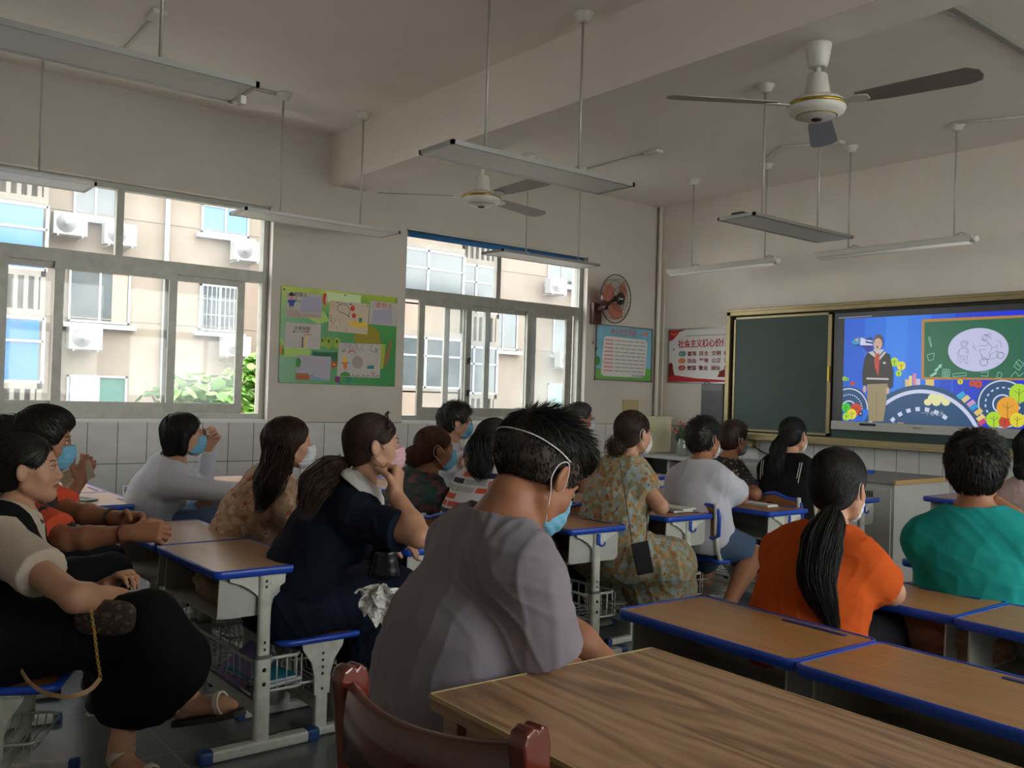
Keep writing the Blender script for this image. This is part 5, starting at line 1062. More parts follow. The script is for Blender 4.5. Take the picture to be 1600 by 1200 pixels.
# things on and in the desks
book_p = mat('cover_purple', (150, 132, 186), 0.5); book_t = mat('cover_teal', (44, 146, 168), 0.5); page = mat('page_paper', (206, 204, 196), 0.8); book_g = mat('cover_grey', (128, 132, 142), 0.6)
def book(x, y, z, w_, d_, t_, rz, m, label, grp='books and papers on the desks', tilt=0.0, cat='book'):
    r = empty('exercise_book', (x, y, z), rz, label, cat, grp); r.rotation_euler = (tilt, 0, rz)
    b = MB(); b.box((-w_ / 2 + 0.002, -d_ / 2 + 0.003, t_ * 0.12), (w_ / 2 - 0.003, d_ / 2 - 0.003, t_ * 0.88)); b.build('pages', page, r)
    b = MB(); b.box((-w_ / 2, -d_ / 2, 0), (w_ / 2, d_ / 2, t_ * 0.12)); b.box((-w_ / 2, -d_ / 2, t_ * 0.88), (w_ / 2, d_ / 2, t_)); b.box((-w_ / 2, -d_ / 2, 0), (-w_ / 2 + 0.002, d_ / 2, t_)); b.build('cover', m, r)
    return r
book(-3.20, 1.42, 0.207, 0.25, 0.17, 0.014, 0.25, book_p, 'purple exercise book at the bottom of the wire basket, lower left desk')
book(-3.19, 1.41, 0.222, 0.24, 0.165, 0.012, 0.12, book_t, 'teal exercise book on top in the wire basket, lower left desk')
book(-3.25, 1.38, 0.245, 0.24, 0.17, 0.012, 0.0, book_p, 'pale purple book standing tilted in the wire basket, lower left desk', tilt=0.6)
book(-3.47, 3.96, 0.651, 0.21, 0.15, 0.012, -0.1, book_g, 'grey notebook on the desk by the arm of the woman in the orange print dress')
book(-3.45, 3.97, 0.664, 0.20, 0.14, 0.010, 0.15, page, 'white booklet lying on the grey notebook')
book(-3.42, 4.68, 0.651, 0.26, 0.10, 0.012, -0.05, page, 'white papers on the desk behind the black vest')
book(-3.30, 2.22, 0.651, 0.21, 0.12, 0.018, -0.1, book_g, 'stack of papers on the desk left of the grey shirt')
ph = mat('phone_black', (24, 24, 26), 0.2); phg = mat('phone_grey', (96, 96, 102), 0.3, 0.4)
def phone(x, y, z, rz, m, label):
    r = empty('phone', (x, y, z), rz, label, 'phone'); b = MB(); b.box((-0.078, -0.038, 0.0), (0.078, 0.038, 0.009), bev=0.004); b.build('body', m, r); b = MB(); b.box((-0.074, -0.034, 0.0088), (0.074, 0.034, 0.0095)); b.build('screen', ph, r)
phone(-5.20, 1.27, 0.6515, 0.35, phg, 'grey phone lying on the pinkish desk by the first window')
kf = empty('car_key', (-3.18, 2.10, 0.6515), 0.5, 'small black car key fob on the desk by the navy woman\'s elbow', 'key'); b = MB(); b.box((-0.04, -0.018, 0), (0.035, 0.018, 0.014), bev=0.006); b.build('fob', black_pl, kf); b = MB(); b.box((0.0, -0.004, 0.0138), (0.02, 0.004, 0.0146)); b.build('button', steel, kf)
# crumpled bags inside two desks
def crumple(name, c, r_, m, label, seed, sc3=(1, 1, 1), cat='bag', group=None):
    bm = bmesh.new(); bmesh.ops.create_icosphere(bm, subdivisions=4, radius=r_); rn = random.Random(seed); ds = [(np.array([rn.gauss(0, 1) for _ in range(3)]), rn.uniform(0.5, 1.2)) for _ in range(26)]
    for v in bm.verts:
        p = np.array(v.co); n_ = p / np.linalg.norm(p); a = 0
        for d, q in ds: dd = d / np.linalg.norm(d); a += abs(math.sin(3.2 * q * np.dot(n_, dd) * 2 + q * 9)) * 0.07
        v.co = Vector((n_ * r_ * (0.45 + a)) * np.array(sc3))
    b = MB(); b.bm(bm, sm=False); o_ = b.build(name, m); o_.location = c; tag(o_, label, cat, group); return o_
bagm = mat('kraft_bag', (150, 112, 84), 0.8, var=0.2); 
crumple('paper_bag', (-3.33, 1.36, 0.535), 0.085, mat('dull_cloth', (150, 130, 108), 0.9, var=0.3), 'crumpled cloth bundle stuffed in the lower left desk', 3, (1.5, 1.0, 0.7))
crumple('paper_bag', (-1.45, 2.98, 0.54), 0.095, bagm, 'crumpled brown paper bag in the desk of the woman in orange', 5, (1.5, 0.8, 0.6))
# foreground table
tb = empty('wood_table', (-0.3, 1.1, 0), -0.02, 'large wood grain table with pale edge in the right foreground', 'table')
tw_ = wood_mat('table_wood', (116, 84, 60), (188, 146, 108), 0.36, 0.36, 0, 0.85); tedge = mat('table_edge', (190, 168, 118), 0.5)
P1 = np.array([-1.335, 1.435]); tx0 = -1.335 + 0.3; 
b = MB(); X0, X1, Y0, Y1 = -1.035, 0.55, -0.215, 0.345
b.box((X0 + 0.003, Y0 + 0.003, 0.722), (X1 - 0.003, Y1 - 0.003, 0.7495)); b.build('tabletop', tw_, tb)
zz = 0.742; b = MB(); b.box((X0, Y0, zz), (X1, Y0 + 0.003, 0.7505)); b.box((X0, Y1 - 0.003, zz), (X1, Y1, 0.7505)); b.box((X0, Y0, zz), (X0 + 0.003, Y1, 0.7505)); b.box((X1 - 0.003, Y0, zz), (X1, Y1, 0.7505)); b.build('edge_band', tedge, tb)
for sx in (X0 + 0.028, X1 - 0.028):
    for sy_ in (Y0 + 0.05, Y1 - 0.05): b = MB(); b.box((sx - 0.022, sy_ - 0.022, 0), (sx + 0.022, sy_ + 0.022, 0.722), bev=0.003); b.build('leg', tw_, tb)
b = MB(); b.box((X0 + 0.06, Y1 - 0.06, 0.62), (X1 - 0.06, Y1 - 0.04, 0.722)); b.box((X0 + 0.06, Y0 + 0.04, 0.62), (X1 - 0.06, Y0 + 0.06, 0.722)); b.build('apron', tw_, tb)
# red wooden chair in the foreground
red_w = wood_mat('red_wood', (80, 20, 11), (108, 34, 16), 0.25, 0.22, 2, 0.7, coat=0.5)
red_r = wood_mat('red_wood_rail', (62, 14, 9), (86, 24, 13), 0.25, 0.22, 0, 0.7, coat=0.5)
rc = empty('wooden_chair', (-1.05, 0.9, 0), 0, 'dark red varnished wooden chair with curved top rail in the foreground', 'chair')
pL = np.array(onx(586, 1030, -1.245))[:2] if False else None
A0 = np.array([-1.262, 0.725]); A1 = np.array([-0.905, 0.79])  # back posts
o2 = np.array([-1.05, 0.9]); ux = (A1 - A0) / np.linalg.norm(A1 - A0); uy = np.array([-ux[1], ux[0]])
RZ = math.atan2(ux[1], ux[0]); rc.rotation_euler = (0, 0, RZ); mid = (A0 + A1) / 2; rc.location = (mid[0], mid[1], 0); hw = np.linalg.norm(A1 - A0) / 2
for sx in (-1, 1):
    b = MB(); prof = []
    def ring(z, y, w_, d_): return [(sx * hw - w_, y - d_, z), (sx * hw + w_, y - d_, z), (sx * hw + w_, y + d_, z), (sx * hw - w_, y + d_, z)]
    # post side outline with a rounded, grooved crest
    pts = [(0.0, 0.0), (-0.005, 0.42), (-0.045, 0.80), (-0.052, 0.835), (-0.045, 0.850), (-0.030, 0.857), (-0.022, 0.850), (-0.014, 0.856), (0.0, 0.848), (0.006, 0.83), (0.006, 0.79), (0.03, 0.42), (0.032, 0.0)]
    b.prism(pts, (sx * hw - 0.015, 0, 0), (0, 1, 0), (0, 0, 1), (1, 0, 0), 0.03); o_ = b.build('leg', red_w, rc)
    md = o_.modifiers.new('round', 'BEVEL'); md.width = 0.006; md.segments = 3; md.limit_method = 'ANGLE'
b = MB(); n_ = 16; vs = []
for i in range(n_ + 1):
    x = -hw + 0.012 + (2 * hw - 0.024) * i / n_; t_ = 2 * (i / n_) - 1; y = -0.03 - 0.035 * (1 - t_ * t_); zt = 0.832 - 0.014 * (1 - t_ * t_); zb_ = 0.715
    vs += [(x, y - 0.013, zb_), (x, y + 0.013, zb_), (x, y + 0.010, zt - 0.004), (x, y + 0.002, zt + 0.001), (x, y - 0.012, zt - 0.004)]
fs = [(i * 5 + j, i * 5 + (j + 1) % 5, (i + 1) * 5 + (j + 1) % 5, (i + 1) * 5 + j) for i in range(n_) for j in range(5)]
b.add(vs, [f[::-1] for f in fs], 0, True); b.build('top_rail', red_r, rc)
b = MB(); b.box((-0.05, -0.062, 0.44), (0.05, -0.044, 0.71), bev=0.006); b.build('back_splat', red_w, rc)
b = MB(); b.box((-hw, -0.02, 0.40), (hw, 0.40, 0.43), bev=0.01); b.build('seat', red_w, rc)
for sx in (-1, 1):
    b = MB(); b.box((sx * (hw - 0.02) - 0.018, 0.35, 0), (sx * (hw - 0.02) + 0.018, 0.386, 0.40), bev=0.004); b.build('leg', red_w, rc)
    b = MB(); b.box((sx * (hw - 0.02) - 0.010, 0.0, 0.18), (sx * (hw - 0.02) + 0.010, 0.36, 0.21), bev=0.003); b.build('stretcher', red_w, rc)
# ------------------------------------------------------------------ sculpting people from distance fields
def nrm(a): a = np.array(a, float); return a / (np.linalg.norm(a) + 1e-12)
class Field:
    def __init__(s, lo, hi, h):
        s.lo = np.array(lo, float); s.h = h; s.n = np.maximum(4, np.ceil((np.array(hi) - s.lo) / h).astype(int) + 1)
        s.F = np.full(tuple(s.n), 0.3, np.float32); s.ax = [(s.lo[i] + h * np.arange(s.n[i])).astype(np.float32) for i in range(3)]
    def sub(s, lo, hi):
        i0 = np.clip(np.floor((np.array(lo) - s.lo) / s.h).astype(int), 0, s.n); i1 = np.clip(np.ceil((np.array(hi) - s.lo) / s.h).astype(int) + 1, 0, s.n)
        if np.any(i1 <= i0): return None
        sl = tuple(slice(a, b) for a, b in zip(i0, i1))
        return sl, s.ax[0][sl[0]][:, None, None], s.ax[1][sl[1]][None, :, None], s.ax[2][sl[2]][None, None, :]
    def op(s, lo, hi, fn, mode='u', k=0.02):
        m_ = k + 2.5 * s.h
        q = s.sub(np.array(lo) - m_, np.array(hi) + m_)
        if q is None: return
        sl, X, Y, Z = q; d = fn(X, Y, Z); a = s.F[sl]
        if mode == 'u':
            hh = np.maximum(k - np.abs(a - d), 0) / max(k, 1e-6); s.F[sl] = np.minimum(a, d) - hh * hh * k * 0.25
        elif mode == 's':
            d = -d; hh = np.maximum(k - np.abs(a - d), 0) / max(k, 1e-6); s.F[sl] = np.maximum(a, d) + hh * hh * k * 0.25
    def cap(s, a, b, ra, rb, mode='u', k=0.02, ax=None, q=1.0, cut=None):
        """tapered capsule; ax/q squash: distances along ax are multiplied by q; cut=(point, normal) trims it"""
        a, b = np.array(a, float), np.array(b, float); r = max(ra, rb); ext = r / min(1, q) if ax is not None else r
        lo, hi = np.minimum(a, b) - ext, np.maximum(a, b) + ext
        def fn(X, Y, Z):
            px, py, pz = X - a[0], Y - a[1], Z - a[2]; d = b - a
            dx, dy, dz = d
            if ax is not None:
                t_ = (px * ax[0] + py * ax[1] + pz * ax[2]) * (q - 1.0); px = px + t_ * ax[0]; py = py + t_ * ax[1]; pz = pz + t_ * ax[2]
                td = (d @ ax) * (q - 1.0); dx, dy, dz = d + td * ax
            L2 = dx * dx + dy * dy + dz * dz + 1e-12
            t = np.clip((px * dx + py * dy + pz * dz) / L2, 0, 1)
            dd = np.sqrt((px - t * dx) ** 2 + (py - t * dy) ** 2 + (pz - t * dz) ** 2) - (ra + (rb - ra) * t)
            if cut is not None:
                for cp, cn in (cut if isinstance(cut, list) else [cut]): dd = np.maximum(dd, (X - cp[0]) * cn[0] + (Y - cp[1]) * cn[1] + (Z - cp[2]) * cn[2])
            return dd
        s.op(lo, hi, fn, mode, k)
    def ell(s, c, r, R=None, mode='u', k=0.02, cut=None):
        """ellipsoid, R columns = its axes"""
        c = np.array(c, float); R = np.eye(3) if R is None else R; rm = max(r)
        def fn(X, Y, Z):
            x, y, z = X - c[0], Y - c[1], Z - c[2]
            u = [(x * R[0, i] + y * R[1, i] + z * R[2, i]) / r[i] for i in range(3)]
            k0 = np.sqrt(u[0] ** 2 + u[1] ** 2 + u[2] ** 2); k1 = np.sqrt((u[0] / r[0]) ** 2 + (u[1] / r[1]) ** 2 + (u[2] / r[2]) ** 2)
            dd = k0 * (k0 - 1) / (k1 + 1e-9)
            if cut is not None:
                for cp, cn in (cut if isinstance(cut, list) else [cut]): dd = np.maximum(dd, (X - cp[0]) * cn[0] + (Y - cp[1]) * cn[1] + (Z - cp[2]) * cn[2])
            return dd
        s.op(c - rm, c + rm, fn, mode, k)
    def cutplane(s, p, n_, lo=None, hi=None):
        lo = s.lo if lo is None else lo; hi = s.ax[0][-1], s.ax[1][-1], s.ax[2][-1] if hi is None else hi
        q = s.sub(s.lo, (s.ax[0][-1], s.ax[1][-1], s.ax[2][-1])); sl, X, Y, Z = q
        s.F = np.maximum(s.F, ((X - p[0]) * n_[0] + (Y - p[1]) * n_[1] + (Z - p[2]) * n_[2]).astype(np.float32))
    def mesh(s):
        F = s.F; lo, h = s.lo, s.h
        F = F.copy(); F[0] = np.maximum(F[0], 1e-3); F[-1] = np.maximum(F[-1], 1e-3); F[:, 0] = np.maximum(F[:, 0], 1e-3); F[:, -1] = np.maximum(F[:, -1], 1e-3); F[:, :, 0] = np.maximum(F[:, :, 0], 1e-3); F[:, :, -1] = np.maximum(F[:, :, -1], 1e-3)
        S = F < 0; c = [(i, j, k) for i in (0, 1) for j in (0, 1) for k in (0, 1)]
        nx, ny, nz = S.shape
        cnt = sum(S[i:nx - 1 + i, j:ny - 1 + j, k:nz - 1 + k].astype(np.int8) for i, j, k in c); act = (cnt > 0) & (cnt < 8)
        I = np.argwhere(act)
        if len(I) == 0: return np.zeros((0, 3)), np.zeros((0, 4), int)
        idx = np.full(act.shape, -1, np.int32); idx[act] = np.arange(len(I))
        V = {q: F[I[:, 0] + q[0], I[:, 1] + q[1], I[:, 2] + q[2]] for q in c}
        P = np.zeros((len(I), 3)); N = np.zeros(len(I))
        for q in c:
            for a in range(3):
                if q[a] == 0:
                    q2 = list(q); q2[a] = 1; q2 = tuple(q2); A, B = V[q], V[q2]; m_ = (A < 0) != (B < 0); t = np.where(m_, A / np.where(m_, A - B, 1), 0)
                    base = np.array(q, float)[None] + np.zeros((len(I), 3)); base[:, a] = t; P += base * m_[:, None]; N += m_
        P = lo + h * (I + P / N[:, None])
        Q = []
        for a in range(3):
            sl0 = [slice(None)] * 3; sl1 = [slice(None)] * 3; sl0[a] = slice(0, -1); sl1[a] = slice(1, None)
            E = S[tuple(sl0)] != S[tuple(sl1)]; E_in = S[tuple(sl0)]; J = np.argwhere(E); b_, c_ = (a + 1) % 3, (a + 2) % 3
            ok = (J[:, b_] > 0) & (J[:, c_] > 0) & (J[:, b_] < S.shape[b_] - 1) & (J[:, c_] < S.shape[c_] - 1); J = J[ok]
            def cell(db, dc):
                K = J.copy(); K[:, b_] -= db; K[:, c_] -= dc; return idx[K[:, 0], K[:, 1], K[:, 2]]
            q = np.stack([cell(1, 1), cell(0, 1), cell(0, 0), cell(1, 0)], 1); inn = E_in[J[:, 0], J[:, 1], J[:, 2]]
            q[~inn] = q[~inn][:, ::-1]; Q.append(q)
        Q = np.concatenate(Q)
        return P, Q[(Q >= 0).all(1)]
    def sample(s, p):
        """trilinear value and gradient"""
        g = (p - s.lo) / s.h; g = np.clip(g, 1, s.n - 2.001); i = g.astype(int); f = g - i; v = np.zeros(len(p)); G = np.zeros((len(p), 3))
        for a in (0, 1):
            for b in (0, 1):
                for c in (0, 1):
                    w_ = (f[:, 0] if a else 1 - f[:, 0]), (f[:, 1] if b else 1 - f[:, 1]), (f[:, 2] if c else 1 - f[:, 2]); q = s.F[i[:, 0] + a, i[:, 1] + b, i[:, 2] + c]; v += w_[0] * w_[1] * w_[2] * q
                    G[:, 0] += (1 if a else -1) * w_[1] * w_[2] * q; G[:, 1] += (1 if b else -1) * w_[0] * w_[2] * q; G[:, 2] += (1 if c else -1) * w_[0] * w_[1] * q
        return v, G / (np.linalg.norm(G, axis=1, keepdims=True) + 1e-9)
def np_mesh(name, V, Q, mats, parent, origin, tris=None, mi=None):
    me = bpy.data.meshes.new(name); V = np.asarray(V, np.float32) - np.asarray(origin, np.float32)
    me.vertices.add(len(V)); me.vertices.foreach_set('co', V.ravel()); nq = len(Q); nt_ = 0 if tris is None else len(tris)
    me.loops.add(nq * 4 + nt_ * 3); me.polygons.add(nq + nt_)
    L = np.asarray(Q, np.int32).ravel(); st = np.arange(nq, dtype=np.int32) * 4
    if nt_: L = np.concatenate([L, np.asarray(tris, np.int32).ravel()]); st = np.concatenate([st, nq * 4 + 3 * np.arange(nt_, dtype=np.int32)])
    me.loops.foreach_set('vertex_index', L); me.polygons.foreach_set('loop_start', st)
    if mi is not None: me.polygons.foreach_set('material_index', np.asarray(mi, np.int32))
    me.polygons.foreach_set('use_smooth', np.ones(nq + nt_, bool)); me.update(calc_edges=True); me.validate()
    return link_mesh(name, me, mats, parent)
def relax(V, Q, it=2, lam=0.5):
    if len(V) == 0: return V
    for _ in range(it):
        S = np.zeros_like(V); N = np.zeros(len(V))
        for a, b in ((0, 1), (1, 2), (2, 3), (3, 0)):
            np.add.at(S, Q[:, a], V[Q[:, b]]); np.add.at(S, Q[:, b], V[Q[:, a]]); np.add.at(N, Q[:, a], 1); np.add.at(N, Q[:, b], 1)
        V = V + lam * (S / np.maximum(N, 1)[:, None] - V)
    return V
def wrinkle(F, V, amp, seed, dirs=None, sc_=1.0):
    """cloth folds: stretched waves pushed along the surface normal"""
    rn = np.random.RandomState(seed); v, G = F.sample(V); d = np.zeros(len(V))
    for k in range(7):
        if dirs is not None: kd = nrm(np.array(dirs[k % len(dirs)]) + rn.normal(0, 0.18, 3))
        else: kd = nrm(rn.normal(0, 1, 3) * np.array([1, 1, 0.45]))
        f = rn.uniform(20, 62) * sc_; ph = rn.uniform(0, 6.28); wp_ = 1.9 * np.sin(V @ rn.normal(0, 8, 3) + rn.uniform(0, 6)) + 1.1 * np.sin(V @ rn.normal(0, 15, 3) + rn.uniform(0, 6)) + 0.25 * np.sin(V @ rn.normal(0, 30, 3) + rn.uniform(0, 6))
        mask = 0.5 + 0.5 * np.sin(V @ rn.normal(0, 8, 3) + rn.uniform(0, 6)); s_ = np.sin(V @ kd * f + ph + wp_); d += np.clip(mask * 1.6 - 0.55, 0, 1) ** 1.5 * np.exp(-(s_ / 0.42) ** 2) * rn.uniform(0.6, 1.2)
    return V + G * (amp * (d / 2.2 - 0.3))[:, None]
def strands(paths, r, rn, taper=True):
    """paths: (n, k, 3) -> thin three sided tubes"""
    n, k, _ = paths.shape; T = np.gradient(paths, axis=1); T /= np.linalg.norm(T, axis=2, keepdims=True) + 1e-9
    up = rn.normal(0, 1, (n, 1, 3)); A = np.cross(T, up); A /= np.linalg.norm(A, axis=2, keepdims=True) + 1e-9; B = np.cross(T, A)
    w_ = (1 - 0.93 * np.linspace(0, 1, k) ** 2)[None, :, None] * r if taper else r
    P = np.stack([paths + w_ * (math.cos(a) * A + math.sin(a) * B) for a in (0, 2.094, 4.189)], 2).reshape(-1, 3)
    i = np.arange(n)[:, None, None] * k * 3; j = np.arange(k - 1)[None, :, None] * 3; q = np.arange(3)[None, None, :]
    a = i + j + q; b = i + j + (q + 1) % 3
    return P, np.stack([a, b, b + 3, a + 3], -1).reshape(-1, 4)
def bez(P, n=10):
    P = [np.array(p, float) for p in P]; t = np.linspace(0, 1, n)[:, None]
    m_ = len(P) - 1; return sum(math.comb(m_, i) * (1 - t) ** (m_ - i) * t ** i * P[i] for i in range(m_ + 1))
# materials for people
def skin_mat(name, col): return mat(name, col, 0.5, var=0.10, vscale=14, spec=0.35, sub=0.12, bump=0.04, bscale=260)
skinA = skin_mat('skin_light', (186, 140, 112)); skinB = skin_mat('skin_tan', (156, 106, 78)); skinC = skin_mat('skin_brown', (146, 98, 72))
lip_m = mat('lips', (142, 84, 76), 0.45)
hair_bk = mat('hair_black', (22, 19, 19), 0.48, var=0.4, vscale=40, bump=0.25, bscale=160, spec=0.35); hair_br = mat('hair_brown', (56, 36, 28), 0.45, var=0.5, vscale=30, bump=0.25, bscale=160, spec=0.35)
hair_rd = mat('hair_auburn', (78, 42, 28), 0.45, var=0.5, vscale=30, bump=0.25, bscale=160, spec=0.35); hair_gy = mat('hair_grey', (60, 58, 56), 0.5, var=0.5, vscale=30, bump=0.25, bscale=160, spec=0.3)
mask_b = mat('mask_blue', (104, 166, 194), 0.65, bump=0.3, bscale=90, bstretch=(0.2, 0.2, 3)); mask_w = mat('mask_white', (196, 198, 202), 0.6); mask_p = mat('mask_pink', (206, 160, 168), 0.6); loop_w = mat('ear_loop_white', (225, 224, 220), 0.6); loop_k = mat('ear_loop_black', (20, 20, 20), 0.6)
eye_w = mat('eye_white', (168, 160, 152), 0.2); iris = mat('iris_dark', (28, 18, 14), 0.15); lens_m = glass_mat('spectacle_lens', 0.0, (0.96, 0.97, 0.98))
def cloth(name, col, **k): return mat(name, col, 0.9, spec=0.15, bump=k.pop('bump', 0.12), bscale=k.pop('bscale', 350), **k)
def head_frame(yaw, pitch, roll):
    """columns right, forward, up. yaw 0 looks along +y, clockwise positive; pitch negative looks down"""
    f = np.array([math.sin(yaw) * math.cos(pitch), math.cos(yaw) * math.cos(pitch), math.sin(pitch)]); r = np.array([math.cos(yaw), -math.sin(yaw), 0.0]); u = np.cross(r, f)
    r2 = math.cos(roll) * r + math.sin(roll) * u; u2 = -math.sin(roll) * r + math.cos(roll) * u; return np.array([r2, f, u2]).T
class Person: pass
def finger_prims(W, fd, pn, sd, s, curl, spread, thumb):
    """W wrist, fd forearm dir, pn palm normal (towards palm side), sd direction to thumb side -> capsules"""
    out = []; pl = 0.092 * s
    out.append(('c', W - fd * 0.02, W + fd * 0.03, 0.024 * s, 0.026 * s, 0.02, pn, 1.35))
    K0 = W + fd * 0.035 * s; 
    for q in (-0.026, -0.009, 0.009, 0.026): out.append(('c', W + fd * 0.02 + sd * q * 0.7 * s, W + fd * pl + sd * q * s - pn * 0.002, 0.0155 * s, 0.0125 * s, 0.012, None, 1))
    lens = (0.072, 0.080, 0.076, 0.060)
    for i, q in enumerate((0.028, 0.0095, -0.0095, -0.028)):
        base = W + fd * pl * (1.0 if i in (1, 2) else 0.95) + sd * q * s; d = nrm(fd + sd * (q * spread * 8)); L = lens[i] * s; p = base; a = 0; r_ = (0.0092, 0.0094, 0.009, 0.0082)[i] * s
        for j, (fr, c_) in enumerate(((0.45, 0.9), (0.30, 1.15), (0.25, 0.8))):
            a += curl * c_ * (1 + 0.12 * (i - 1.5)); dd = nrm(d * math.cos(a) + pn * math.sin(a)); p2 = p + dd * L * fr; out.append(('c', p, p2, r_ * (1 - 0.08 * j), r_ * (0.93 - 0.08 * j), 0.0045, None, 1)); p = p2
    tb_ = W + fd * 0.022 * s + sd * 0.022 * s; d1_ = nrm(fd * 0.65 + sd * (0.75 if thumb > 0 else 0.4) + pn * 0.35); p1 = tb_ + d1_ * 0.042 * s; d2_ = nrm(fd * 0.9 + sd * 0.15 + pn * (0.3 + curl * 0.5)); p2 = p1 + d2_ * 0.030 * s; p3 = p2 + nrm(d2_ + pn * curl * 0.4 - sd * 0.2) * 0.026 * s
    out += [('c', tb_, p1, 0.017 * s, 0.0115 * s, 0.012, None, 1), ('c', p1, p2, 0.0112 * s, 0.0102 * s, 0.005, None, 1), ('c', p2, p3, 0.0102 * s, 0.0085 * s, 0.004, None, 1)]
    return out
def ik(S, W, l1, l2, pole):
    d = W - S; L = np.linalg.norm(d); L2 = min(L, (l1 + l2) * 0.995); d = d / L; a = (l1 * l1 - l2 * l2 + L2 * L2) / (2 * L2); hh = math.sqrt(max(l1 * l1 - a * a, 0)); p = np.array(pole, float); p = p - (p @ d) * d; p = nrm(p)
    return S + d * a + p * hh, S + d * L2
def build_person(O, byaw, hyaw, hpitch=0.0, hroll=0.0, sex='f', s=0.95, seat=(0, 0), seat_z=0.385, lean_side=0.0, arms=None, label='', hair=None, hair_m=None, skin=None, tops=(), mask=None, legs=None,
                 h=0.007, hh=0.0045, wide=1.0, glasses=False, eyes=True, feet='sandal', hunch=0.05, sleeve=0.55, neck_up=0.0, twist=0.0, seed=1, hands=(True, True), drop=0.072):
    """O: centre of the head between the ears. seat: where the pelvis sits (x, y)."""
    P = Person(); O = np.array(O, float); H = head_frame(hyaw, hpitch, hroll); f = np.array([math.sin(byaw), math.cos(byaw), 0]); r = np.array([math.cos(byaw), -math.sin(byaw), 0.0]); up = np.array([0, 0, 1.0])
    male = sex == 'm'; W_ = (1.08 if male else 0.96) * wide
    root = empty('person', (seat[0], seat[1], 0), 0, label, 'person'); org = np.array(root.location)
    pel = np.array([seat[0], seat[1], seat_z + 0.095 * s]); 
    neck_top = O + H @ np.array([0, -0.028, -0.075]) * s
    # neck base lies below the head, pulled towards the pelvis
    back = nrm(pel - neck_top); nb = neck_top + nrm(np.array([0, 0, -1.0]) * 0.75 + back * 0.45 - f * 0.15) * (0.085 + neck_up) * s
    spine_mid = pel * 0.45 + nb * 0.55 - f * hunch
    Sp = bez([pel, spine_mid * 1.0, nb], 8); tdir = nrm(nb - spine_mid)
    fr_ = nrm(r + twist * f); rs = nrm(fr_ - (fr_ @ tdir) * tdir * 0.6 + up * lean_side); ff = nrm(np.cross(tdir, rs)) * -1
    if ff @ f < 0: ff = -ff
    sh = nb - tdir * drop * s; SR = sh + rs * 0.150 * s * W_ + ff * 0.012 - up * 0.012; SL = sh - rs * 0.150 * s * W_ + ff * 0.012 - up * 0.012
    chest = Sp[5]; waist = Sp[3]
    l1, l2 = 0.285 * s, 0.245 * s
    A = []
    for side, S_ in ((1, SR), (-1, SL)):
        spec = (arms or {}).get(side, None)
        if spec is None: spec = dict(w=sh + ff * 0.36 - tdir * 0.26 - rs * side * -0.08, pole=(0, 0, -1))
        W0 = np.array(spec['w'], float); E, Wr = ik(S_, W0, l1, l2, np.array(spec.get('pole', (0, 0, -1)), float) + rs * side * spec.get('out', 0.35))
        if 'e' in spec: E = np.array(spec['e'], float); Wr = W0
        fd = nrm(Wr - E); 
        hd = nrm(spec['hd']) if 'hd' in spec else fd
        pn = np.array(spec.get('pn', (0, 0, -1)), float); pn = nrm(pn - (pn @ hd) * hd); sd = np.cross(hd, pn) * 1.0
        if side == -1: sd = -sd
        # thumb side: for a right hand palm down pointing forward the thumb is on the left
        A.append((side, S_, E, Wr, hd, pn, -sd if spec.get('flip') else sd, spec))
    # legs
    Lg = []
    for side in (1, -1):
        hip = pel + r * side * 0.085 * s; sp_ = (legs or {}).get(side, {}); kn = np.array(sp_.get('k', hip + f * 0.40 * s + r * side * 0.05 + up * (0.06 if seat_z < 0.4 else 0.0)), float); an = np.array(sp_.get('a', np.array([kn[0], kn[1], 0.085]) - f * 0.02), float)
        td = np.array(sp_.get('t', f), float); Lg.append((side, hip, kn, an, nrm(td)))
    # ---------------- body
    def body_prims(F, infl=0.0, legs_on=True, arms_on=True, hands_on=True):
        F.cap(pel - r * 0.06 * s, pel + r * 0.06 * s, 0.105 * s * wide + infl, 0.105 * s * wide + infl, k=0.03)
        rw = 0.100 * s * wide
        for i in range(7):
            t = i / 6; rad = (0.097 + (-0.010 if (not male and 2 <= i <= 3) else 0) + 0.012 * math.sin(PI * t)) * s * wide; q = 0.70 if i < 6 else 0.62
            if i < 7: F.cap(Sp[i], Sp[min(i + 1, 7)] if i < 6 else Sp[6] + (Sp[7] - Sp[6]) * 0.3, rad * (0.98 if i < 5 else 0.86) + infl, rad * (0.98 if i < 4 else 0.84) + infl, k=0.03, ax=rs, q=q)
        F.cap(sh - rs * 0.115 * s * W_, sh + rs * 0.115 * s * W_, 0.060 * s + infl, 0.060 * s + infl, k=0.04)
        for q_ in (SR, SL): F.cap(nb + tdir * 0.0, q_ + tdir * 0.006, 0.050 * s + infl, 0.042 * s + infl, k=0.05)
        if not male:
            for q_ in (1, -1): F.ell(chest + ff * 0.085 * s + rs * q_ * 0.07 * s - tdir * 0.02, (0.068 * s + infl, 0.06 * s + infl, 0.068 * s + infl), k=0.04)
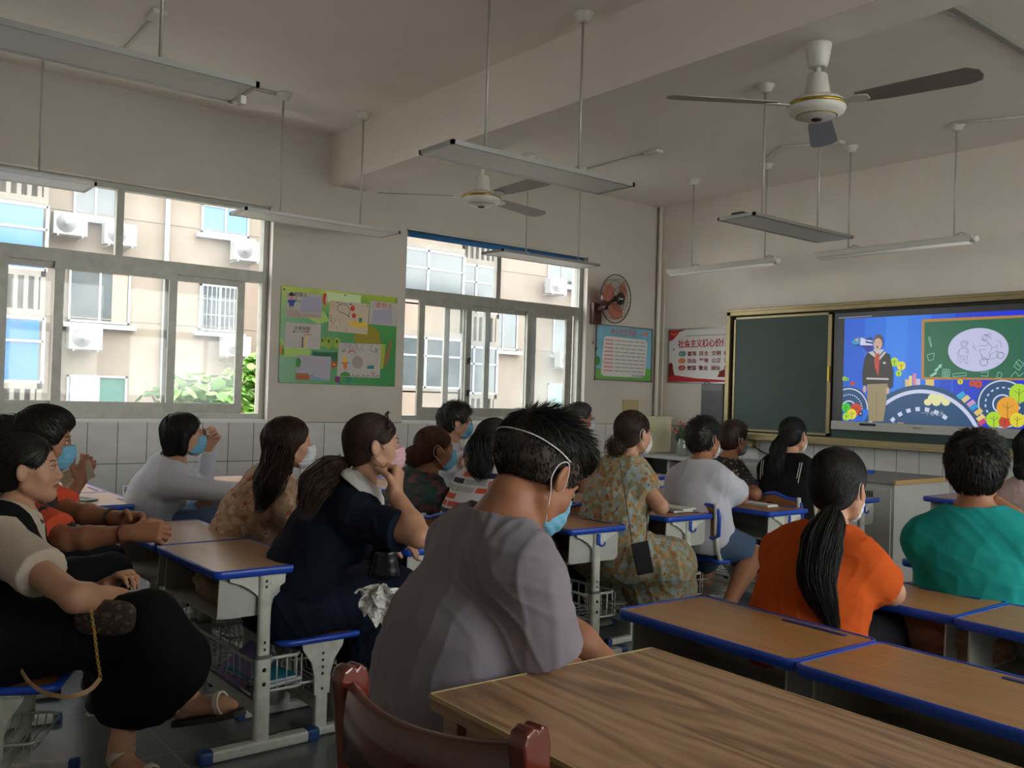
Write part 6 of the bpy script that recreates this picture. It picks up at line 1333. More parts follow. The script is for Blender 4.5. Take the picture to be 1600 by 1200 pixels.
        if legs_on:
            for side, hip, kn, an, td in Lg:
                F.cap(hip, kn, 0.088 * s * wide + infl, 0.058 * s + infl, k=0.03)
                F.cap(kn, kn * 0.62 + an * 0.38 - td * 0.012, 0.056 * s, 0.054 * s, k=0.02); F.cap(kn * 0.65 + an * 0.35 - td * 0.010, an, 0.053 * s, 0.034 * s, k=0.03)
                heel = an - np.array([0, 0, 0.045]); F.cap(an, heel - td * 0.015, 0.035 * s, 0.030 * s, k=0.02); F.cap(heel - td * 0.01, heel + td * 0.13 * s - np.array([0, 0, 0.012]), 0.032 * s, 0.026 * s, k=0.02); F.cap(heel + td * 0.12 * s - np.array([0, 0, 0.012]), heel + td * 0.17 * s - np.array([0, 0, 0.018]), 0.025 * s, 0.017 * s, k=0.02)
        if arms_on:
            for side, S_, E, Wr, fd, pn, sd, spec in A:
                F.cap(S_, E, (0.052 if male else 0.047) * s * (0.6 + 0.4 * wide) + infl, 0.039 * s + infl, k=0.03); F.cap(E, E * 0.7 + Wr * 0.3, 0.039 * s + infl, 0.041 * s + infl, k=0.02); F.cap(E * 0.7 + Wr * 0.3, Wr, 0.040 * s + infl, 0.0265 * s + infl, k=0.02)
                if hands_on:
                    for _, a_, b_, ra, rb, k_, ax_, q_ in finger_prims(Wr, fd, pn, sd, s, spec.get('curl', 0.35), spec.get('spread', 0.5), spec.get('thumb', 1)): F.cap(a_, b_, ra, rb, k=k_, ax=ax_, q=q_)
        F.cap(nb - tdir * 0.02, neck_top, (0.056 if male else 0.047) * s + infl * 0.3, (0.053 if male else 0.043) * s, k=0.035)
    def L(*p): return O + H @ (np.array(p, float) * s)
    def head_prims(F):
        F.ell(L(0, -0.014, 0.035), (0.074 * s, 0.094 * s, 0.082 * s), H, k=0.01); F.ell(L(0, 0.028, 0.002), (0.063 * s, 0.060 * s, 0.078 * s), H, k=0.02)
        F.ell(L(0, 0.030, -0.055), (0.052 * s, 0.052 * s, 0.045 * s), H, k=0.025); F.cap(L(0, 0.062, -0.094), L(0, 0.066, -0.092), 0.019 * s, 0.019 * s, k=0.03)
        for q_ in (1, -1):
            F.ell(L(q_ * 0.036, 0.052, -0.028), (0.026 * s, 0.026 * s, 0.028 * s), H, k=0.02); F.cap(L(q_ * 0.055, 0.0, -0.05), L(q_ * 0.03, 0.05, -0.085), 0.014 * s, 0.012 * s, k=0.03)
        F.cap(L(-0.032, 0.078, 0.022), L(0.032, 0.078, 0.022), 0.010 * s, 0.010 * s, k=0.015)
        for q_ in (1, -1): F.ell(L(q_ * 0.031, 0.094, 0.004), (0.017 * s, 0.012 * s, 0.010 * s), H, mode='s', k=0.012)
        for q_ in (1, -1): F.ell(L(q_ * 0.031, 0.076, 0.003), (0.0135 * s, 0.0125 * s, 0.010 * s), H, k=0.004)
        F.cap(L(0, 0.085, 0.010), L(0, 0.101, -0.028), 0.0065 * s, 0.0090 * s, k=0.012); F.cap(L(-0.009, 0.092, -0.034), L(0.009, 0.092, -0.034), 0.0075 * s, 0.0075 * s, k=0.008)
        F.ell(L(0, 0.084, -0.054), (0.024 * s, 0.012 * s, 0.0055 * s), H, k=0.006); F.ell(L(0, 0.082, -0.065), (0.020 * s, 0.013 * s, 0.0065 * s), H, k=0.006)
        for q_ in (1, -1):
            Re = H @ np.array([[math.cos(0.35 * q_), -math.sin(0.35 * q_), 0], [math.sin(0.35 * q_), math.cos(0.35 * q_), 0], [0, 0, 1]])
            F.ell(L(q_ * 0.080, -0.002, -0.004), (0.0075 * s, 0.018 * s, 0.030 * s), Re, k=0.008); F.ell(L(q_ * 0.088, 0.004, 0.002), (0.006 * s, 0.010 * s, 0.017 * s), Re, mode='s', k=0.004)
    pts = [pel, nb, O, SR, SL] + [q[2] for q in A] + [q[3] for q in A] + [q for g in Lg for q in (g[2], g[3])]
    lo = np.min(pts, 0) - 0.22; hi = np.max(pts, 0) + 0.22; lo[2] = max(lo[2], -0.01)
    hc = O + np.zeros(3)
    F = Field(lo, hi, h); body_prims(F, 0.0); head_prims(F); V, Q = F.mesh()
    boxes = []
    def fine(center, rad, hf, gen):
        nonlocal V, Q
        F2 = Field(center - rad, center + rad, hf); gen(F2); V2, Q2 = F2.mesh()
        if len(V2) == 0: return
        inner = rad - 2.2 * hf
        keep = ~(np.all(np.abs(V[Q].mean(1) - center) < inner - h * 0.5, axis=1)); 
        k2 = np.all(np.abs(V2[Q2].mean(1) - center) < inner, axis=1); Q2 = Q2[k2]
        Q = np.concatenate([Q[keep], Q2 + len(V)]); V = np.concatenate([V, V2])
    fine(L(0, 0.01, -0.005), np.array([0.135] * 3) * s, hh, lambda G: (body_prims(G, 0, legs_on=False, hands_on=False), head_prims(G)))
    for (side, S_, E, Wr, fd, pn, sd, spec), on in zip(A, hands):
        if on:
            c_ = Wr + fd * 0.07 * s; rad = np.array([0.115] * 3) * s
            fine(c_, rad, min(hh, 0.0038), lambda G: (body_prims(G, 0, legs_on=False), head_prims(G)))
    # lips get their own colour
    mc = V[Q].mean(1); lp = (mc - O) @ H / s
    lips = (np.abs(lp[:, 0]) < 0.022) & (np.abs(lp[:, 2] + 0.0595) < 0.0095 - 0.2 * np.abs(lp[:, 0])) & (lp[:, 1] > 0.08)
    used = np.zeros(len(V), bool); used[Q.ravel()] = True; remap = np.cumsum(used) - 1; V = V[used]; Q = remap[Q]
    V = relax(V, Q, 1, 0.4)
    body = np_mesh('body', V, Q, [skin, lip_m], root, org, mi=lips.astype(int))
    if eyes:
        for q_ in (1, -1):
            b = MB(); c_ = L(q_ * 0.031, 0.0805, 0.004) - org; b.lathe([(0, -0.0102 * s), (0.007 * s, -0.0075 * s), (0.0102 * s, 0), (0.007 * s, 0.0075 * s), (0.0045 * s, 0.0092 * s)], c_, 12, 0, R=np.array([H[:, 0], H[:, 2], H[:, 1]]).T * np.array([1, 1, 1]))
            b.lathe([(0.0048 * s, 0.0092 * s), (0.0, 0.0104 * s)], c_, 12, 1, R=np.array([H[:, 0], H[:, 2], H[:, 1]]).T); eo = b.build('eye', [eye_w, iris], root)
            b = MB(); b.tube([L(q_ * (0.014 + 0.036 * t), 0.0895 - 0.012 * t * t, 0.0225 + 0.006 * math.sin(PI * t * 0.8)) - org for t in np.linspace(0, 1, 6)], [0.0015, 0.0028, 0.003, 0.0026, 0.002, 0.0008], 5); b.build('eyebrow', hair_m or hair_bk, root)
            b = MB(); b.tube([L(q_ * (0.018 + 0.028 * t), 0.0925 - 0.010 * t * t, 0.0095 + 0.003 * math.sin(PI * t)) - org for t in np.linspace(0, 1, 6)], 0.0014, 4); b.build('eyelashes', hair_bk, root)
    # ---------------- clothes
    P.__dict__.update(locals())
    for g in tops: g(P)
    # ---------------- hair
    if hair: make_hair(P, hair, hair_m or hair_bk)
    if mask: make_mask(P, *mask)
    if glasses: make_glasses(P)
    return P
def garment(name, m, infl=0.013, sleeve=0.6, neck=0.012, hem=-0.06, amp=0.004, dirs=None, loose=0.012, collar=None, long=False, h=0.006, sl_m=None, vneck=0.0, wsc=1.0, low=None, cuff=None, puff=0.0):
    def g(P):
        s = P.s; pts = [P.pel, P.nb, P.SR, P.SL] + [q[2] for q in P.A] + ([q[3] for q in P.A] if long else [])
        lo = np.min(pts, 0) - 0.2; hi = np.max(pts, 0) + 0.2
        F = Field(lo, hi, h); P.body_prims(F, infl, legs_on=False, arms_on=False)
        # loose belly of cloth
        F.cap(P.pel, P.Sp[4], 0.112 * s * P.wide + infl + loose, 0.100 * s * P.wide + infl + loose * 0.6, k=0.04, ax=P.rs, q=0.72)
        for side, S_, E, Wr, fd, pn, sd, spec in P.A:
            ra = (0.052 if P.male else 0.047) * s + infl
            if sleeve > 0:
                t = min(sleeve, 1.0); e_ = S_ + (E - S_) * t; d = nrm(E - S_)
                if not long: F.cap(S_, e_ + d * 0.04, ra + 0.006 + puff, ra + 0.010 + (0.010 if P.male else 0.004) + puff * 0.5, k=0.035, cut=(e_, d))
                else:
                    F.cap(S_, E, ra + 0.004, 0.040 * s + infl, k=0.035); w_ = E + (Wr - E) * (0.93 if long is True else long); F.cap(E, w_ + fd * 0.03, 0.040 * s + infl, 0.030 * s + infl, k=0.02, cut=(w_, nrm(Wr - E)))
        if P.male or True:
            F.cap(P.nb - P.tdir * 0.015 * s + P.ff * 0.03 * s, P.neck_top + P.ff * 0.02, (0.056 if P.male else 0.052) * s + neck, 0.075 * s + neck, mode='s', k=0.008)
            F.cap(P.nb + P.up * 0.012 + P.ff * 0.0, P.neck_top, 0.05 * s + neck, 0.09 * s + neck, mode='s', k=0.008)
        zc = P.pel[2] + hem
        F.cutplane((P.pel[0], P.pel[1], zc), (0, 0, -1))
        V, Q = F.mesh(); V = relax(V, Q, 2, 0.5); V = wrinkle(F, V, amp, P.seed, dirs, wsc); return np_mesh(name, V, Q, m, P.root, P.org)
    return g
def legwear(name, m, upto=0.85, infl=0.02, amp=0.004, calf=False):
    def g(P):
        s = P.s; pts = [P.pel] + [q[2] for q in P.Lg] + ([q[3] for q in P.Lg] if calf else []); lo = np.min(pts, 0) - 0.2; hi = np.max(pts, 0) + 0.2
        F = Field(lo, hi, 0.008); F.cap(P.pel - P.r * 0.07 * s, P.pel + P.r * 0.07 * s, 0.108 * s * P.wide + infl * 0.6, 0.108 * s * P.wide + infl * 0.6, k=0.03)
        for side, hip, kn, an, td in P.Lg:
            e_ = hip + (kn - hip) * (1.0 if calf else upto); d = nrm(kn - hip); F.cap(hip, e_ + (0 if calf else d * 0.04), 0.090 * s * P.wide + infl, 0.060 * s + infl * (1.0 if calf else 1.4), k=0.03, cut=None if calf else (e_, d))
            if calf: w_ = kn + (an - kn) * 0.88; F.cap(kn, w_, 0.060 * s + infl, 0.050 * s + infl, k=0.02)
        F.cutplane((P.pel[0], P.pel[1], max(P.pel[2] + 0.10, P.Lg[0][2][2] + 0.1)), (0, 0, 1)); V, Q = F.mesh(); V = relax(V, Q, 2); V = wrinkle(F, V, amp, P.seed + 5); np_mesh(name, V, Q, m, P.root, P.org)
    return g
def skirt(name, m, hem=0.25, infl=0.03, amp=0.006, flare=0.0):
    def g(P):
        s = P.s; pts = [P.pel] + [q[2] for q in P.Lg]; lo = np.min(pts, 0) - 0.26; hi = np.max(pts, 0) + 0.26; lo[2] = hem - 0.03
        F = Field(lo, hi, 0.008); F.cap(P.pel - P.r * 0.08 * s, P.pel + P.r * 0.08 * s, 0.110 * s * P.wide + infl, 0.110 * s * P.wide + infl, k=0.03); K = []
        for side, hip, kn, an, td in P.Lg:
            F.cap(hip, kn, 0.092 * s * P.wide + infl, 0.062 * s + infl, k=0.06); K.append(kn); dn = kn + (an - kn) * 0.55; F.cap(kn, dn, 0.064 * s + infl, 0.07 * s + infl + flare, k=0.06)
        hipm = P.pel; km = (K[0] + K[1]) / 2; F.cap(hipm, km, 0.10 * s, 0.075 * s + infl, k=0.08); am = km + (P.Lg[0][3] + P.Lg[1][3] - K[0] - K[1]) / 2 * 0.6; F.cap(km, am, 0.06 + infl, 0.07 + infl + flare, k=0.06)
        F.cutplane((0, 0, hem), (0, 0, -1)); F.cutplane((P.pel[0], P.pel[1], max(P.pel[2] + 0.11, K[0][2] + 0.11, K[1][2] + 0.11)), (0, 0, 1)); V, Q = F.mesh(); V = relax(V, Q, 2); V = wrinkle(F, V, amp, P.seed + 9, [(1, 0.2, 0.1), (0.3, 1, 0), (1, 1, 0)]); np_mesh(name, V, Q, m, P.root, P.org)
    return g
def make_mask(P, m, loop_m=None, drop=0.0, loops=(1, -1)):
    s = P.s; L = P.L; H = P.H; O = P.O; F = Field(O - 0.15 * s, O + 0.15 * s, 0.004); P.head_prims(F); F.F -= 0.0035
    F.ell(L(0, 0.066, -0.052 - drop), (0.050 * s, 0.046 * s, 0.050 * s), H, k=0.02); F.cap(L(0, 0.098, -0.012 - drop), L(0, 0.101, -0.05 - drop), 0.013 * s, 0.011 * s, k=0.02)
    def pl(p, n_): F.cutplane(L(*p), H @ np.array(nrm(n_)))
    pl((0, 0.10, -0.004 - drop), (0, -0.32, 1)); pl((0, 0.05, -0.107 - drop * 0.5), (0, 0.15, -1)); pl((0, 0.030, -0.05), (0, -1, 0.0)); pl((0.0585, 0, 0), (1, 0.1, 0)); pl((-0.0585, 0, 0), (-1, 0.1, 0))
    V, Q = F.mesh(); V = relax(V, Q, 1); v, G = F.sample(V); lz = ((V - O) @ H)[:, 2] / s; V = V + G * (0.0011 * np.sin(lz * 330))[:, None]
    mo = np_mesh('face_mask', V, Q, m, P.root, P.org)
    for q in loops:
        b = MB(); pts = [L(q * 0.054, 0.040, -0.032 - drop), L(q * 0.076, 0.014, 0.012), L(q * 0.083, -0.008, 0.030), L(q * 0.086, -0.030, 0.012), L(q * 0.083, -0.030, -0.018), L(q * 0.077, -0.012, -0.036), L(q * 0.052, 0.038, -0.090 - drop)]
        b.tube([p - P.org for p in bez_chain(pts, 4)], 0.0013, 5); b.build('ear_loop', loop_m or loop_w, mo)
def bez_chain(pts, n=4):
    """Catmull-Rom through the points"""
    P_ = [np.array(p, float) for p in pts]; P_ = [2 * P_[0] - P_[1]] + P_ + [2 * P_[-1] - P_[-2]]; out = []
    for i in range(1, len(P_) - 2):
        for k in range(n):
            t = k / n; a, b, c, d = P_[i - 1:i + 3]; out.append(0.5 * (2 * b + (c - a) * t + (2 * a - 5 * b + 4 * c - d) * t * t + (-a + 3 * b - 3 * c + d) * t ** 3))
    return out + [P_[-2]]
def make_glasses(P):
    L = P.L; b = MB(); lens = MB()
    for q in (1, -1):
        ring = [L(q * 0.033 + 0.025 * math.cos(a), 0.106 - 0.15 * (0.025 * math.cos(a) * q + 0.02) * 1.0, 0.0 + 0.019 * math.sin(a)) - P.org for a in np.linspace(0, 2 * PI, 22)]
        b.tube(ring, 0.0013, 5, cap=False); lens.add(ring[:-1], [tuple(range(len(ring) - 1))])
        b.tube([L(q * 0.058, 0.099, 0.006) - P.org, L(q * 0.073, 0.085, 0.008) - P.org, L(q * 0.082, 0.0, 0.016) - P.org, L(q * 0.083, -0.02, 0.0) - P.org], 0.0014, 5)
    b.tube([L(-0.009, 0.106, 0.003) - P.org, L(0, 0.110, 0.006) - P.org, L(0.009, 0.106, 0.003) - P.org], 0.0013, 5)
    o = b.build('glasses', dark_m, P.root); lens.build('lens', lens_m, o)
def make_hair(P, o, m):
    """o: dict style=..., n strands, length, lift, tie, tail=[world points], tail_r"""
    s, L, H, O = P.s, P.L, P.H, P.O; st = o['style']; rn = np.random.RandomState(P.seed + 50); t = o.get('thick', 0.0); hh = o.get('h', 0.005)
    ext = 0.16 * s; lo = O - ext; hi = O + ext; lo = lo - np.array([0, 0, 0.12 if st in ('long', 'bob') else 0.02]); F = Field(lo, hi, hh)
    F.ell(L(0, -0.014, 0.037), ((0.0815 + t) * s, (0.1015 + t) * s, (0.0895 + t) * s), H, k=0.01)
    if st != 'fade': F.ell(L(0, -0.050, -0.020), ((0.062 + t * 0.5) * s, (0.055 + t) * s, 0.055 * s), H, k=0.03)
    if st == 'bob':
        for q in (1, -1): F.cap(L(q * 0.066, -0.008, 0.03), L(q * 0.062, -0.008 + 0.01, -0.085), 0.030 * s, 0.024 * s, k=0.03)
        F.cap(L(0, -0.065, 0.03), L(0, -0.060, -0.085), 0.05 * s, 0.045 * s, k=0.03, ax=H[:, 0], q=0.75)
    if st == 'long':
        for q in (1, -1): F.cap(L(q * 0.064, -0.015, 0.03), L(q * 0.060, -0.022, -0.11), 0.030 * s, 0.026 * s, k=0.03)
        F.cap(L(0, -0.065, 0.03), L(0, -0.070, -0.10), 0.052 * s, 0.040 * s, k=0.03, ax=H[:, 0], q=0.7); F.cap(L(0, -0.07, -0.09), L(0.02, -0.095, -0.20), 0.042 * s, 0.03 * s, k=0.03, ax=H[:, 0], q=0.55)
    if st in ('top', 'short', 'curly', 'fade'):
        F.ell(L(0, o.get('topy', 0.01), 0.075 + t * 0.6), ((0.068 + t) * s, (0.082 + t) * s, (o.get('toph', 0.052) + t) * s), H, k=0.03)
    # face opening and ears
    fz = o.get('hairline', 0.0); F.ell(L(0, 0.125, -0.030 + fz), (0.088 * s, 0.088 * s, 0.100 * s), H, mode='s', k=0.012)
    F.ell(L(0, 0.06, -0.11), (0.10 * s, 0.075 * s, 0.07 * s), H, mode='s', k=0.012)
    if st not in ('bob', 'long') or o.get('ear', False):
        for q in (1, -1): F.ell(L(q * 0.088, 0.010, -0.022), (0.034 * s, 0.036 * s, 0.042 * s), H, mode='s', k=0.01)
    nz = o.get('nape', -0.075)
    if st not in ('bob', 'long'): F.cutplane(L(0, -0.05, nz), H @ nrm((0, 0.25, -1)))
    if st == 'fade':
        for q in (1, -1): F.ell(L(q * 0.105, -0.01, 0.0), (0.031 * s, 0.10 * s, 0.062 * s), H, mode='s', k=0.01)
    V, Q = F.mesh(); v, G = F.sample(V); rr = rn.normal(0, 1, (6, 3)) * 60
    disp = sum(np.sin(V @ k_ + rn.uniform(0, 6)) for k_ in rr) * o.get('rough', 0.0006) + (np.sin(V @ (rn.normal(0, 1, 3) * 110)) * np.sin(V @ (rn.normal(0, 1, 3) * 130)) * o.get('curl', 0.0)); V = V + G * disp[:, None]
    VV, QQ = [V], [Q]; nV = len(V)
    def addp(p, q):
        nonlocal nV
        VV.append(p); QQ.append(q + nV); nV += len(p)
    n = o.get('n', 500); k = 9; ln = o.get('len', 0.05) * s; lift = o.get('lift', 0.05); ii = rn.randint(0, len(V), n); p = V[ii].copy(); lp0 = (p - O) @ H / s
    tie = L(*o['tie']) if 'tie' in o else None; paths = [p.copy()]; lens_ = rn.uniform(0.6, 1.1, n)[:, None] * (np.clip((lp0[:, 2:3] - 0.03) * 22, 0.15, 1.0) if st == 'fade' else 1.0); tdown = rn.normal(0, 0.12, (n, 3))
    for j in range(k - 1):
        v, G = F.sample(p); lp = (p - O) @ H / s
        if tie is not None: d = tie - p; d = d / (np.linalg.norm(d, axis=1, keepdims=True) + 1e-6)
        elif st in ('bob', 'long'): d = np.zeros_like(p) - H[:, 2]; d = d + H[:, 0] * np.sign(lp[:, :1]) * 0.5 * (lp[:, 2:3] > 0.08)
        else:
            c = np.array(o.get('crown', (0, -0.06, 0.11))); q = lp - c; q[:, 1] += 0.02; d = q @ H.T; d = d / (np.linalg.norm(d, axis=1, keepdims=True) + 1e-6)
        d = d + tdown; d = d - (d * G).sum(1)[:, None] * G; d /= np.linalg.norm(d, axis=1, keepdims=True) + 1e-6
        lf = lift * (1.0 if 'liftz' not in o else np.clip((lp[:, 2:3] - o['liftz']) * 14, 0.06, 1.0)); p = p + (d * (1 - lf) + G * lf) * ln / (k - 1) * lens_
        v, G = F.sample(p); push = np.where(v < 0.0012, 0.0012 - v, (0.0018 - v) * (1 if lift < 0.12 else 0)); p = p + G * push[:, None]; paths.append(p.copy())
    pp = np.stack(paths, 1); addp(*strands(pp, o.get('w', 0.0013), rn))
    if 'tail' in o:
        T = np.array(bez_chain(o['tail'], 6)); kT = len(T); tg = np.gradient(T, axis=0); tg /= np.linalg.norm(tg, axis=1, keepdims=True) + 1e-9; A_ = np.cross(tg, H[:, 0] + 0.01); A_ /= np.linalg.norm(A_, axis=1, keepdims=True) + 1e-9; B_ = np.cross(tg, A_); R_ = np.interp(np.linspace(0, 1, kT), np.linspace(0, 1, len(o['tail_r'])), o['tail_r'])
        F3 = Field(T.min(0) - 0.08, T.max(0) + 0.08, 0.006)
        for a in range(kT - 1): F3.cap(T[a], T[a + 1], R_[a] * 0.86, R_[a + 1] * 0.86, k=0.01)
        V3, Q3 = F3.mesh(); addp(V3, Q3); nt2 = o.get('tn', 420); a = rn.uniform(0, 6.28, nt2); q = rn.uniform(0.72, 1.12, nt2); wob = rn.normal(0, 0.16, (nt2, 2)); tt = np.linspace(0, 1, kT)[None, :]
        ra = q[:, None] * R_[None, :]; ang = a[:, None] + wob[:, :1] * 2 * tt; endf = 1 + 0.5 * rn.uniform(-0.6, 1, nt2)[:, None] * tt ** 4
        cl = rn.randint(0, 9, nt2); cph = rn.uniform(0, 6.28, (9, 2)); cam_ = rn.uniform(0.2, 0.55, (9, 2)); ww = np.sin(tt[:, :, None] * rn.uniform(3, 7, (9, 1, 2))[cl] + cph[cl][:, None, :]) * cam_[cl][:, None, :] * (R_[None, :, None] * tt[:, :, None] ** 0.7)
        pp = T[None] + ww[:, :, :1] * A_[None] + ww[:, :, 1:] * B_[None] + (np.cos(ang) * ra * endf)[:, :, None] * A_[None] + (np.sin(ang) * ra * endf)[:, :, None] * B_[None]; pp = pp + (tg[-1] * 0.05)[None, None] * (tt ** 6)[:, :, None] * rn.uniform(-0.6, 1.0, nt2)[:, None, None]
        addp(*strands(pp, o.get('tw', 0.0018), rn))
    if 'bun' in o:
        c, r0 = L(*o['bun']), o.get('bun_r', 0.035) * s; Fb = Field(c - r0 * 1.8, c + r0 * 1.8, 0.005)
        for q in range(7): w_ = rn.normal(0, 1, 3); w_ /= np.linalg.norm(w_); Fb.ell(c + w_ * r0 * 0.35, (r0 * 0.8, r0 * 0.8, r0 * 0.8), None, k=0.006)
        V3, Q3 = Fb.mesh(); addp(V3, Q3); nb_ = 160; d = rn.normal(0, 1, (nb_, 3)); d /= np.linalg.norm(d, axis=1, keepdims=True); e = np.cross(d, rn.normal(0, 1, (nb_, 3))); e /= np.linalg.norm(e, axis=1, keepdims=True); th = np.linspace(0, 2.4, 8)[None, :, None]
        addp(*strands(c + (np.cos(th) * d[:, None] + np.sin(th) * e[:, None]) * r0 * (1.18 + o.get('messy', 0.15) * th / 2.4 * rn.uniform(-0.3, 1.6, (nb_, 1, 1))), 0.0018, rn))
    mi = None
    if st == 'fade':
        lq = (V[Q].mean(1) - O) @ H / s; base = (lq[:, 2] < 0.052 + 0.012 * np.sin(lq[:, 1] * 60)).astype(int); mi = np.concatenate([base, np.zeros(sum(len(q) for q in QQ[1:]), int)])
    ho = np_mesh('hair', np.concatenate(VV), np.concatenate(QQ), [m, mat('hair_stubble', (62, 47, 39), 0.75, var=0.3, vscale=120)], P.root, P.org, mi=mi)
    if 'band' in o:
        bp_, bd_, br_, bm_ = o['band']; bd_ = nrm(bd_); a_ = nrm(np.cross(bd_, [0.3, 0.2, 1])); c_ = np.cross(bd_, a_); b = MB(); b.tube([np.array(bp_) + br_ * (math.cos(x) * a_ + math.sin(x) * c_) - P.org for x in np.linspace(0, 2 * PI, 20)], 0.005, 8, cap=False); b.build('hair_tie', bm_, ho)
    return ho
def band(P, idx, t, r_, m, name='bracelet', th=0.004):
    side, S_, E, Wr, fd, pn, sd, spec = P.A[idx]; d = nrm(Wr - E); c = E + (Wr - E) * t; a = nrm(np.cross(d, [0.1, 0.2, 1])); b_ = np.cross(d, a); b = MB(); b.tube([c + r_ * (math.cos(x) * a + math.sin(x) * b_) - P.org for x in np.linspace(0, 2 * PI, 22)], th, 8, cap=False); return b.build(name, m, P.root)
# printed cloths
def floral(name, base, cols, scale=18.0, blob=0.5, base2=None, warp=0.35, rough=0.85):
    mm = bpy.data.materials.new(name); mm.use_nodes = True; MATS[name] = mm; n = mm.node_tree; b = n.nodes['Principled BSDF']; b.inputs['Roughness'].default_value = rough
    t = n.nodes.new('ShaderNodeTexCoord'); no = n.nodes.new('ShaderNodeTexNoise'); no.inputs['Scale'].default_value = scale * 1.3; no.inputs['Detail'].default_value = 3; n.links.new(t.outputs['Object'], no.inputs['Vector'])
    mx = n.nodes.new('ShaderNodeMix'); mx.data_type = 'VECTOR'; mx.inputs[0].default_value = warp * 3.0 / scale; n.links.new(t.outputs['Object'], mx.inputs[4]); n.links.new(no.outputs['Color'], mx.inputs[5])
    vo = n.nodes.new('ShaderNodeTexVoronoi'); vo.inputs['Scale'].default_value = scale; n.links.new(mx.outputs[1], vo.inputs['Vector'])
    rp = n.nodes.new('ShaderNodeValToRGB'); rp.color_ramp.interpolation = 'CONSTANT'; e = rp.color_ramp.elements; s_ = n.nodes.new('ShaderNodeSeparateColor'); n.links.new(vo.outputs['Color'], s_.inputs[0]); n.links.new(s_.outputs[0], rp.inputs[0])
    e[0].color = lin(cols[0]); e[1].position = 1.0 / len(cols); e[1].color = lin(cols[1 % len(cols)])
    for i, c in enumerate(cols[2:]): q = e.new((i + 2) / len(cols)); q.color = lin(c)
    r2 = n.nodes.new('ShaderNodeMath'); r2.operation = 'LESS_THAN'; r2.inputs[1].default_value = blob / 1.0; n.links.new(vo.outputs['Distance'], r2.inputs[0])
    bs = n.nodes.new('ShaderNodeMix'); bs.data_type = 'RGBA'; bs.inputs[6].default_value = lin(base); bs.inputs[7].default_value = lin(base2 or base); n2 = n.nodes.new('ShaderNodeTexNoise'); n2.inputs['Scale'].default_value = scale * 0.8; n.links.new(t.outputs['Object'], n2.inputs['Vector'])
    st = n.nodes.new('ShaderNodeMath'); st.operation = 'GREATER_THAN'; st.inputs[1].default_value = 0.52; n.links.new(n2.outputs['Fac'], st.inputs[0]); n.links.new(st.outputs[0], bs.inputs[0])
    fm = n.nodes.new('ShaderNodeMix'); fm.data_type = 'RGBA'; n.links.new(r2.outputs[0], fm.inputs[0]); n.links.new(bs.outputs[2], fm.inputs[6]); n.links.new(rp.outputs[0], fm.inputs[7]); 
    # darker hearts of the flowers
    r3 = n.nodes.new('ShaderNodeMath'); r3.operation = 'LESS_THAN'; r3.inputs[1].default_value = blob * 0.28; n.links.new(vo.outputs['Distance'], r3.inputs[0]); f2 = n.nodes.new('ShaderNodeMix'); f2.data_type = 'RGBA'; f2.inputs[7].default_value = lin(tuple(x * 0.5 for x in cols[0])); n.links.new(r3.outputs[0], f2.inputs[0]); n.links.new(fm.outputs[2], f2.inputs[6]); n.links.new(f2.outputs[2], b.inputs['Base Color'])
    return mm
def striped(name):
    mm = bpy.data.materials.new(name); mm.use_nodes = True; MATS[name] = mm; n = mm.node_tree; b = n.nodes['Principled BSDF']; b.inputs['Roughness'].default_value = 0.85
    t = n.nodes.new('ShaderNodeTexCoord'); s_ = n.nodes.new('ShaderNodeSeparateXYZ'); c = n.nodes.new('ShaderNodeCombineXYZ'); n.links.new(t.outputs['Object'], s_.inputs[0]); n.links.new(s_.outputs['X'], c.inputs[0]); n.links.new(s_.outputs['Z'], c.inputs[1])
    br = n.nodes.new('ShaderNodeTexBrick'); br.inputs['Scale'].default_value = 1; br.inputs['Brick Width'].default_value = 0.13; br.inputs['Row Height'].default_value = 0.034; br.inputs['Mortar Size'].default_value = 0.006; br.inputs['Bias'].default_value = 0.0; br.offset = 0.37
    br.inputs['Color1'].default_value = (0, 0, 0, 1); br.inputs['Color2'].default_value = (1, 1, 1, 1); br.inputs['Mortar'].default_value = (1, 1, 1, 1); n.links.new(c.outputs[0], br.inputs['Vector'])
    rp = n.nodes.new('ShaderNodeValToRGB'); rp.color_ramp.interpolation = 'CONSTANT'; e = rp.color_ramp.elements; e[0].color = lin((190, 70, 44)); e[1].position = 0.86; e[1].color = lin((186, 184, 182))
    for p_, c_ in ((0.30, (30, 30, 62)), (0.48, (150, 152, 152)), (0.62, (186, 184, 182)), (0.68, (190, 70, 44))): q = e.new(p_); q.color = lin(c_)
    n.links.new(br.outputs[0], rp.inputs[0]); n.links.new(rp.outputs[0], b.inputs['Base Color']); return mm

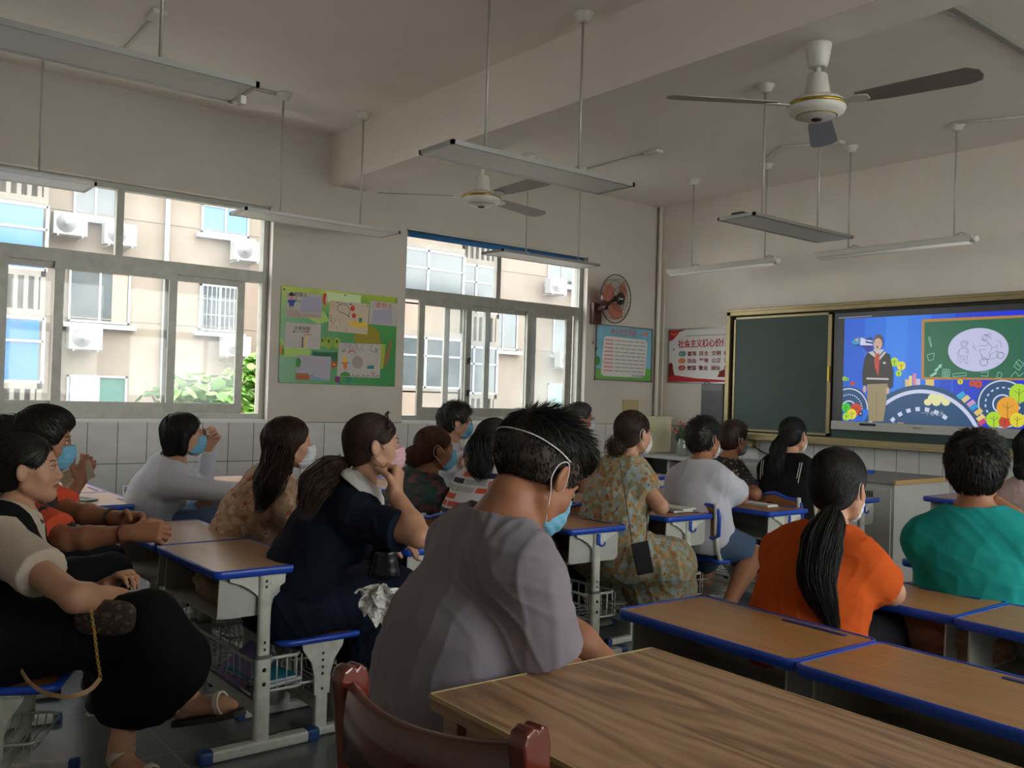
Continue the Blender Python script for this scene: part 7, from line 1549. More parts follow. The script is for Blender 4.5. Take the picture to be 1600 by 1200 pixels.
def shoes(P, m, kind='shoe', sole=None):
    s = P.s
    for side, hip, kn, an, td in P.Lg:
        heel = an - np.array([0, 0, 0.045]); toe = heel + td * 0.17 * s - np.array([0, 0, 0.018])
        if kind == 'shoe':
            F = Field(np.minimum(heel, toe) - 0.12, np.maximum(heel, toe) + 0.12, 0.006)
            F.cap(an + np.array([0, 0, -0.005]), heel - td * 0.015, 0.042 * s, 0.038 * s, k=0.02); F.cap(heel - td * 0.01, heel + td * 0.13 * s - np.array([0, 0, 0.012]), 0.039 * s, 0.034 * s, k=0.02); F.cap(heel + td * 0.12 * s - np.array([0, 0, 0.012]), toe, 0.033 * s, 0.026 * s, k=0.02); V, Q = F.mesh(); o = np_mesh('shoe', V, Q, m, P.root, P.org)
        dn = nrm(np.cross(np.cross(td, (0, 0, 1)), td)) * -1; sd = nrm(np.cross(td, (0, 0, 1))); b = MB(); c = heel + dn * 0.036 * s - P.org
        out = [(-0.045, -0.022), (-0.055, 0), (-0.045, 0.022), (0.02, 0.03), (0.12, 0.038), (0.18, 0.028), (0.205, 0), (0.18, -0.028), (0.12, -0.038), (0.02, -0.03)]
        b.prism([(x * s, y * s) for x, y in out], c, td, sd, dn, 0.016); so = b.build('sole' if kind == 'shoe' else 'sandal', sole or m, P.root)
        if kind == 'sandal':
            for off, up_, r_ in ((0.0, 0.03, 0.040), (0.125, -0.012, 0.033)):
                cc = heel + td * off * s - dn * up_ * 0.5 - P.org; b = MB(); n_ = 20; ax = nrm(td * (0.8 if off == 0 else 1.0) + dn * (0.6 if off == 0 else 0.0)); u1 = sd; u2 = np.cross(ax, sd)
                for w_ in (-0.006, 0.0, 0.006): b.tube([cc + ax * w_ + (u1 * math.cos(a) * 1.0 + u2 * math.sin(a)) * r_ * s for a in np.linspace(0, 2 * PI, n_)], 0.0045, 6, cap=False)
                b.build('strap', m, so)
# ------------------------------------------------------------------ the people
R_ = math.radians
m_grey = cloth('tee_grey', (128, 121, 128), bump=0.15); m_white = cloth('tee_white', (190, 190, 198)); m_orange = cloth('tee_orange', (186, 78, 26)); m_teal = cloth('tee_turquoise', (30, 142, 136)); m_black = cloth('dress_black', (18, 18, 20)); m_navy = cloth('dress_navy', (22, 26, 42)); m_cream = cloth('blouse_cream', (186, 172, 156)); m_denim = cloth('denim', (74, 92, 116), bump=0.2); m_dark = cloth('trouser_dark', (34, 34, 38)); m_lace = mat('lace_white', (214, 212, 206), 0.8, bump=0.6, bscale=220); m_pinkish = cloth('blouse_pink', (190, 166, 158))
f_beige = floral('print_beige', (176, 146, 118), [(170, 86, 70), (190, 150, 116), (150, 112, 86), (200, 170, 140)], 26, 0.42, (160, 128, 100)); f_green = floral('print_green', (38, 52, 48), [(104, 62, 72), (36, 74, 62), (56, 62, 58), (82, 54, 58), (34, 72, 70)], 20, 0.55, (34, 58, 54)); f_dress = floral('print_dress', (142, 156, 150), [(156, 116, 70), (176, 138, 92), (140, 100, 62), (160, 124, 80)], 30, 0.46, (140, 132, 100)); f_dark = floral('print_dark', (28, 26, 28), [(150, 132, 104), (120, 110, 92), (28, 26, 28)], 42, 0.32); f_red = floral('print_red', (64, 40, 38), [(204, 74, 40), (40, 34, 38), (150, 60, 44), (96, 100, 108), (190, 90, 50)], 9, 0.6, (40, 34, 36)); m_str = striped('print_stripes')
LBP = {}
def W(u, v, d): return at(u, v, d)
# man in grey, leaning forward in the foreground
O10 = W(838, 741, 1.98)
grey_hair = dict(style='fade', n=3800, len=0.062, lift=0.5, liftz=0.06, thick=0.004, w=0.0012, crown=(0, -0.085, 0.10), nape=-0.035, h=0.004, hairline=0.01, topy=0.02, toph=0.038)
P10 = build_person(O10, R_(10), R_(-2), R_(-34), R_(0), 'm', 1.05, (-1.60, 1.06), 0.375, arms={1: dict(w=W(950, 1075, 1.95), e=W(852, 1050, 1.82), pn=(0, 0, -1), curl=0.6), -1: dict(w=W(960, 1045, 2.1), e=W(880, 985, 2.15), pn=(0, 0, -1), curl=0.6)},
    label='man in a grey t-shirt in the foreground, head bowed, blue mask', hair=grey_hair, hair_m=hair_bk, skin=skinB, tops=[garment('t_shirt', m_grey, sleeve=0.78, amp=0.0065, hem=-0.085, h=0.005, infl=0.014, loose=0.012, dirs=[(0.5, 0.3, 1), (1, 0.3, 0.5), (0.2, 0.9, 0.6)], wsc=0.9), legwear('trousers', m_dark, calf=True)], mask=(mask_b, loop_w, 0.0), h=0.006, hh=0.0035, wide=0.94, hunch=0.075, seed=3, hands=(True, False), neck_up=-0.015, drop=0.055)
b = MB(); b.tube([p - P10.org for p in bez_chain([P10.L(q * a_, y_, z_) for q, a_, y_, z_ in ((1, 0.085, -0.005, 0.034), (1, 0.083, -0.05, 0.036), (1, 0.058, -0.098, 0.036), (1, 0.0, -0.124, 0.034), (-1, 0.058, -0.098, 0.036), (-1, 0.085, -0.005, 0.034))], 5)], 0.0016, 5); b.build('mask_strap', loop_w, P10.root)
# woman in black pinafore, far left
P1 = build_person(W(42, 734, 3.0), R_(28), R_(20), R_(4), 0, 'f', 0.98, (-3.16, 0.52), 0.385, arms={1: dict(w=W(172, 930, 2.72), e=W(118, 935, 2.55), hd=(0.45, 0.6, -0.3), pn=(-0.4, 0.2, -1), curl=0.8), -1: dict(w=W(168, 915, 2.95), pole=(-0.5, -0.4, -1), pn=(0, 0, -1), curl=0.7)},
    legs={1: dict(k=W(232, 972, 2.72), a=W(290, 1082, 2.8), t=(0.75, 0.6, 0.25)), -1: dict(k=W(228, 992, 2.95), a=W(190, 1165, 2.75), t=(0.8, 0.35, -0.1))},
    label='woman at the far left in a cream blouse and black pinafore dress, legs crossed', hair=dict(style='pony', n=900, len=0.12, lift=0.01, tie=(0, -0.10, -0.03), bun=(0, -0.118, -0.035), bun_r=0.036, nape=-0.07, hairline=0.006), hair_m=hair_bk, skin=skinA, tops=[garment('blouse', m_cream, sleeve=0.62, amp=0.005, infl=0.014, puff=0.006, hem=0.0), garment('pinafore', m_black, sleeve=0, amp=0.003, infl=0.022, neck=0.055, hem=-0.07), skirt('skirt', m_black, 0.235, 0.022, 0.006, 0.03)], h=0.007, hh=0.004, wide=1.02, seed=5, hands=(True, False))
# woman in red print behind her
P3 = build_person(W(68, 690, 3.4), R_(10), R_(20), R_(-4), 0, 'f', 0.97, (-3.93, 0.66), 0.385, arms={1: dict(w=W(207, 833, 3.12), pole=(0.4, -0.4, -1), hd=(0.6, 0.75, 0.05), pn=(-0.7, 0.5, -0.5), curl=0.95), -1: dict(w=W(205, 815, 3.3), pole=(-0.3, -0.4, -1), hd=(0.7, 0.6, 0), pn=(0.7, -0.3, -0.5), curl=0.9)},
    label='woman in an orange and black print top with clasped hands and blue mask, left side', hair=dict(style='short', n=1200, len=0.06, lift=0.06, thick=0.008, nape=-0.08), hair_m=hair_bk, skin=skinB, tops=[garment('blouse', f_red, sleeve=0.8, amp=0.006, infl=0.016), legwear('trousers', m_dark, calf=True)], mask=(mask_b,), wide=1.02, seed=6)
band(P3, 0, 0.86, 0.031, mat('band_red', (96, 34, 30), 0.5), th=0.005); band(P3, 1, 0.80, 0.032, black_pl)
# person with the card by the window
P2 = build_person(W(18, 684, 4.6), R_(6), R_(0), 0, 0, 'f', 0.98, (-5.25, 0.80), 0.385, arms={1: dict(w=W(124, 752, 4.15), e=W(98, 790, 4.05), hd=(0.2, 0.35, 1), pn=(-0.5, 0.1, 0.2), curl=0.9)},
    label='dark haired person at the left edge holding up a card, half hidden', hair=dict(style='bob', n=700, len=0.12, lift=0.02, thick=0.004), hair_m=hair_bk, skin=skinB, tops=[garment('blouse', m_pinkish, sleeve=0.5), legwear('trousers', m_dark, calf=True)], seed=7, eyes=False, hands=(True, False))
cd_ = empty('printed_card', W(118, 745, 4.13), 0, 'small printed cream card held up by the window', 'card'); c_ = MB(); a_, b_ = W(92, 745, 4.2) - np.array(cd_.location), W(140, 722, 4.13) - np.array(cd_.location); u_ = nrm(b_ - a_); w_ = nrm(np.cross(u_, RC[:, 2])); w_ = w_ if w_[2] < 0 else -w_
nn_ = np.cross(u_, w_); c_.obox((a_ + b_) / 2 + w_ * 0.03, (np.linalg.norm(b_ - a_) / 2, 0.042, 0.0012), np.array([u_, w_, nn_]).T); c_.build('card', paper2, cd_)
for k in range(4): c_ = MB(); c_.obox((a_ + b_) / 2 + w_ * (0.005 + 0.016 * k) + u_ * (0.01 - 0.012 * (k % 2)), (0.035 - 0.006 * (k % 3), 0.0022, 0.0016), np.array([u_, w_, nn_]).T); c_.build('printed_line', ink['brown'], cd_)
# woman in white long sleeves by the window
P4 = build_person(W(287, 680, 4.85), R_(2), R_(20), R_(2), 0, 'f', 0.98, (-5.15, 1.55), 0.385, arms={1: dict(w=W(318, 785, 4.75), e=W(368, 770, 4.62), hd=(-0.6, 0.5, 0), pn=(0, 0, -1), curl=0.4), -1: dict(w=W(325, 698, 5.1), pole=(-0.2, 0.5, -1), hd=(0.5, 0.3, 0.8), pn=(0.5, -0.6, 0.2), curl=0.9)},
    label='woman with a black bob in a white long sleeved top, hand raised to her mask', hair=dict(style='bob', n=900, len=0.13, lift=0.02, thick=0.004), hair_m=hair_bk, skin=skinA, tops=[garment('long_sleeved_top', m_white, long=True, sleeve=1, amp=0.005, infl=0.014), legwear('jeans', m_denim, calf=True)], mask=(mask_b,), seed=8)
# long haired woman in beige print
t5 = W(445, 700, 3.9)
P5 = build_person(W(452, 694, 3.95), R_(2), R_(16), R_(3), 0, 'f', 0.96, (-3.94, 1.58), 0.375, arms={1: dict(w=W(480, 800, 4.2), pole=(0.6, -0.3, -1)), -1: dict(w=W(455, 800, 4.5), pole=(-0.5, -0.3, -1))},
    label='woman with long brown hair, white mask and beige flowered blouse', hair=dict(style='long', n=1600, len=0.16, lift=0.02, thick=0.003, tail=[W(440, 695, 3.95), W(428, 735, 3.80), W(418, 765, 3.72), W(408, 790, 3.70)], tail_r=(0.06, 0.055, 0.045, 0.012), tn=500), hair_m=hair_br, skin=skinA, tops=[garment('blouse', f_beige, sleeve=1, long=0.5, amp=0.007, infl=0.018, loose=0.03), legwear('trousers', m_dark, calf=True)], mask=(mask_w,), seed=9, eyes=False, hands=(False, False))
# woman in navy, chin on hand
P6 = build_person(W(584, 698, 3.4), R_(6), R_(24), R_(3), R_(4), 'f', 1.0, (-3.22, 1.50), 0.375, arms={1: dict(w=W(618, 772, 3.24), e=W(655, 838, 3.12), hd=(-0.30, 0.25, 0.7), pn=(-0.6, -0.3, 0.2), curl=1.5), -1: dict(w=W(600, 838, 3.5), e=W(560, 835, 3.7), hd=(0.3, 0.3, -0.1), pn=(0, 0, -1), curl=0.4)},
    legs={1: dict(k=np.array([-3.08, 1.93, 0.47]), a=np.array([-3.02, 1.72, 0.09]), t=(0.2, 1, 0)), -1: dict(k=np.array([-3.30, 1.95, 0.47]), a=np.array([-3.25, 1.85, 0.09]), t=(0, 1, 0))},
    label='woman in a navy dress with lace collar and low ponytail, chin on her hand', hair=dict(style='pony', n=1700, len=0.15, lift=0.01, tie=(0, -0.115, -0.045), nape=-0.08, h=0.0045, hairline=0.0, tail=[W(545, 722, 3.40), W(518, 735, 3.34), W(492, 762, 3.27), W(480, 795, 3.24)], tail_r=(0.016, 0.045, 0.046, 0.02), tn=600), hair_m=hair_br, skin=skinA, tops=[garment('dress', m_navy, sleeve=0.72, amp=0.006, infl=0.014, loose=0.014, h=0.0055, puff=0.003), skirt('skirt', m_navy, 0.14, 0.03, 0.010, 0.03)], mask=(mask_p, loop_k), h=0.006, hh=0.0038, wide=0.96, seed=10)
b = MB(); nn = P6.nb; 
def collar_ring(P, m, r0=0.070, r1=0.118, name='lace_collar', drop=0.030, z0=0.045):
    b = MB(); n = 40; vs = []
    for i in range(n):
        a = 2 * PI * i / n; d = P.rs * math.cos(a) * 1.12 + P.ff * math.sin(a) * 0.95
        for (rr, zz) in ((r0 * 0.92, z0 + 0.006), (r0, z0 - 0.002), ((r0 + r1) / 2, z0 - drop * 0.45), (r1 * (1 + 0.03 * (i % 2)), z0 - drop - 0.012)):
            vs.append(P.nb + d * rr * P.s + P.tdir * zz - P.org)
    b.add(vs, [(i * 4 + j, i * 4 + j + 1, ((i + 1) % n) * 4 + j + 1, ((i + 1) % n) * 4 + j) for i in range(n) for j in range(3)], 0, True); o = b.build(name, m, P.root); md = o.modifiers.new('t', 'SOLIDIFY'); md.thickness = 0.004; return o
collar_ring(P6, m_lace); collar_ring(P1, m_cream, 0.066, 0.092, 'ruffle_collar', 0.012, 0.045)
b = MB(); b.lathe([(0, -0.008), (0.008, 0), (0, 0.008)], P6.L(0.02, 0.055, 0.125) - P6.org, 10); b.tube([P6.L(0.07 * math.cos(a), 0.05 - 0.0 * a, 0.05 + 0.075 * math.sin(a)) - P6.org for a in np.linspace(0.2, PI - 0.2, 14)], 0.003, 6); b.build('headband', black_pl, P6.root)
b = MB(); c_ = P6.L(0, -0.125, -0.05) - P6.org
for k in range(5): a = k * 1.25; b.tube([c_, c_ + np.array([0.012 * math.cos(a), -0.012, 0.016 * math.sin(a)]), c_ + np.array([0.022 * math.cos(a), -0.004, 0.028 * math.sin(a)])], [0.006, 0.008, 0.002], 6)
b.build('hair_tie', black_pl, P6.root)
# woman in green print with reddish bun
P7 = build_person(W(680, 703, 4.62), R_(-2), R_(18), R_(2), 0, 'f', 0.96, (-4.02, 2.48), 0.385, arms={1: dict(w=W(742, 778, 4.75), e=W(705, 786, 4.45), hd=(0.3, 0.9, 0), pn=(0, 0, -1), curl=0.4)},
    label='woman with an auburn bun, blue mask and dark green flowered blouse', hair=dict(style='bun', n=1100, len=0.12, lift=0.01, tie=(0, -0.10, -0.02), bun=(0, -0.112, -0.03), bun_r=0.046, nape=-0.07), hair_m=hair_rd, skin=skinB, tops=[garment('blouse', f_green, sleeve=0.95, amp=0.007, infl=0.018, loose=0.025, puff=0.008), legwear('trousers', m_dark, calf=True)], mask=(mask_b,), wide=1.02, seed=11, eyes=False, hands=(True, False))
# young man in white by the window
P8 = build_person(W(712, 660, 5.9), R_(6), R_(28), R_(2), 0, 'm', 0.97, (-5.02, 3.50), 0.385, arms={1: dict(w=W(750, 694, 5.75), e=W(738, 722, 5.5), hd=(0.2, 0.3, 1), pn=(-0.5, 0.4, 0), curl=0.9)},
    label='young man with glasses, blue mask and white t-shirt below the second window', hair=dict(style='curly', n=1000, len=0.045, lift=0.35, thick=0.008, rough=0.0012), hair_m=hair_bk, skin=skinA, tops=[garment('t_shirt', m_white, sleeve=0.6, amp=0.005), legwear('trousers', m_dark, calf=True)], mask=(mask_b,), glasses=True, seed=12, hands=(True, False))
band(P8, 0, 0.85, 0.031, black_pl, 'watch', 0.006)
# ponytailed woman in stripes
P9 = build_person(W(775, 692, 4.38), R_(0), R_(6), R_(2), 0, 'f', 0.95, (-3.46, 2.50), 0.385, label='woman with a black ponytail in a top with orange, navy and white blocks', hair=dict(style='pony', n=1200, len=0.14, lift=0.01, tie=(0, -0.10, 0.05), tail=[W(752, 678, 4.34), W(748, 700, 4.28), W(752, 730, 4.24), W(762, 750, 4.22)], tail_r=(0.03, 0.05, 0.046, 0.016), tn=500), hair_m=hair_bk, skin=skinA, tops=[garment('top', m_str, sleeve=0.3, amp=0.004, infl=0.016), legwear('trousers', m_dark, calf=True)], mask=(mask_b,), seed=13, eyes=False)
# dark head beyond the spiky hair, and the grey haired man
P11 = build_person(W(852, 672, 5.35), R_(-5), R_(-10), 0, 0, 'm', 0.96, (-4.14, 3.42), 0.385, label='person of whom only dark hair shows above the spiky haired man', hair=dict(style='short', n=900, len=0.04, lift=0.2, thick=0.006), hair_m=hair_bk, skin=skinB, tops=[garment('t_shirt', m_dark, sleeve=0.6), legwear('trousers', m_dark, calf=True)], seed=14, eyes=False, hands=(False, False))
P12 = build_person(W(905, 656, 6.7), R_(8), R_(28), R_(4), 0, 'm', 1.0, (-5.06, 4.30), 0.385, label='older man with short grey hair, glasses and white mask by the second window', hair=dict(style='short', n=900, len=0.03, lift=0.1, thick=0.0, nape=-0.06), hair_m=hair_gy, skin=skinC, tops=[garment('shirt', m_dark, sleeve=0.6), legwear('trousers', m_dark, calf=True)], mask=(mask_w,), glasses=True, seed=15, hands=(False, False))
# woman in the long printed dress
P13 = build_person(W(990, 678, 4.82), R_(-2), R_(4), R_(3), 0, 'f', 1.0, (-3.42, 3.42), 0.385, arms={1: dict(w=W(1000, 770, 4.9), e=W(1032, 792, 4.62), hd=(-0.8, 0.3, 0.35), pn=(-0.1, -0.3, -1), curl=0.7), -1: dict(w=W(985, 770, 5.1), pole=(-0.6, 0, -1), curl=0.5)},
    legs={1: dict(k=W(1040, 885, 4.75), a=W(1010, 940, 4.9)), -1: dict(k=W(1050, 880, 4.95), a=W(1035, 930, 5.1))},
    label='woman with a loose bun in a long orange and grey flowered dress', hair=dict(style='bun', n=1100, len=0.13, lift=0.01, tie=(0, -0.10, -0.05), bun=(0, -0.125, -0.062), bun_r=0.038, nape=-0.085, messy=0.6), hair_m=hair_br, skin=skinA, tops=[garment('dress', f_dress, sleeve=0.34, amp=0.009, infl=0.02, loose=0.03, wsc=0.8, dirs=[(1, 0.3, 0.15), (0.8, -0.4, 0.1)]), skirt('skirt', f_dress, 0.16, 0.055, 0.014, 0.05)], mask=(mask_w,), seed=16, wide=0.98, h=0.0065, hands=(True, False))
# man in white t-shirt and shorts
P14 = build_person(W(1100, 688, 5.4), R_(0), R_(-4), R_(0), R_(8), 'm', 1.02, (-3.43, 4.20), 0.385, arms={1: dict(w=W(1120, 778, 5.7), e=W(1158, 778, 5.35), hd=(-0.6, 0.6, 0), pn=(0, 0, -1), curl=0.4)},
    legs={1: dict(k=W(1180, 868, 5.2), a=W(1135, 950, 4.9), t=(0.5, 0.8, 0)), -1: dict(k=W(1105, 880, 5.75), a=W(1098, 945, 5.7))},
    label='man with cropped black hair in a white t-shirt and blue denim shorts', hair=dict(style='short', n=1500, len=0.03, lift=0.5, thick=0.006, nape=-0.06, w=0.0014), hair_m=hair_bk, skin=skinB, tops=[garment('t_shirt', m_white, sleeve=0.68, amp=0.007, infl=0.017, loose=0.02, hem=-0.075), legwear('shorts', m_denim, 0.88, 0.022)], mask=(mask_w,), wide=0.98, seed=17, eyes=False, hunch=0.07)
P15 = build_person(W(1146, 687, 6.1), R_(0), R_(8), 0, 0, 'f', 0.97, (-3.98, 4.98), 0.385, arms={1: dict(w=W(1200, 768, 6.1), e=W(1180, 772, 5.75), hd=(0.5, 0.7, 0), curl=0.4)}, label='woman in a black blouse with small pale dots, beyond the man in white', hair=dict(style='short', n=800, len=0.05, lift=0.04, thick=0.006, nape=-0.08), hair_m=hair_br, skin=skinC, tops=[garment('blouse', f_dark, sleeve=0.75), legwear('trousers', m_dark, calf=True)], mask=(mask_b,), seed=18, eyes=False, hands=(True, False))
P16 = build_person(W(1240, 681, 5.85), R_(-6), R_(0), 0, 0, 'f', 0.97, (-3.42, 4.98), 0.385, label='woman in a black vest with striped edges over cream sleeves, ponytail, front row', hair=dict(style='pony', n=1000, len=0.12, lift=0.01, tie=(0, -0.10, 0.02), tail=[W(1226, 676, 5.75), W(1217, 700, 5.7), W(1212, 730, 5.68)], tail_r=(0.02, 0.042, 0.03), tn=400), hair_m=hair_bk, skin=skinA, tops=[garment('blouse', m_cream, sleeve=1, long=0.4, amp=0.006, infl=0.014), garment('vest', m_black, sleeve=0, amp=0.003, infl=0.021, neck=0.02)], mask=(mask_w,), seed=19, eyes=False, hands=(False, False))
for q in (1, -1):
    for off in (0.0, 0.014):
        b = MB(); P = P16; pts = []
        for t in np.linspace(0, 1, 9):
            c = P.sh + (P.pel - P.sh) * t * 0.85; pts.append(c + P.rs * q * (0.125 + off - 0.03 * t) - P.ff * (0.092 + 0.016 * math.sin(PI * t)) + P.tdir * (0.03 if t == 0 else 0) - P.org)
        b.tube(pts, 0.003, 5); b.build('trim_stripe', m_lace, P.root)
# woman in orange
P17 = build_person(W(1310, 762, 2.92), R_(-12), R_(-4), R_(-2), 0, 'f', 1.0, (-1.62, 2.44), 0.375, arms={1: dict(w=W(1345, 915, 3.15), e=W(1392, 925, 2.85), hd=(-0.7, 0.6, 0), pn=(0, 0, -1), curl=0.4), -1: dict(w=W(1300, 820, 3.3), pole=(-0.8, 0, -0.7), hd=(0.3, 0.2, 0.9), pn=(0.3, -0.7, 0), curl=0.9)},
    label='woman in an orange t-shirt with a very long black ponytail', hair=dict(style='pony', n=2600, len=0.16, lift=0.008, tie=(0, -0.10, -0.055), nape=-0.10, thick=0.003, h=0.004, w=0.0012, tail=[W(1300, 797, 2.80), W(1297, 815, 2.75), W(1283, 850, 2.71), W(1276, 900, 2.68), W(1286, 940, 2.66), W(1300, 975, 2.66)], tail_r=(0.018, 0.036, 0.052, 0.044, 0.030, 0.010), tn=1800, tw=0.0015, band=(W(1300, 799, 2.79), (0.1, -0.3, -1), 0.019, mat('tie_tan', (150, 112, 62), 0.6))), hair_m=hair_bk, skin=skinA, tops=[garment('t_shirt', m_orange, sleeve=0.62, amp=0.006, infl=0.015, loose=0.02, h=0.0055, hem=-0.09, wsc=0.8), legwear('trousers', m_dark, calf=True)], mask=(mask_w,), h=0.0065, hh=0.004, wide=0.92, seed=20, eyes=False, hands=(True, True))
# man in turquoise
P18 = build_person(W(1525, 738, 3.22), R_(-14), R_(-22), R_(-2), 0, 'm', 1.03, (-1.44, 3.30), 0.375, arms={1: dict(w=W(1592, 812, 3.22), e=W(1642, 895, 3.2), hd=(-0.85, -0.25, 0.45), pn=(-0.2, 0.6, -0.2), curl=1.0), -1: dict(w=W(1505, 850, 3.75), pole=(-0.2, 0, -1), out=0.1)},
    label='man with thick black hair in a turquoise shirt, hand to his chin', hair=dict(style='curly', n=2400, len=0.05, lift=0.22, thick=0.012, rough=0.0016, curl=0.002, w=0.0016, nape=-0.085, h=0.0045), hair_m=hair_bk, skin=skinB, tops=[garment('shirt', m_teal, sleeve=0.85, amp=0.007, infl=0.017, loose=0.025, h=0.0055, hem=-0.10, wsc=0.8), legwear('trousers', m_dark, calf=True)], h=0.0065, hh=0.004, wide=1.02, seed=21, eyes=False)
P19 = build_person(W(1618, 705, 4.3), R_(-10), R_(-14), 0, 0, 'f', 0.97, (-1.74, 4.74), 0.375, label='person at the right edge with dark hair and a pale pink top', hair=dict(style='long', n=700, len=0.14, lift=0.03, ear=True), hair_m=hair_bk, skin=skinA, tops=[garment('blouse', m_pinkish, sleeve=0.6), legwear('trousers', m_dark, calf=True)], seed=22, eyes=False, hands=(False, False))

shoe_k = mat('shoe_black', (26, 26, 28), 0.5); sole_w = mat('sole_white', (200, 198, 190), 0.6); strap_c = mat('sandal_cream', (200, 190, 176), 0.5)
for P in (P10, P3, P2, P4, P5, P7, P8, P9, P11, P12, P14, P15, P16, P17, P18, P19): shoes(P, shoe_k, 'shoe', sole_w if P is P3 else shoe_k)
shoes(P1, strap_c, 'sandal', mat('sandal_sole', (46, 38, 34), 0.6)); shoes(P6, shoe_k, 'sandal', shoe_k); shoes(P13, strap_c, 'sandal', shoe_k)
# small shoulder bag with chain on the lap of the woman at the left
bg_m = floral('print_bag', (52, 38, 32), [(96, 76, 58), (70, 52, 42)], 60, 0.4)
hb = empty('handbag', W(165, 965, 2.62), 0, 'small brown patterned handbag with gold chain on the lap of the woman at the left', 'handbag'); o = np.array(hb.location)
bm = bmesh.new(); bmesh.ops.create_icosphere(bm, subdivisions=4, radius=1.0)
for v in bm.verts:
    for i in range(3): v.co[i] = math.copysign(abs(v.co[i]) ** 0.6, v.co[i])
b = MB(); u_ = np.array([0.62, 0.78, 0]); b.bm(bm, 0, True, Matrix(((u_[0] * 0.085, -u_[1] * 0.028, 0, 0), (u_[1] * 0.085, u_[0] * 0.028, 0, 0), (0, 0, 0.05, 0.0), (0, 0, 0, 1)))); b.build('bag_body', bg_m, hb)
gold2 = mat('gold_chain', (196, 160, 84), 0.3, 0.9)
A_, B_ = W(142, 952, 2.52), W(157, 1058, 2.50); b = MB(); n_ = 22
for k in range(n_):
    c = A_ + (B_ - A_) * (k + 0.5) / n_ + np.array([0.004 * math.sin(k * 0.3), 0, 0]); d = nrm(B_ - A_); e = nrm(np.cross(d, RC[:, 2])); g_ = np.cross(d, e); q = e if k % 2 else g_
    b.tube([c + d * 0.007 * math.cos(a) + q * 0.0038 * math.sin(a) - o for a in np.linspace(0, 2 * PI, 9)], 0.0012, 5, cap=False)
b.build('chain', gold2, hb)
b = MB(); pts = [W(157, 1060, 2.5), W(140, 1078, 2.47), W(110, 1088, 2.44), W(75, 1084, 2.44), W(48, 1068, 2.50), W(33, 1048, 2.56)]; P_ = bez_chain(pts, 5)
vs = []
for i, p in enumerate(P_): t_ = nrm(P_[min(i + 1, len(P_) - 1)] - P_[max(i - 1, 0)]); s_ = nrm(np.cross(t_, RC[:, 2])); nn_ = np.cross(t_, s_); vs += [p + s_ * 0.006 + nn_ * 0.001 - o, p - s_ * 0.006 + nn_ * 0.001 - o, p - s_ * 0.006 - nn_ * 0.001 - o, p + s_ * 0.006 - nn_ * 0.001 - o]
b.add(vs, [(i * 4 + j, i * 4 + (j + 1) % 4, (i + 1) * 4 + (j + 1) % 4, (i + 1) * 4 + j) for i in range(len(P_) - 1) for j in range(4)]); b.build('strap', mat('strap_tan', (168, 134, 96), 0.5), hb)
# phone pouch worn by the woman in the printed dress
pc = W(1004, 872, 4.52); pp_ = empty('phone_pouch', pc, 0, 'black phone pouch on a thin shoulder strap against the orange print dress', 'bag'); o = np.array(pc)
u1 = nrm(RC[:, 0] * 0.97 + RC[:, 1] * -0.2); u2 = nrm(np.cross(RC[:, 2], u1)); u2 = u2 if u2[2] > 0 else -u2; Rr = np.array([u1, u2, np.cross(u1, u2)]).T; b = MB(); b.obox((0, 0, 0), (0.043, 0.080, 0.009), Rr, bev=0.006); b.build('pouch_body', mat('pouch_leather', (20, 20, 22), 0.45), pp_)
b = MB(); b.obox(u2 * 0.05 + np.cross(u1, u2) * 0.009, (0.042, 0.03, 0.002), Rr); b.build('flap', MATS['pouch_leather'], pp_)
for q, top in ((-1, (968, 722, 4.60)), (1, (1010, 800, 4.62))):
    b = MB(); a0 = o + u1 * 0.036 * q + u2 * 0.082; b.tube([p - o for p in bez_chain([a0, (a0 * 0.5 + W(*top) * 0.5) - RC[:, 2] * 0.02, W(*top)], 5)], 0.0022, 5); b.build('strap', black_pl, pp_)
for q in (-1, 1): b = MB(); b.tube([u1 * 0.036 * q + u2 * (0.08 + 0.008 * math.cos(a)) + u1 * 0.006 * math.sin(a) for a in np.linspace(0, 2 * PI, 10)], 0.0015, 5, cap=False); b.build('ring', gold2, pp_)
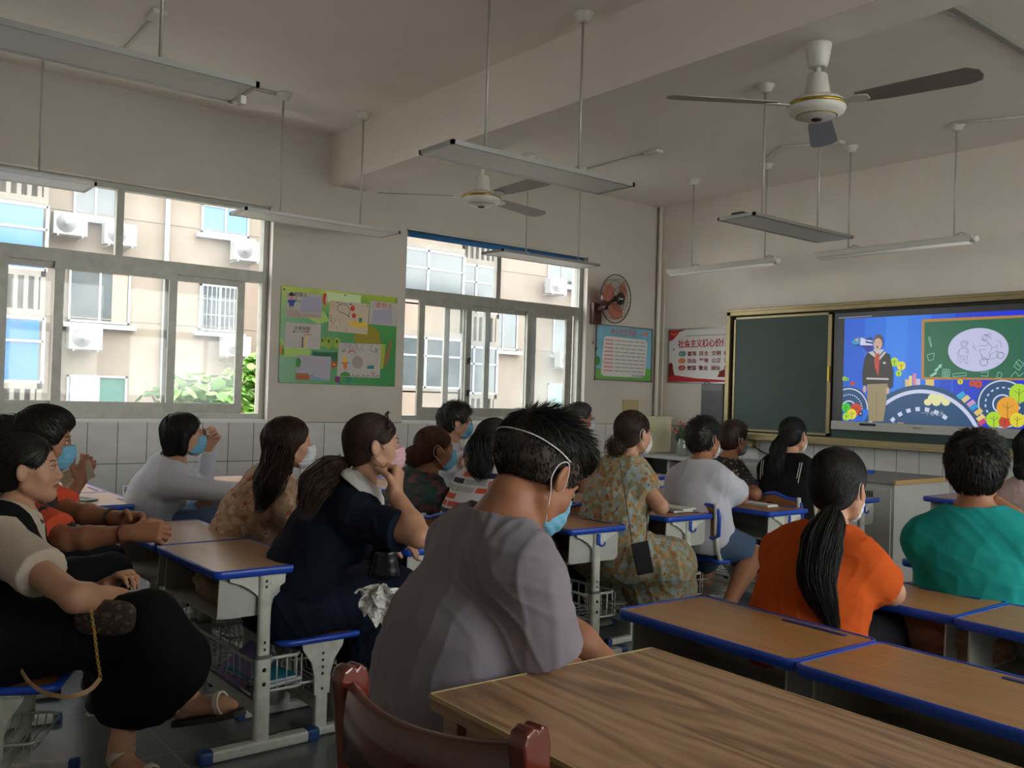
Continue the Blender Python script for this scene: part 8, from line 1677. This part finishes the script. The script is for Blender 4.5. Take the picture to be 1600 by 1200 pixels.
# black quilted bag under the navy woman's arm, white tissue hanging from it
qb = empty('quilted_bag', W(600, 880, 3.24), 0, 'shiny black quilted bag between the woman in navy and her desk', 'bag'); o = np.array(qb.location); qm = mat('quilted_black', (18, 18, 20), 0.25, spec=0.7)
b = MB(); u1 = RC[:, 0]; u3 = np.array([0, 0, 1.0]); u2 = nrm(np.cross(u3, u1)); n1, n2 = 16, 18; vs = []
for i in range(n1 + 1):
    for j in range(n2):
        a = 2 * PI * j / n2; t = i / n1; w_ = 0.058 * (1 - 0.35 * t) ; pf = 1 + 0.10 * abs(math.sin(i * 1.2 + j * 1.2)) * abs(math.sin(i * 1.2 - j * 1.2)); ed = math.sin(min(1, t * 6 + 0.15) * PI / 2) * math.sin(min(1, (1 - t) * 6 + 0.15) * PI / 2)
        vs.append(u1 * w_ * math.cos(a) * pf * ed + u2 * 0.03 * math.sin(a) * pf * ed + u3 * (-0.06 + 0.12 * t))
b.add(vs, [(i * n2 + j, i * n2 + (j + 1) % n2, (i + 1) * n2 + (j + 1) % n2, (i + 1) * n2 + j) for i in range(n1) for j in range(n2)], 0, True); b.build('bag_body', qm, qb)
b = MB(); b.tube([u1 * (0.035 * math.cos(a)) + u3 * (0.055 + 0.03 * math.sin(a)) for a in np.linspace(0, PI, 12)], 0.006, 6); b.build('handle', qm, qb)
tis = mat('tissue', (216, 214, 208), 0.9); rn = random.Random(5); ts = empty('tissue', W(597, 930, 3.0), 0, 'crumpled white tissue sticking out beside the lap of the woman in navy', 'tissue')
for k in range(5):
    b = MB(); n1 = 10; ang = -1.1 + k * 0.55; vs = []; d = u1 * math.sin(ang) * 0.8 - u3 * math.cos(ang) * (1.0 if k in (1, 2, 3) else 0.6)
    for i in range(n1 + 1):
        for j in range(n1 + 1):
            t = i / n1; s_ = (j / n1 - 0.5); w_ = 0.02 + 0.055 * math.sin(PI * min(t * 0.9, 1)); vs.append(d * t * (0.085 + 0.02 * (k % 3)) + u1 * s_ * w_ * 1.3 + u2 * (0.012 * math.sin(9 * s_ + k * 2 + t * 4) + 0.008 * math.sin(17 * t + 5 * s_)) + u3 * (0.03 + 0.008 * math.sin(13 * s_ + k)) - u2 * 0.012 * k * 0.5)
    b.add(vs, [(i * (n1 + 1) + j, i * (n1 + 1) + j + 1, (i + 1) * (n1 + 1) + j + 1, (i + 1) * (n1 + 1) + j) for i in range(n1) for j in range(n1)], 0, False); q = b.build('fold', tis, ts); md = q.modifiers.new('t', 'SOLIDIFY'); md.thickness = 0.0015
